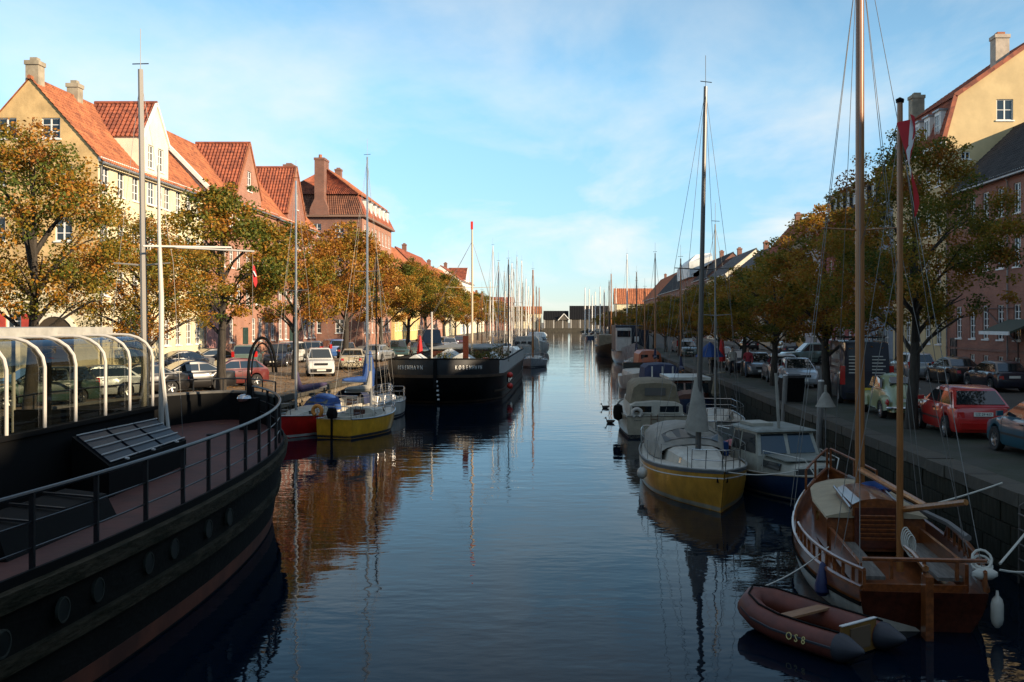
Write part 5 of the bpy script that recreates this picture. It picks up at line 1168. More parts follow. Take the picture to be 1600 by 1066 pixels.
MB().tube([(.15,.0,2.1),(.2,-.1,4.0)], .05, 6).build('mast', GREYC, t)
MB().loft([[(-.6,-3.2,.9),(.6,-3.2,.9),(.6,-2.2,.9),(-.6,-2.2,.9)],[(-.7,-3.3,1.2),(.7,-3.3,1.2),(.7,-2.1,1.2),(-.7,-2.1,1.2)],[(-.4,-3.1,1.35),(.4,-3.1,1.35),(.4,-2.3,1.35),(-.4,-2.3,1.35)]]).build('red_tarpaulin', M('red_tarp', (.35,.03,.025), .6, var=.3), t)
MB().bx(.95,1.15,-2.6,-1.9,.75,1.4).build('blue_tarpaulin', BLUEC, t)
# wooden ketch, stern to us
t = thing('wooden_ketch', 'varnished wooden ketch with white lower hull and two masts, stern to us', 'sailing boat', (5.95, 20.6, 0), R(-5), GRB); KET = t
H = Hull(9.2, 2.95, (.70,.72,1.32), transom=.66, draft=.5, tm=.40, p=2.0, e=2.8, rake=.4, sr=.25, n=26, es=2.0)
strk = lambda q: H.zs(q)-.25
MB_ = H.mesh(hi=strk); MB_.build('hull', gloss('old_white', (.46,.42,.34)), t)
H.mesh(lo=strk, t0=.004).build('bulwark', TEAK, t); H.mesh(lambda q: strk(q)-.045, lambda q: strk(q)+.03, off=.03).build('rubbing_strake', BLKP, t)
tp = [H.P(0, z, -1, .0) for z in [H.zs(0)-.03-(H.zs(0)+.3)*k/8 for k in range(9)]]; tq = [(-a,b,c) for a,b,c in tp]
MB().add([(a,b-.03,c) for a,b,c in tp+tq[::-1]], [tuple(range(18))[::-1]]).build('transom', TEAKD, t)
# planked deck: each plank a strip
for k in range(-9, 10):
    x = k*.145; pl = []
    for i in range(21):
        q = .02+.94*i/20; z = H.zs(q)-.30
        if abs(x)+.06 < H.w(q, z): pl.append((x, H.y(q, z), z+.03*(1-(x/1.4)**2)))
    if len(pl) > 1:
        mb = MB(); mb.add([p for a,b,c in pl for p in ((a-.066,b,c),(a+.066,b,c))], [(2*i,2*i+1,2*i+3,2*i+2) for i in range(len(pl)-1)]); mb.build('plank', PLANK, t)
H.deck(-.32, inset=.01, camber=.02).build('deck', BLKP, t)
for sx in (-1,1):
    MB().tube([(a,b,c+.02) for a,b,c in H.line(H.zs, sx, .0, .985, -.02, 24)], .045, 6).build('cap_rail', TEAK, t)
    rl = [(a,b,c+.30) for a,b,c in H.line(H.zs, sx, .0, .42, -.05, 10)]; MB().tube(rl, .035, 6).build('rail', TEAK, t)
    MB().tube([rl[-1], (rl[-1][0],rl[-1][1]+.25,rl[-1][2]-.28)], .035, 6).build('rail_end', TEAK, t)
    for i in range(0, 11, 1):
        p = rl[i]; MB().beam((p[0],p[1],p[2]-.30),p, .05, .06, (0,1,0)).build('stanchion', TEAK, t)
    pr = [(a,b,c+.5) for a,b,c in H.line(H.zs, sx, .8, .985, -.03, 4)]; MB().tube(pr, .03, 6).build('bow_rail', TEAK, t)
    for p in pr[::2]: MB().beam((p[0],p[1],p[2]-.5),p, .05, .05, (0,1,0)).build('stanchion', TEAK, t)
MB().tube([(-.95,-4.58,1.17),(.95,-4.58,1.17)], .035, 6).build('rail', TEAK, t)
for x in (-.5,0,.5): MB().beam((x,-4.58,.86),(x,-4.58,1.17), .05, .06, (0,1,0)).build('stanchion', TEAK, t)
zd = .55
def roofsec(y, w, z0, z1, cam=.12):
    return [(-w,y,z0),(-w,y,z1-.12)] + [(w*(-1+k/4*1.0)*.98, y, z1-.12+cam*(1-(k/4-1)**2)+.03) for k in range(9)] + [(w,y,z1-.12),(w,y,z0)]
MB().loft([roofsec(-1.0,.92,zd-.05,1.22),roofsec(.6,.92,zd-.05,1.25),roofsec(1.9,.78,zd,1.30),roofsec(2.5,.60,zd+.05,1.28)], smooth=False).build('cabin_side', TEAK, t)
tanr = M('cream_canvas_deck', (.34,.27,.17), .8, var=.15)
MB().loft([roofsec(-1.06,.96,1.14,1.27)[1:-1],roofsec(.6,.96,1.14,1.30)[1:-1],roofsec(1.9,.82,1.2,1.35)[1:-1],roofsec(2.55,.64,1.2,1.33)[1:-1]], smooth=False).build('cabin_roof', tanr, t)
sl_ = [[(x,y,z+.0) for x,z in ((-.46,1.2),(-.46,1.42),(-.3,1.50),(0,1.54),(.3,1.50),(.46,1.42),(.46,1.2))] for y in (-1.12,-.2,.75)]
MB().loft(sl_, smooth=False).build('companion_hatch', TEAK, t)
for sx in (-1,1): MB().tube([(sx*.5,-1.14,1.36),(sx*.48,.8,1.45)], .03, 6).build('hatch_rail', TEAKD, t)
dr = MB().bx(-.42,.42,-1.13,-1.08,zd+.05,1.36).build('cabin_door', TEAKD, t)
for k in range(6): MB().box((0,-1.14,zd+.22+k*.085), (.66,.03,.05), Matrix.Rotation(R(30),3,'X')).build('louvre', TEAK, dr)
for sx in (-1,1):
    MB().lathe([(.10,-.02),(.10,.02),(.07,.02),(.07,-.01)], 12, (sx*.925,.1,.98), Matrix.Rotation(R(90),3,'Y')).build('porthole', M('bronze', (.35,.22,.08), .3, .9), t)
    MB().bx(sx*.85-.03,sx*.85+.03,-3.9,-1.0,zd-.05,.95).build('cockpit_coaming', TEAK, t); MB().bx(sx*.62-.2,sx*.62+.2,-3.8,-1.15,zd+.1,zd+.16).build('bench', PLANK, t)
MB().bx(-.85,.85,-3.95,-3.88,zd-.05,.62).build('cockpit_coaming', TEAK, t)
MB().sphere((.35,.75,1.45), .3, 10, 6, (1.3,.8,.45)).build('blue_cushion', BLUEC, t)
MB().bx(-.06,.06,-4.92,-4.62,-.4,.98).build('rudder', TEAK, t); MB().tube([(0,-4.7,1.06),(0,-3.9,1.12),(0,-3.3,1.10)], [.05,.04,.03], 6).build('tiller', SPAR, t)
mm = rig(t, .15, 1.35, .6, 15.5, 1.3, 4.5, -4.4, .95, .105, SPAR, (.42,), False, .8, ant=False, n=12)
mz = rig(t, .05, -2.75, .55, 8.75, 1.0, 0, 0, .9, .062, SPAR, (), False, .8, ant=False, n=12)
MB().lathe([(.068,0),(.075,.06),(.0,.10)], 8, (.05,-2.75,8.72)).build('mast_cap', BLKP, mz)
for sx in (-1,1):
    for yy in (1.2,.7): MB().tube([(sx*1.33,yy,.95),(.15,1.35,13.0)], .007, 4).build('shroud', WIRE, t)
    MB().tube([(sx*1.1,-2.9,.95),(.05,-2.75,8.3)], .006, 4).build('shroud', WIRE, t); MB().tube([(sx*1.05,-3.3,.95),(.05,-2.75,6.2)], .006, 4).build('shroud', WIRE, t)
    MB().tube([(sx*.95,-4.4,.95),(.15,1.35,13.5)], .007, 4).build('backstay', WIRE, t)
MB().tube([(.15,4.5,1.5),(.15,1.35,14.0)], .007, 4).build('forestay', WIRE, t); MB().tube([(.15,1.35,6.5),(.05,-2.75,8.5)], .008, 4).build('triatic_stay', WIRE, t)
MB().tube([(.15,1.2,1.75),(.7,-1.9,1.55)], [.07,.06], 8).build('boom', SPAR, t); MB().tube([(.1,-2.7,1.62),(.75,-4.2,2.02)], [.06,.05], 8).build('boom', SPAR, t)
MB().tube([(.25,3.2,1.30),(1.3,-1.2,1.10),(1.25,-2.6,1.12)], .06, 6).build('boat_hook_spar', M('grey_spar', (.12,.11,.10), .6), t)
for k in range(5): MB().torus((.12+.02*k,-2.86-.02*k,1.15-.03*k), .10, .014, Matrix.Rotation(R(90),3,'X') @ Matrix.Diagonal((.7,1.9,1)), 14, 4).build('rope_coil', ROPE, mz)
for k in range(4): MB().torus((.95,-4.35,1.0+.05*k), .13+.02*(k%2), .022, Matrix.Rotation(R(20*k),3,'X'), 12, 5).build('rope_coil', ROPE, t)
MB().sphere((.95,-4.5,.95), .16, 8, 5, (1.3,.7,.6)).build('rope_bundle', ROPE, t)
fender(t, 1.12, -4.55, .38, DECKW, .5, .10); MB().lathe([(.015,.42),(.05,.38),(.13,.05),(.14,-.08),(.07,-.16),(.0,-.17)], 10, (-1.33,-3.1,.35)).build('fender', M('blue_fender', (.012,.02,.08), .5), t)
# flag at the mizzen top: hanging in folds
flag = thing('flag', 'limp red flag with white cross hanging from the shorter wooden mast', 'flag', (5.95-.05, 17.75, 8.5), 0)
FR = M('flag_red', (.50,.02,.025), .8, var=.1); FW = M('flag_white', (.70,.69,.66), .8)
def flagpart(u0, u1, v0, v1, mat, nm):
    """u down the hoist fold, v across; the cloth hangs in a slack bundle"""
    mb = MB(); n, m = 8, 5; vs = []
    for i in range(n+1):
        for j in range(m+1):
            u = u0+(u1-u0)*i/n; v = v0+(v1-v0)*j/m
            x = .16*v*(1-.3*u)*math.cos(2.2*v+.8) + .05*math.sin(6*v+3*u) + .16*u*v; y = .10*math.sin(5*v+2*u)*v; z = -1.25*u*(.55+.45*v) - .55*v*(.35+.65*u)
            vs.append((x, y, z))
    mb.add(vs, [(i*(m+1)+j, i*(m+1)+j+1, (i+1)*(m+1)+j+1, (i+1)*(m+1)+j) for i in range(n) for j in range(m)], True); return mb.build(nm, mat, flag)
for u0, u1 in ((0,.42),(.58,1)):
    for v0, v1 in ((0,.30),(.44,1)): flagpart(u0,u1,v0,v1,FR,'red_field')
flagpart(.42,.58,0,1,FW,'white_cross'); flagpart(0,.42,.30,.44,FW,'white_cross'); flagpart(.58,1,.30,.44,FW,'white_cross')
flag.scale = (1.5, 1, 1.0)
# orange dinghy
t = thing('inflatable_dinghy', 'rust orange inflatable dinghy with plank seat beside the wooden ketch', 'dinghy', (3.66, 15.9, 0), R(36), GRB); t.scale = (.92,.92,.95)
RUB = M('faded_orange_rubber', (.12,.028,.016), .6, var=.35, scale=2.5); GRUB = M('grey_rubber', (.028,.031,.040), .6, var=.2); YPLY = M('yellow_plywood', (.22,.11,.02), .6, var=.3)
path = [(-.52,-1.15,.22),(-.54,-.6,.22),(-.54,.1,.23),(-.47,.6,.27),(-.30,1.0,.34),(0,1.18,.38),(.30,1.0,.34),(.47,.6,.27),(.54,.1,.23),(.54,-.6,.22),(.52,-1.15,.22)]
MB().tube(path, .215, 14).build('tube', RUB, t)
for sx in (-1,1):
    MB().tube([(sx*.52,-1.14,.22),(sx*.52,-1.25,.22),(sx*.52,-1.55,.25),(sx*.52,-1.62,.26)], [.22,.21,.07,.02], 14).build('tube_cone', GRUB, t)
    MB().tube([(sx*(abs(x)+.20),y,z+.02) for x,y,z in path[0:5]], .028, 6).build('rubbing_band', GRUB, t)
    MB().tube([(sx*(abs(x)+.02),y,z+.225) for x,y,z in path[0:5]]+[(0,1.2,.62)], .018, 5).build('grab_line', BLKP, t)
MB().bx(-.42,.42,-1.12,-1.07,.02,.50).build('transom', YPLY, t); MB().bx(-.24,.24,-1.15,-1.122,.10,.44).build('motor_pad', M('pad_brown', (.13,.085,.05), .7), t); MB().bx(-.43,.43,-1.13,-1.06,.50,.515).build('transom_cap', ALUW, t)
MB().add([(-.40,-1.08,.10),(.40,-1.08,.10),(.42,.3,.10),(.2,.95,.16),(-.2,.95,.16),(-.42,.3,.10)], [(0,1,2,3,4,5)]).build('floor', YPLY, t)
MB().bx(-.55,.55,-.12,.14,.40,.435).build('seat', M('bare_plank', (.26,.13,.06), .7, var=.25, scale=3, streak=(1,6,6)), t)
for k, ch in enumerate(('O','S','8')): obj('lettering', text_mesh(ch, .17, .004), M('yellow_marking', (.58,.48,.18), .6), t, (-.765,-.32-.15*k,.23), rot=(R(80),0,R(-90)))
# mooring lines
def ropes(lab, pts, r=.016, sag=.3):
    a, b = Vector(pts[0]), Vector(pts[1]); mb = MB().tube([a.lerp(b, q)+Vector((0,0,-sag*4*q*(1-q))) for q in [i/10 for i in range(11)]], r, 5); o = mb.build('mooring_rope', ROPE); tag(o, lab, 'rope', 'mooring ropes'); return o
ropes('white mooring rope rising from the ketch stern to the quay edge', ((6.85,16.3,1.05),(8.75,18.6,1.66)), .022, .02)
ropes('slack white mooring rope from the ketch stern low to the quay wall', ((6.85,16.3,.95),(8.58,17.2,1.0)), .018, .14)
ropes('taut white rope from the ketch cabin across to the quay', ((6.5,19.6,1.3),(8.7,20.6,1.66)), .018, .03)
ropes('pale mooring rope between the gold yacht bow and blue boat', ((3.75,25.9,1.15),(6.0,26.9,1.0)), .014, .12)
ropes('thin rope tying the orange dinghy to the ketch', ((2.95,16.75,.5),(4.6,18.2,.9)), .012, .1)
# ------------------------------------------------------------------ the black barge with the glass pavilion
t = thing('canal_barge', 'black canal barge with glass pavilion and red deck in the left foreground', 'barge', (0, 0, 0)); B1 = t
gun = [(-7.1,3),(-6.75,8),(-6.55,11),(-6.35,14),(-6.3,17),(-6.38,19.5),(-6.55,22),(-6.85,24.3),(-7.35,26.4),(-8.1,28.2),(-9.0,29.5),(-9.9,30.0),(-10.8,29.4),(-11.5,28),(-12.0,26),(-12.3,23.5),(-12.45,20),(-12.45,14),(-12.4,3)]
def sm(pl, n=4):
    out = []
    for i in range(len(pl)-1):
        p0, p1, p2, p3 = [Vector((*pl[max(0,min(len(pl)-1,k))], 0)) for k in (i-1,i,i+1,i+2)]
        for k in range(n):
            q = k/n; out.append(.5*((2*p1)+(-p0+p2)*q+(2*p0-5*p1+4*p2-p3)*q*q+(-p0+3*p1-3*p2+p3)*q**3))
    out.append(Vector((*pl[-1],0))); return [(v.x,v.y) for v in out]
G = sm(gun); ctr = (-9.6, 20)
DZ = 1.82
def lev(z, off=0):
    f = max(0, (DZ-z)/DZ); out = []
    for i, (x, y) in enumerate(G):
        k = max(0, (y-18)/12); ins = (.10*f + .9*f*k*k); d = Vector((x-ctr[0], max(0,y-20)*.9, 0)); d = d.normalized() if d.length > 0 else d
        sh = .25*max(0,(y-20)/10)**2 if z > .5 else 0
        out.append((x-d.x*(ins-off), y-d.y*(ins-off), z+sh*(z/DZ)))
    return out
rings = [lev(z) for z in (-.6,-.1,.0,.45,.9,1.35,1.6,DZ)]
HULLM = M('old_black_planking', (.008,.0078,.006), .8, var=.5, spec=.15, scale=.9, bump=.5, bscale=6, streak=(2,1,3))
MB().loft(rings, closed=False, caps=False, smooth=True).build('hull', HULLM, t)
WALE = M('mossy_timber', (.055,.043,.026), .9, var=.6, scale=3.2, bump=1.0, bscale=10, c2=(.016,.015,.007), streak=(1.5,.5,2), spec=.15)
def walestrip(z0, z1, off, name, mat, i0=0, i1=None):
    a, b = lev(z0, off)[i0:i1], lev(z1, off)[i0:i1]; c = lev(z1, -.05)[i0:i1]; d = lev(z0, -.05)[i0:i1]; n = len(a)
    mb = MB().add(a+b+c+d, [(i,i+1,n+i+1,n+i) for i in range(n-1)]+[(n+i,n+i+1,2*n+i+1,2*n+i) for i in range(n-1)]+[(3*n+i,3*n+i+1,i+1,i) for i in range(n-1)]); return mb.build(name, mat, t)
walestrip(1.58, 1.80, .13, 'rubbing_strake', WALE); walestrip(.82, 1.0, .10, 'rubbing_strake', WALE)
walestrip(.04, .30, .012, 'boot_stripe', M('rust_red_stripe', (.13,.035,.015), .8, var=.5, scale=1.2)); walestrip(DZ, DZ+.10, .0, 'toe_rail', BLKP)
RDECK = M('red_deck_paint', (.080,.020,.013), .75, var=.4, scale=1.1, bump=.2)
dk = lev(DZ-.02, -.03); MB().add([(x,y,z) for x,y,z in dk], [tuple(range(len(dk)))]).build('deck', RDECK, t)
for (px, py) in ((2,985),(97,942),(152,914),(226,877),(266,858),(320,832),(353,813)):
    x = -6.38; Y = x*1600/(px-890); p = (x+.02 if Y < 14 else x+.07, Y, 1.28)
    mt = Matrix.Rotation(R(90),3,'Y'); ph = MB().lathe([(.165,-.03),(.165,.010),(.14,.012),(.135,.0)], 16, p, mt).build('porthole', M('green_bronze', (.020,.023,.015), .7, .1), t)
    MB().lathe([(.001,.005),(.145,.005)], 16, p, mt).build('pane', M('grimy_glass', (.009,.011,.009), .4, spec=.2, var=.4), ph)
# guard rail
idx = [i for i in range(len(G)) if 6 < G[i][1] and i <= 40]
tops = [Vector((*G[i], DZ+1.0 + .25*max(0,(G[i][1]-20)/10)**2)) + Vector((-.12,0,0)) for i in idx]
RAILB = M('railing_paint', (.010,.011,.013), .35, var=.2)
MB().tube(tops, .032, 8).build('hand_rail', RAILB, t)
for dz in (.36,.68): MB().tube([p-Vector((0,0,dz)) for p in tops], .014, 6).build('guard_rail', RAILB, t)
acc = 0
for k in range(1, len(tops)):
    acc += (tops[k]-tops[k-1]).length
    if acc > .95:
        acc = 0; p = tops[k]; MB().beam(p-Vector((0,0,1.0)), p, .06, .05, (0,1,0)).build('rail_post', RAILB, t)
        br_ = MB().beam(p-Vector((0,0,1.0)), p-Vector((.3,0,1.0)), .03, .02).beam(p-Vector((.28,0,1.0)), p-Vector((0.02,0,.6)), .02, .03) if k % 6 == 0 else None
        if br_: br_.build('rail_brace', RAILB, t)
for y0, y1 in ((9.5, 12.6), (13.2, 16.4)):
    hb2 = MB().loft([[(-8.1,y0,DZ-.02),(-7.25,y0,DZ-.02),(-7.25,y1,DZ-.02),(-8.1,y1,DZ-.02)],[(-8.05,y0+.05,DZ+.42),(-7.4,y0+.05,DZ+.34),(-7.4,y1-.05,DZ+.34),(-8.05,y1-.05,DZ+.42)]], smooth=False).build('deck_hatch', BLKP, t)
    for q in (.2,.5,.8): MB().beam((-7.3,y0+(y1-y0)*q,DZ+.38),(-8.1,y0+(y1-y0)*q,DZ+.45), .06, .03).build('hatch_bar', RAILB, hb2)
# bow bulwark, far side
bi = [i for i in range(len(G)) if i >= 36 and G[i][1] > 15]
a = [Vector((*G[i], DZ)) for i in bi]; hb_ = [.25 + .75*min(1, max(0, (G[i][1]-15)/8)) for i in bi]
vo = [p+Vector((0,0,h)) for p, h in zip(a, hb_)]; vi = [p+(Vector((-9.7,22,0))-Vector((p.x,p.y,0))).normalized()*.1 for p in a]; vit = [p+Vector((0,0,h)) for p, h in zip(vi, hb_)]
n = len(a); MB().add(a+vo+vit+vi, [(i,i+1,n+i+1,n+i) for i in range(n-1)]+[(n+i,n+i+1,2*n+i+1,2*n+i) for i in range(n-1)]+[(2*n+i,2*n+i+1,3*n+i+1,3*n+i) for i in range(n-1)]).build('bulwark', BLKP, t)
MB().tube([p+Vector((0,0,.03)) for p in vo], .05, 6).build('bulwark_cap', M('worn_cap', (.09,.085,.075), .6, var=.4), t)
MB().tube([p+Vector((0,0,.42)) for p in vo], .022, 6).build('bow_rail', RAILB, t)
for p in vo[::3]: MB().tube([p, p+Vector((0,0,.42))], .02, 5).build('rail_post', RAILB, t)
# deckhouse and pavilion
XC, YA, YB = -9.0, 6.0, 22.2
MB().bx(XC-.12, XC, YA, YB, DZ-.03, 3.0).build('deckhouse_side', BLKP, t); MB().bx(-12.1, -11.98, YA, YB, DZ-.03, 2.35).build('deckhouse_side', BLKP, t)
MB().bx(-11.98, XC-.12, YB-.1, YB, DZ-.03, 3.0).build('deckhouse_end', BLKP, t); MB().bx(-11.98, XC-.12, YA, YA+.1, DZ-.03, 4.6).build('deckhouse_end', BLKP, t)
MB().bx(-11.98, XC-.12, YA+.1, YB-.1, DZ+.01, DZ+.05).build('saloon_floor', M('saloon_floor_wood', (.16,.07,.025), .5, var=.3), t); MB().bx(XC-.16, XC+.06, YA, YB+.05, 3.0, 3.08).build('deckhouse_coaming', BLKP, t)
FRW = M('white_tube', (.50,.47,.42), .45)
tg = bpy.data.materials.new('tinted_glass'); tg.use_nodes = True; tt = tg.node_tree; tt.nodes.remove(tt.nodes['Principled BSDF'])
tr_ = N(tt,'ShaderNodeBsdfTransparent'); tr_.inputs[0].default_value = (.60,.61,.54,1); gl_ = N(tt,'ShaderNodeBsdfGlossy'); gl_.inputs['Roughness'].default_value = .02; gl_.inputs['Color'].default_value = (.6,.64,.7,1); ge_ = N(tt,'ShaderNodeNewGeometry'); vm_ = N(tt,'ShaderNodeVectorMath', operation='DOT_PRODUCT'); tt.links.new(ge_.outputs['Normal'], vm_.inputs[0]); tt.links.new(ge_.outputs['Incoming'], vm_.inputs[1])
ab_ = math_n(tt, 'ABSOLUTE', vm_.outputs['Value']); sch = math_n(tt, 'ADD', math_n(tt, 'MULTIPLY', math_n(tt, 'POWER', math_n(tt, 'SUBTRACT', 1.0, ab_), 5.0), .9), .06); ms_ = N(tt,'ShaderNodeMixShader')
tt.links.new(sch, ms_.inputs[0]); tt.links.new(tr_.outputs[0], ms_.inputs[1]); tt.links.new(gl_.outputs[0], ms_.inputs[2]); tt.links.new(ms_.outputs[0], tt.nodes['Material Output'].inputs['Surface'])
ZT = 4.62
def arcpts(x, y):
    rr = .62; return [(x,y,3.05),(x,y,ZT-rr*.8)]+[(x-rr+rr*math.cos(R(a)), y, ZT-rr*.8+rr*.8*math.sin(R(a))) for a in (20,40,60,78,90)]+[(x-rr-.35,y,ZT+.01)]
fy = [8.1,9.3,10.5,11.7,12.9,14.05,15.25,16.4,17.6,18.7,19.9,21.0,22.15]
for y in fy: MB().tube(arcpts(XC-.02, y), .032, 8).build('roof_frame', FRW, t)
for y in fy[::2]: MB().tube([(-12.03,y,2.36),(-12.03,y,ZT)], .045, 6).build('roof_frame', FRW, t)
for i in range(len(fy)-1):
    a, b = arcpts(XC-.06, fy[i]+.03), arcpts(XC-.06, fy[i+1]-.03); n = len(a)
    MB().add(a+b, [(k,k+1,n+k+1,n+k) for k in range(n-1)], True).build('glass_panel', tg, t)
    MB().add([(-12.03,fy[i],2.36),(-12.03,fy[i+1],2.36),(-12.03,fy[i+1],ZT),(-12.03,fy[i],ZT)], [(0,1,2,3)]).build('glass_panel', tg, t)
MB().add([(XC-.1,YB-.02,3.08),(-11.9,YB-.02,3.08),(-11.9,YB-.02,ZT-.02),(XC-.75,YB-.02,ZT-.02),(XC-.25,YB-.02,ZT-.3)], [(0,1,2,3,4)]).build('glass_panel', tg, t)
MB().bx(-12.1, XC-.95, YA, YB+.1, ZT, ZT+.17).build('roof', M('pale_grey_roof', (.40,.39,.35), .6, var=.2), t)
MB().bx(-11.6,-11.2,9,17.5,DZ+.06,2.85).build('bar_counter', M('warm_wood_counter', (.30,.14,.05), .5, var=.2), t)
for y in (9.6,13,16.6,20.4): MB().bx(-10.5,-10.38,y,y+.12,DZ+.06,4.6).build('inner_post', BLKP, t)
# skylight with three dark panels
sk = thing('skylight', 'slanted black skylight with three glazed panels on the red barge deck', 'skylight', (0,0,0)); sk.parent = None
A, Bq, C_, Dq = Vector((-8.85,18.2,2.86)), Vector((-8.85,21.9,2.82)), Vector((-8.05,21.5,2.42)), Vector((-8.05,17.9,2.38))
lo_ = [Vector((p.x,p.y,DZ)) for p in (A,Bq,C_,Dq)]
MB().add([A,Bq,C_,Dq]+lo_, [(3,2,1,0),(0,1,5,4),(1,2,6,5),(2,3,7,6),(3,0,4,7)]).build('skylight_box', BLKP, sk)
ov = (C_-Dq).cross(A-Dq).normalized()
if ov.z < 0: ov = -ov
for k in range(3):
    f = lambda u, v: (Dq.lerp(C_, u)).lerp(A.lerp(Bq, u), v) + ov*.03
    u0, u1 = .03+k*.325, .03+k*.325+.29
    q = [f(u0,.05), f(u1,.05), f(u1,.95), f(u0,.95)]
    fr_ = MB().add([p for p in q]+[p-ov*.03 for p in q], [(0,1,2,3),(0,4,5,1),(1,5,6,2),(2,6,7,3),(3,7,4,0)]).build('panel', M('dark_panel_glass', (.010,.014,.022), .38, spec=.12), sk)
    for v in (.05,.28,.51,.74,.95): MB().beam(f(u0-.01,v)+ov*.02, f(u1+.01,v)+ov*.02, .018, .018).build('glazing_bar', M('pale_bar', (.55,.55,.53), .4), fr_)
    MB().beam(f((u0+u1)/2,.02)+ov*.02, f((u0+u1)/2,-.05)+ov*.05, .04, .03).build('clasp', ALUW, fr_)
# masts, davit hoop, deck gear
wm = thing('flagpole', 'white pole mast with two cross spars standing on the barge deck', 'mast', (-8.93, 22.4, DZ))
MB().tube([(0,0,0),(0,0,3.6),(-.05,0,5.0),(-.06,0,6.5)], [.06,.056,.04,.03], 10).build('pole', FRW, wm)
MB().tube([(.0,0,2.2),(.35,-.3,.0)], .04, 6).build('strut', FRW, wm)
MB().tube([(-.3,-.25,4.72),(1.2,1.0,4.78)], .024, 6).build('spar', FRW, wm); MB().tube([(-.25,.1,4.74),(1.85,.6,4.66)], .022, 6).build('spar', FRW, wm)
fl = thing('flag', 'small drooping red and white flag under the white cross spar', 'flag', (-7.12, 23.0, 6.35))
fl.scale = (.75,.75,.75); MB().tube([(0,0,.1),(0,0,-1.9)], .006, 4).build('halyard', WIRE, fl)
mb = MB(); mb.loft([[(0,0,-.25),(.05,.03,-.25),(.02,.06,-.25)],[(0,0,-.45),(.10,.05,-.5),(.05,.10,-.5)],[(.02,0,-.72),(.13,.05,-.75),(.05,.12,-.75)],[(.05,.02,-.85),(.08,.05,-.9),(.06,.07,-.88)]]); mb.build('red_field', FR, fl)
MB().tube([(.02,.0,-.42),(.11,-.01,-.58)], [.025,.02], 5).build('white_cross', FW, fl)
am = thing('mast', 'tall aluminium mast with spreaders and masthead vane on the barge', 'mast', (-9.35, 22.6, DZ))
rig(am, 0, 0, 0, 8.65, 1.0, 0, 0, 0, .085, M('weathered_alloy', (.34,.31,.27), .5, .3), (.50,), False, .7, lean=(-.12,0), wr=.005)
for sx in (-1,1): MB().tube([(sx*.9,-.2,.4),(sx*.6,0,4.4),(-.12,0,8.5)], .005, 4).build('shroud', WIRE, am)
dv = thing('davit', 'black steel hoop davit at the barge bow', 'davit', (-8.75, 28.0, DZ))
MB().bx(-.22,.22,-.2,.2,0,1.0).build('post', BLKP, dv); MB().tube([(0,0,.9),(-.02,0,1.6)]+[(.36-.38*math.cos(R(a)), -.05, 1.7+.95*math.sin(R(a))) for a in range(0,181,18)], [.09,.06]+[.04]*11, 8).build('hoop', BLKP, dv)
MB().tube([(.05,.0,1.65)]+[(.36-.29*math.cos(R(a)), -.05, 1.7+.80*math.sin(R(a))) for a in range(0,181,18)], .025, 6).build('hoop', BLKP, dv)
MB().sphere((-.1,-.15,1.0), .2, 10, 6, (1,1,.6)).build('winch_drum', STEEL, dv)
for x, y, r in ((-10.3,25.6,.2),(-9.7,24.6,.16),(-9.2,26.4,.16)): 
    o = MB().lathe([(r*.6,0),(r*.5,.05),(r*.45,.06)]+[(r*.45,.07),(r,.075),(r,.10),(.0,.11)], 12, (x,y,DZ+.25*max(0,(y-20)/10)**2-.02)).build('deck_vent', BLKP, t)
g = np.random.default_rng(3); mb = MB()
for i in range(160):
    x, y = g.normal(-9.9,.5), g.normal(26.8,.9); s = g.uniform(.04,.08); zl = DZ+.25*max(0,(y-20)/10)**2; mb.add([(x-s,y,zl+.004),(x,y-s*.7,zl+.008),(x+s,y,zl+.016),(x,y+s*.7,zl+.008)], [(0,1,2,3)])
struct(mb.build('fallen_leaves', MATS['dry_leaves']), 'stuff', 'scatter of fallen leaves on the red barge foredeck')
# ------------------------------------------------------------------ small yachts by the sunlit quay
t, H, zc = yacht('red hulled small sailing boat with violet sail cover and blue spray hood', (-11.55, 45.4), 165, 6.6, 2.2, 11.0, GELR, GLB, sheer=(.85,.82,1.0), mast_t=.67, mast_r=.06, hood=BLUEC, cab=(.30,.72,.36), boom=(PURP, 2.7), boot=GELW, wr=.006, lifel=False)
t, H, zc = yacht('small sailing boat with yellow hull, outboard motor and orange lifebuoys, stern to us', (-9.1, 45.6), -17, 5.4, 2.1, 3.3, GELL, GLB, sheer=(.80,.76,.95), mast_t=.60, mast_r=.07, cab=(.40,.74,.36), boom=(GREYC, 2.3), transom=.80, wr=.006, boot=BOOTB, wires=False, spreads=())
om = MB().loft([[(-.14,-2.98,.85),(.14,-2.98,.85),(.14,-2.72,.85),(-.14,-2.72,.85)],[(-.17,-3.06,1.05),(.17,-3.06,1.05),(.17,-2.70,1.05),(-.17,-2.70,1.05)],[(-.12,-2.98,1.30),(.12,-2.98,1.30),(.12,-2.76,1.28),(-.12,-2.76,1.28)]]).build('outboard_motor', BLKP, t)
MB().bx(-.03,.03,-2.96,-2.86,-.1,.86).build('leg', BLKP, om)
horseshoe(t, (-.75,-2.78,1.15), ORNG, Rr=.21, r=.085); 
t, H, zc = yacht('white sailing boat with blue sail cover behind the yellow hulled one', (-10.3, 51.0), -12, 7.0, 2.4, 13.2, GELW, GLB, sheer=(.9,.85,1.1), mast_t=.58, mast_r=.075, mastm=ALU, hood=NAVYC, cab=(.32,.7,.4), boom=(BLUEC, 2.9), wr=.006)
horseshoe(t, (-.7,-3.4,1.25), ORNG, Rr=.22, r=.08)
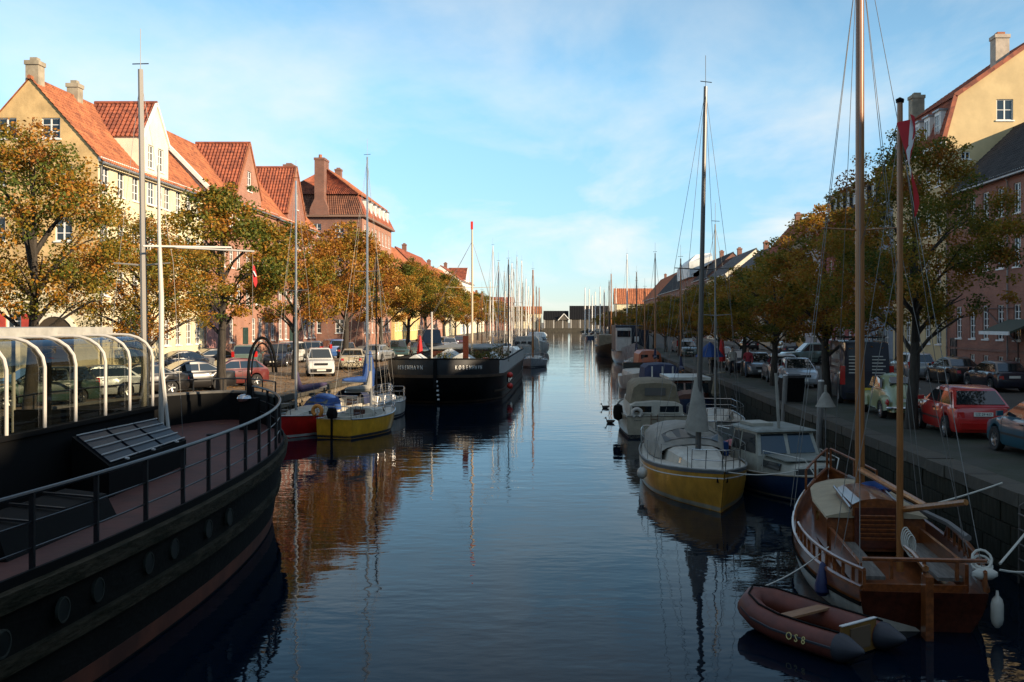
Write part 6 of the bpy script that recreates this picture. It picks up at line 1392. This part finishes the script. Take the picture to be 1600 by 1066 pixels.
t, H, zc = yacht('white bowed sailing boat with furled rigging alongside the black barge bow', (-9.9, 53.2), 178, 6.5, 2.2, 8.5, GELW, GLB, mast_t=.6, mast_r=.05, mastm=BLKP, wr=.006, cab=(.3,.66,.35))
MB().tube([(.3,.9,1.6),(.32,.95,2.4),(.3,1.05,3.4)], [.25,.33,.14], 8).build('hanging_sail', BLUEC, t)
# ------------------------------------------------------------------ big black barge, bow to us
t = thing('sailing_barge', 'big black sailing barge with home port lettering on both sides of its bow', 'barge', (0,0,0))
cx0 = -7.9; hwB = 3.75
out = [(hwB,92),(hwB,75),(hwB,68.5),(hwB*.985,66.2),(hwB*.93,64.2),(hwB*.80,62.4),(hwB*.58,61.1),(hwB*.30,60.45),(.0,60.2)]
G2 = sm(out+[(-x,y) for x,y in out[::-1][1:]], 4)
def lev2(z, off=0):
    zt = 2.55; f = max(0,(1.9-z)/1.9); o = []
    for x, y in G2:
        k = max(0,1-(y-60.2)/5.5); ins = .12*f+1.35*f*f*k; cxx, cyy = x, min(0, y-67.0); d = Vector((cxx, cyy, 0)); d = d.normalized() if d.length else d
        o.append((cx0+x-d.x*(ins-off), y-d.y*(ins-off), z + .18*k*max(0,z)/2))
    return o
MB().loft([lev2(z) for z in (-.5,0,.35,.75,1.15,1.5)], closed=False, caps=False, smooth=True).build('hull', BLKH, t)
MB().loft([lev2(z) for z in (1.58,1.9,2.2,2.45)], closed=False, caps=False, smooth=True).build('bulwark', M('black_bulwark', (.016,.016,.017), .45, var=.4), t)
def strip2(z0, z1, off, nm, mat, i0=0, i1=None):
    a, b, c, d = [lev2(z, o)[i0:i1] for z, o in ((z0,off),(z1,off),(z1,-.06),(z0,-.06))]; n = len(a)
    return MB().add(a+b+c+d, [(i,i+1,n+i+1,n+i) for i in range(n-1)]+[(n+i,n+i+1,2*n+i+1,2*n+i) for i in range(n-1)]+[(3*n+i,3*n+i+1,i+1,i) for i in range(n-1)]).build(nm, mat, t)
WOODB = M('tarred_wood', (.085,.05,.028), .7, var=.4, scale=1.2)
strip2(1.46, 1.62, .09, 'rubbing_strake', WOODB); strip2(.50,.62,.07,'rubbing_strake', WOODB, 0, 18); strip2(.02,.12,.03,'rubbing_strake', WOODB); strip2(2.45,2.53,.03,'cap_rail', BLKP)
WPANEL = M('white_bulwark_panel', (.50,.48,.43), .55, var=.15)
strip2(1.64, 2.44, .025, 'white_panel', WPANEL, 0, 17); strip2(2.1, 2.44, .025, 'white_panel', WPANEL, len(G2)-15, len(G2))
dk = lev2(1.7, -.06); MB().add(dk, [tuple(range(len(dk)))]).build('deck', DECKG, t)
mb = MB().bx(cx0-.09,cx0+.09,60.0,60.5,1.0,2.75); mb.tube([(cx0,60.1,2.6),(cx0,60.25,1.6),(cx0,60.9,.7),(cx0,61.5,-.2)], .10, 6); mb.build('stem', BLKP, t)
for k in range(5): MB().bx(cx0+.03,cx0+.15,60.02+.22*k,60.03+.22*k+.2,1.35-.28*k,1.45-.28*k).build('draught_mark', WHITE, t)
L2 = lev2(2.02, .012)
def along(sgn, s0, txt, size, sp):
    mid = len(L2)//2; acc = 0; i = mid; pts = []
    want = [s0+k*sp for k in range(len(txt))]; res = []
    while want and 0 < i+sgn*(-1) < len(L2)-1:
        a, b = Vector(L2[i]), Vector(L2[i-sgn]); d = (b-a).length
        while want and acc+d >= want[0]: res.append((a.lerp(b, (want[0]-acc)/d), (b-a).normalized())); want.pop(0)
        acc += d; i -= sgn
    for ch, (p, dr) in zip(txt if sgn > 0 else txt[::-1], res):
        ang = math.atan2(dr.y, dr.x) + (0 if sgn > 0 else math.pi)
        lt = obj('lettering', text_mesh(ch, size, .006), M('bow_lettering', (.78,.75,.68), .6), t, p, rot=(R(90),0,ang)); lt.scale = (.66,1,1)
along(1, 1.25, 'KØBENHAVN', .34, .225); along(-1, .85, 'KØBENHAVN', .34, .225)
for x, y, w, l, h in ((-9.6,64.5,1.6,2.5,.75),(-6.9,66,1.9,3.0,.8),(-8.4,71,2.2,3,.9),(-5.5,72,1.4,3,.7)):
    MB().loft([[(x-w/2,y-l/2,1.7),(x+w/2,y-l/2,1.7),(x+w/2,y+l/2,1.7),(x-w/2,y+l/2,1.7)],[(x-w/2,y-l/2,2.35),(x+w/2,y-l/2,2.35),(x+w/2,y+l/2,2.35),(x-w/2,y+l/2,2.35)],[(x,y-l/2,2.1+h),(x+.05,y-l/2,2.1+h),(x+.05,y+l/2,2.1+h),(x,y+l/2,2.1+h)]], smooth=False).build('white_tarpaulin', M('tarp_white', (.52,.52,.49), .7, var=.15, bump=.3), t)
MB().bx(cx0-2.2,cx0+2.2,75,88,1.7,2.9).build('deckhouse', TEAKD, t); MB().bx(cx0-2.35,cx0+2.35,74.8,88.2,2.9,3.02).build('deckhouse_roof', DECKG, t)
for k in range(3): MB().bx(cx0+hwB-.06, cx0+hwB+.05, 69+k*1.6, 69.5+k*1.6, .85, 1.2).build('window', GLASS, t)
for x, y, h in ((-6.35,62.6,2.35),(-5.2,63.4,1.0),(-10.6,64.4,.7)): MB().bx(x-.16,x+.16,y-.16,y+.16,1.7,1.7+h).build('bitt', TEAKD, t)
MB().tube([(-8.35,62.0,1.7),(-8.35,62.0,5.5)], .055, 8).build('flagpole', FRW, t)
rig(t, -6.9, 72.5, 1.7, 11.9, 3.0, 60.4, 90, 2.5, .085, M('pale_spar', (.55,.42,.28), .5), (.55,), False, .7, ant=False); MB().bx(-7.0,-6.84,72.42,72.58,11.45,12.0).build('masthead_marker', REDB, t)
for sx in (-1,1):
    for dy in (0,1.2): MB().tube([(cx0+sx*3.5,73+dy,2.5),(-6.9,72.5,10.6)], .010, 4).build('shroud', WIRE, t)
for z in (1.45,.75): MB().sphere((cx0+hwB+.28,66.4,z), .2, 10, 6).build('buoy', REDB, t)
FOL = leaf_mat('pot_plant_leaves', [(0,(.03,.05,.015)),(.5,(.10,.10,.02)),(1,(.22,.12,.03))])
def pots(x, y, z, s, lab, n=420, k=0):
    p = thing('potted_plant', lab, 'plant', (x,y,z)); MB().lathe([(.12,0),(.16,.25),(.17,.27),(.14,.27),(.0,.22)], 10).build('pot', TERRA, p)
    me = crown_mesh(40+k, n, .12, rx=s, rz=s*.9, zc=s*.8+.2, nclump=20); o = obj('foliage', me, FOL, p); return p
pots(-7.9,63.8,1.95,.55,'orange tinted shrub in a pot on the black barge deck',k=1); pots(-5.6,67.5,1.95,.5,'green potted shrub by the white bulwark panel',k=2); pots(-4.9,69,1.95,.55,'bushy dark potted plant by the barge bulwark, next to the red flowers',k=3); pots(-6.4,68.5,1.9,.5,'low potted shrub behind the post on the barge',k=4)
MB().sphere((-4.7,66.3,2.35), .28, 8, 5, (1.4,1,.6)).build('red_flowers', M('geranium', (.45,.07,.03), .8, var=.5, scale=8), t)
# ------------------------------------------------------------------ yachts further down, both sides
def far(label, x, y, rz, L, B, top, hm, mastm, grp, mr=.09, sp=(.55,), det=1, bm=None, wires=True): return yacht(label, (x, y), rz, L, B, top, hm, grp, mastm=mastm, mast_r=mr, spreads=sp, detail=det, boom=bm, wires=wires, wr=.012)
far('grey white sailing boat with brown wooden mast, bow to us in mid canal', -4.0, 113, 178, 8.5, 2.9, 10.6, GELG, SPAR, GLB, .11, (), 2, (TANC, 3))
t = thing('motor_cruiser', 'long white cabin cruiser with grey canvas roof behind the grey sailing boat', 'motor boat', (-5.6, 128, 0), R(180), GLB)
H = Hull(13, 3.8, (1.4,1.4,2.0), transom=.9, e=3); H.mesh().build('hull', GELW, t); H.deck().build('deck', DECKW, t); cabin([(-6,1.7,1.5,1.4,3.0),(2,1.6,1.3,1.4,3.0),(3.2,1.3,.6,1.5,1.9)], True).build('canvas_top', GREYC, t)
for x in (-.8,0,.8): MB().bx(x-.3,x+.3,2.72,2.9,1.9,2.5).build('window', CARG, t)
t = thing('motor_cruiser', 'white cabin cruiser with dark side windows, tied up ahead of the barge stern', 'motor boat', (-6.2, 100, 0), R(180), GLB)
H = Hull(9, 3.0, (1.1,1.1,1.6), transom=.9, e=3); H.mesh().build('hull', GELW, t); H.deck().build('deck', DECKW, t); cabin([(-3.5,1.35,1.2,1.1,2.4),(1.2,1.3,1.0,1.1,2.4),(2.2,1.0,.5,1.2,1.6)]).build('cabin', GELW, t)
for x in (-.6,.15): MB().bx(x,x+.5,1.55,1.85,1.6,2.1).build('window', CARG, t)
for sx in (-1,1): MB().bx(sx*1.28-.05,sx*1.28+.05,-2.5,.6,1.65,2.05).build('side_window', CARG, t)
t = thing('motor_cruiser', 'white rounded motor yacht with dark glass strip at the far end of the sunny row', 'motor boat', (-5.2, 160, 0), R(180), GLB)
H = Hull(12, 4.0, (1.5,1.5,2.2), transom=.9, e=3); H.mesh().build('hull', GELW, t); H.deck().build('deck', DECKW, t); cabin([(-5,1.7,1.5,1.5,3.2),(1.6,1.6,1.2,1.5,3.2),(3.4,1.2,.5,1.6,2.0)], True).build('cabin', GELW, t); cabin([(-4,1.72,1.55,2.2,2.7),(1.8,1.62,1.3,2.2,2.7),(2.4,1.3,.9,2.2,2.6)]).build('window_band', CARG, t)
spec = [(772,385,118,'w'),(780,410,100,'a'),(793,405,94,'d'),(800,412,140,'w'),(808,402,150,'a'),(765,440,160,'w'),(815,408,175,'w'),(803,420,125,'a'),(822,436,200,'w'),(818,442,150,'d'),(787,425,135,'a'),(797,430,190,'w'),(755,455,110,'b'),(811,440,230,'w'),(826,448,260,'w'),(834,455,300,'a'),(838,448,240,'d'),(843,450,215,'b'),(829,462,350,'w'),(775,452,220,'a'),(790,455,280,'w')]
ORD = 'first second third fourth fifth sixth seventh eighth ninth tenth eleventh twelfth thirteenth fourteenth fifteenth sixteenth seventeenth eighteenth nineteenth twentieth'.split() + ['twenty-first', 'twenty-second']
labs = {'w': 'white', 'a': 'alloy grey', 'd': 'dark', 'b': 'brown wooden'}
rank = {q: i for i, q in enumerate(sorted(s[:3] for s in spec))}
mm_ = {'w': M('white_mast', (.74,.72,.66), .4), 'a': ALU, 'd': M('dark_mast', (.10,.095,.09), .4, .5), 'b': SPAR}
first = {}
for px, py, Y, k in spec:
    x = gx(px, Y); top = gz(py, Y)
    t_, _, _ = far('far yacht of the sunny row, its %s mast %s from the left' % (labs[k], ORD[rank[(px, py, Y)]]), x, Y, U(-6,6)+(180 if rnd() < .5 else 0), U(7.5,10), 2.8, top, random.choice((GELW,GELW,GELG,GELB)), mm_[k], 'yachts in the far row along the sunlit quay', mr=max(.07, Y*.0006), sp=(.5,) if k != 'd' else (), det=1 if Y < 160 else 0, bm=(random.choice((BLUEC,TANC,NAVYC,GREYC)), 3), wires=True)
spec = [(980,397,150,'w','slim yacht with tall white mast, before the orange roofed house'),(995,425,140,'d','yacht with dark slender mast, right of the tall white one'),(952,440,170,'d','old dark rigged ketch standing low before the black sheds'),(955,428,180,'b',''),(938,448,260,'w',''),(930,456,320,'w',''),(944,454,230,'a',''),(921,452,300,'w',''),(914,450,340,'w',''),(925,462,380,'a',''),(963,450,200,'a',''),(1028,440,110,'d','boat with thin dark mast beside the brown wooden masts'),(1077,403,66,'b','brown boat with red wood mast left of the gold yacht mast'),(1046,395,86,'b','boat with thick wooden mast, left of the red wood mast'),(1038,450,98,'b','boat with short wooden mast and orange deckhouse')]
rank = {q: i for i, q in enumerate(sorted(s[:3] for s in spec))}
for px, py, Y, k, lab in spec:
    x = gx(px, Y); top = gz(py, Y)
    if Y < 120: x = min(max(x, 4.0), 7.2)
    lab = lab or 'far boat of the shaded row, its %s mast %s from the left' % ({'w': 'white', 'a': 'grey', 'b': 'brown'}[k], ORD[rank[(px, py, Y)]])
    far(lab, x, Y, U(-5,5)+(180 if rnd() < .6 else 0), U(7,9.5), 2.7, top, random.choice((GELW,GELG,GELB,TEAKD)), mm_[k], 'yachts in the far row along the shaded quay', mr=max(.06, Y*.00075), sp=(.45,) if k != 'b' else (), det=1 if Y < 160 else 0, bm=(random.choice((BLUEC,TANC,NAVYC)), 2.8))
# work boats on the shaded side, mid distance
t = thing('house_boat', 'dark blue container house boat with grey white bow, shaded row', 'house boat', (7.2, 121, 0), R(180), GRB)
H = Hull(17, 4.2, (1.5,1.4,2.6), transom=.9, e=3); H.mesh().build('hull', GELG, t); H.deck().build('deck', DECKG, t); MB().bx(-2.0,1.9,-8,2.6,1.5,4.5).build('cabin', M('navy_cladding', (.012,.016,.028), .6, var=.3), t); MB().bx(-.8,-.3,2.61,2.66,2.6,3.2).build('notice_board', WHITE, t); MB().bx(.2,1.9,3.0,5.0,1.6,4.2).build('wheelhouse', WPANEL, t); MB().bx(.3,1.8,5.0,5.06,3.2,3.9).build('window', CARG, t)
t = thing('barge', 'small grey barge with tarpaulin hold in front of the far masts, shaded row', 'barge', (8.6-2.9, 150, 0), R(180), GRB); t.location.x = 6.0
H = Hull(16, 4.4, (1.6,1.3,2.0), transom=.8, e=3.4); H.mesh().build('hull', BLKH, t); H.deck().build('deck', DECKG, t); MB().bx(-1.8,1.8,-6,4,1.4,3.0).build('hold_cover', TANC, t)
t = thing('motor_boat', 'open white motor boat with low windscreen behind the navy canvas boat', 'motor boat', (5.0, 76, 0), R(180), GRB)
H = Hull(7.5, 2.7, (.9,.9,1.3), transom=.9, e=3); H.mesh().build('hull', GELW, t); H.deck().build('deck', DECKW, t); cabin([(-1,1.1,1.0,.9,1.4),(1.4,.9,.7,.95,1.35),(2.4,.4,.3,1.0,1.1)]).build('cabin', DECKW, t); MB().bx(-1,1,-.9,-.8,1.4,1.85).build('windscreen', CARG, t)
t = thing('motor_boat', 'orange cabin boat lying under the wooden masts, shaded row', 'motor boat', (7.1, 92, 0), R(180), GRB)
H = Hull(9, 3.0, (1.0,1.0,1.4), transom=.8, e=3); H.mesh().build('hull', TEAKD, t); H.deck().build('deck', DECKG, t); cabin([(-3,1.2,1.1,1.0,2.3),(1.5,1.1,.9,1.0,2.3),(1.9,.9,.6,1.0,1.4)]).build('cabin', M('orange_cabin', (.30,.07,.02), .5), t)
for x in (-.5,.5): MB().bx(x-.3,x+.3,1.6,1.75,1.6,2.0).build('window', CARG, t)
# ------------------------------------------------------------------ small things on quays and water
def duck(x, y, rz, lab):
    t = thing('duck', lab, 'duck', (x,y,0), R(rz), 'ducks on the water'); t.scale = (.95,)*3
    mb = MB(); rings = []
    for yy, w, z0, z1 in ((-.26,.01,.13,.15),(-.2,.06,.04,.16),(-.08,.105,-.02,.17),(.06,.11,-.03,.16),(.15,.08,-.01,.15),(.19,.05,.04,.2),(.20,.038,.12,.27),(.215,.046,.19,.31),(.26,.03,.21,.29),(.29,.008,.235,.255)):
        zc, h = (z0+z1)/2, (z1-z0)/2; rings.append([(w*math.cos(2*math.pi*k/8), yy, zc+h*math.sin(2*math.pi*k/8)) for k in range(8)])
    b = mb.loft(rings).build('body', M('duck_brown', (.05,.038,.026), .8, var=.4, scale=14), t)
    MB().loft([[(-.022,.28,.235),(.022,.28,.235),(.02,.28,.26),(-.02,.28,.26)],[(-.02,.35,.225),(.02,.35,.225),(.018,.35,.235),(-.018,.35,.235)]]).build('beak', M('beak', (.35,.22,.04), .5), t)
duck(gx(944,60), 4.9*1600/(638-503), 80, 'further dark duck swimming in mid canal'); duck(gx(953,50), 4.9*1600/(661-503), 75, 'nearer dark duck swimming beside the cream cruiser')
def parasol(x, y, mat, lab, h=2.2):
    t = thing('parasol', lab, 'parasol', (x,y,QZ)); MB().tube([(0,0,0),(0,0,h+.2)], .03, 6).build('pole', ALU, t); MB().lathe([(.25,0),(.25,.08),(.05,.1)], 12).build('base', GREYP, t)
    rings = [[(r*(1+.25*(k%2))*math.cos(2*math.pi*k/12), r*(1+.25*(k%2))*math.sin(2*math.pi*k/12), z) for k in range(12)] for r, z in ((.17,.75),(.19,1.0),(.15,1.5),(.08,h),(.02,h+.12))]
    MB().loft(rings).build('folded_cloth', mat, t)
REDC = M('red_cloth', (.46,.015,.015), .8, var=.15)
parasol(gx(653, 75), 76, REDC, 'folded red parasol on the sunny quay behind the barge'); parasol(gx(1128,66), 66, REDC, 'folded red parasol on the shaded quay by the walkers'); 
def open_par(x, y, mat, lab):
    t = thing('parasol', lab, 'parasol', (x,y,QZ)); MB().tube([(0,0,0),(0,0,2.1)], .03, 6).build('pole', ALU, t)
    MB().lathe([(.9,1.15),(.55,1.6),(.04,2.05)], 8, smooth=False).build('cloth', mat, t); MB().lathe([(.25,0),(.25,.08),(.05,.1)], 12).build('base', GREYP, t)
open_par(gx(1109, 63), 63, BLUEC, 'drooping blue parasol on the shaded quay edge')
def bike(x, y, rz, lab, grp):
    t = thing('bicycle', lab, 'bicycle', (x,y,QZ+.004), R(rz), grp); m = Matrix.Rotation(R(90),3,'Y')
    for yy in (-.52,.52): MB().torus((0,yy,.34), .32, .018, m, 18, 5).build('wheel', TYRE, t); 
    MB().tube([(0,-.52,.34),(0,-.12,.30),(0,.38,.82),(0,-.2,.80),(0,-.12,.30)], .018, 5).tube([(0,-.2,.80),(0,-.52,.34)], .014, 5).tube([(0,.52,.34),(0,.40,.75),(0,.36,.98)], .016, 5).build('frame', BLKP, t)
    MB().tube([(-.26,.28,1.02),(0,.38,.98),(.26,.28,1.02)], .014, 5).build('handlebar', STEEL, t); MB().loft([[(-.02,.02,.93),(.02,.02,.93),(.02,.02,.97),(-.02,.02,.97)],[(-.08,-.3,.93),(.08,-.3,.93),(.08,-.3,.98),(-.08,-.3,.98)]]).tube([(0,-.2,.80),(0,-.2,.93)], .014, 5).build('saddle', BLK, t)
for k, lab in enumerate(('bicycle parked by the quay trees, nearest of the row', 'bicycle in the row near the black barge bow', 'bicycle farthest along in the row by the barge bow')):
    bike(-13.9+.1*k, 66+k*1.3, 70+12*k, lab, 'bicycles by the sunny quay')
for k, lab in enumerate(('pale lit bicycle far along the shaded quay', 'bicycle leaning beside the pale one on the shaded quay')):
    bike(11.2+.6*k, 96+k*1.2, 20+25*k, lab, 'bicycles by the shaded quay')
# mooring posts, bin, ladder, lamp
POST = M('grey_post_timber', (.20,.185,.165), .85, var=.35, scale=2.5, streak=(6,6,1))
def post(x, y, top, lean, r, lab):
    t = thing('mooring_post', lab, 'post', (x,y,0), 0, 'mooring posts'); MB().tube([(0,0,-1),(lean,0,top)], [r*1.05,r], 10).build('shaft', POST, t); MB().lathe([(r*1.02,0),(r*.9,.05),(.0,.06)], 10, (lean,0,top-.01)).build('cap', ALUW, t)
post(8.35, 34.5, 2.9, .12, .11, 'slanting grey mooring post nearer the blue boat, by the pale hatchback'); post(8.45, 41, 2.75, .2, .10, 'slanting grey mooring post further along, left of the black bin')
t = thing('bin', 'black litter bin on the quay edge near the pale silver hatchback', 'bin', (9.15, 42.2, QZ)); MB().loft([[(-.42,-.36,.04),(.42,-.36,.04),(.42,.36,.04),(-.42,.36,.04)],[(-.46,-.40,1.0),(.46,-.40,1.0),(.46,.40,1.0),(-.46,.40,1.0)]], smooth=False).build('body', BLKP, t); MB().loft([[(-.48,-.43,1.0),(.48,-.43,1.0),(.48,.42,1.0),(-.48,.42,1.0)],[(-.4,-.3,1.1),(.4,-.3,1.1),(.4,.38,1.14),(-.4,.38,1.14)]], smooth=False).build('lid', BLK, t)
t = thing('ladder', 'rusty iron ladder on the dark quay wall beside a yellow notice', 'ladder', (8.5, 19.0, 0)); IRON = M('rusty_iron', (.10,.085,.07), .8, var=.4)
for dy in (-.2,.2): MB().tube([(.1,dy,QZ-.05),(-.06,dy,QZ-.15),(-.08,dy,-.4)], .025, 6).build('rail', IRON, t)
for k in range(6): MB().tube([(-.08,-.2,-.1+k*.28),(-.08,.2,-.1+k*.28)], .018, 5).build('rung', IRON, t)
t = thing('notice', 'small yellow notice plate on the quay wall by the ladder', 'sign', (8.53, 18.4, 1.05)); MB().bx(-.03,.0,-.2,.2,-.18,.18).build('plate', M('yellow_sign', (.55,.32,.03), .5, var=.15), t)
for k in range(3): MB().bx(-.036,-.031,-.14,.14,-.09+k*.09,-.07+k*.09).build('print_line', BLK, t)
t = thing('quay_lamp', 'conical grey lamp shade on a thin pole above the blue boat', 'lamp', (8.3, 33.2, 0)); MB().tube([(0,0,.0),(0,0,2.2)], .02, 6).build('pole', WIRE, t); MB().lathe([(.33,2.15),(.30,2.2),(.12,2.55),(.05,2.62),(.04,2.85),(.0,2.86)], 14).build('shade', GREYC, t)
t = thing('fender_boat', 'white boat corner hung with a fender, cut by the right picture edge', 'boat', (6.95, 13.2, 0), R(0)); H = Hull(5, 1.6, (.7,.65,.9), transom=.7, e=3); H.mesh().build('hull', GELW, t); H.deck().build('deck', DECKW, t); t.location = (7.6, 12.6, 0)
# the bridge underfoot and unseen houses behind it, added to darken reflections
t = thing('bridge', 'stone road bridge over the canal, just below and behind the viewpoint', 'bridge', (0,0,0))
MB().bx(XL-.2, XR+.2, -14, -.9, 2.2, 3.1).build('deck', stone2, t); MB().bx(XL-.2, XR+.2, -1.25, -.9, 3.1, 4.05).build('parapet', stone, t); MB().bx(XL-.2, XR+.2, -14, -13.6, 3.1, 4.05).build('parapet', stone, t)
for k in range(2): MB().bx(-5.6+k*6.6, -4.6+k*6.6, -13.5, -1.5, -1, 2.2).build('pier', stone, t)
for x0, x1, ze_, zr_, wm, lab in ((-60,-34,14,18,BRICKP,'brick house across the bridge street, behind the viewpoint'),(-33,-8,15,19.5,CREAM,'unseen cream house across the bridge street, behind the viewpoint'),(-7,16,14.5,19,BRICKS,'unseen house of dark brick across the bridge street, behind the viewpoint'),(17,24,13,17,LILAC,'unseen narrow grey house across the bridge street, behind the viewpoint')):
    t, W, ze, zr = cross_house('house', lab, x0, x1, -42, ze_, zr_, 10, wm, REDT, 6); t.location.x = x1; t.rotation_euler.z = math.pi
# people
def person(x, y, rz, top, legs, lab, h=1.74, pose=0.0, hair=(.05,.03,.02), arm=0):
    t = thing('person', lab, 'person', (x,y,QZ+.005), R(rz), 'walkers on the shaded quay'); s = h/1.74
    me = bpy.data.meshes.new('body'); V = [(0,0,.95),(0,0,1.15),(0,.0,1.38),(0,.01,1.50),(0,.02,1.60),(0,.03,1.70)]; E = [(0,1),(1,2),(2,3),(3,4),(4,5)]; Rr = [.15,.14,.165,.06,.095,.075]
    def chain(st, pts, rs):
        for p, r in zip(pts, rs): V.append(p); Rr.append(r); E.append((st, len(V)-1)); st = len(V)-1
    d = .18*pose
    chain(0, [(-.10,0,.88),(-.11,d*.7+.03,.50),(-.11,d,.09),(-.11,d+.14,.05)], [.11,.075,.05,.045]); chain(0, [(.10,0,.88),(.11,-d*.7+.03,.50),(.11,-d-.05,.10),(.11,-d+.10,.05)], [.11,.075,.05,.045])
    chain(2, [(-.20,0,1.38),(-.26,-.04-d*.5,1.12),(-.25,.08-d*.5+.1*arm,.90),(-.25,.10-d*.4+.1*arm,.82)], [.075,.055,.042,.04]); chain(2, [(.20,0,1.38),(.26,-.04+d*.5,1.12),(.24,.10+d*.5+.1*arm,.92+.1*arm),(.23,.13+d*.5+.1*arm,.84+.12*arm)], [.075,.055,.042,.04])
    me.from_pydata([tuple(c*s for c in v) for v in V], E, []); o = bpy.data.objects.new('body', me); col.objects.link(o)
    sk_ = o.modifiers.new('skin','SKIN'); sl = me.skin_vertices[0].data
    for i, r in enumerate(Rr): sl[i].radius = (r*s*1.0, r*s*(.75 if i in (1,2) else 1.0))
    sl[0].use_root = True; ss = o.modifiers.new('sub','SUBSURF'); ss.levels = ss.render_levels = 1
    dg = bpy.context.evaluated_depsgraph_get(); mf = bpy.data.meshes.new_from_object(o.evaluated_get(dg)); bpy.data.objects.remove(o); mf.name = 'body'
    mf.polygons.foreach_set('use_smooth', [True]*len(mf.polygons)); mf.materials.clear()
    skin = M('skin', (.42,.25,.18), .6); tm = M('cloth_'+top[0], top[1], .85, var=.15); lm = M('cloth_'+legs[0], legs[1], .85, var=.15); sh = M('shoe_black', (.02,.02,.02), .6)
    for m_ in (skin, tm, lm, sh): mf.materials.append(m_)
    for p in mf.polygons:
        c = p.center/s; z = c.z
        p.material_index = 3 if z < .11 else 2 if (z < .97 and abs(c.x) < .215) else 0 if (z > 1.50 or z < .90) else 1
    b = bpy.data.objects.new('body', mf); col.objects.link(b); b.parent = t
    MB().sphere((0,.0,1.70*s), .115*s, 10, 6, (.92,1.02,.95)).build('hair', M('hair_brown', hair, .8), t)
    fc = MB().sphere((0,.06*s,1.655*s), .088*s, 10, 6, (.85,.75,1.15)); fc.sphere((0,.135*s,1.65*s), .018*s, 5, 4, (.7,1,1.3)); fc.build('face', skin, t)
    for sx in (-1,1): MB().sphere((sx*.035*s,.122*s,1.67*s), .011*s, 5, 4).build('eye', BLK, t)
    MB().bx(-.03*s,.03*s,.115*s,.128*s,1.605*s,1.613*s).build('mouth', M('lips', (.30,.10,.08), .6), t)
    return t
person(9.95, 62.5, 190, ('cream',(.42,.38,.32)), ('dark_trousers',(.02,.02,.025)), 'walker in a cream jacket and dark trousers, left of the pair', pose=.6)
person(10.6, 60.8, 165, ('crimson',(.28,.02,.03)), ('jeans',(.04,.07,.11)), 'walker in a crimson jacket and blue jeans', pose=-.7, arm=1.5)
person(8.95, 63.5, 170, ('khaki',(.30,.25,.14)), ('black_trousers',(.012,.012,.014)), 'person in khaki standing at the quay edge under the blue parasol', pose=.2)
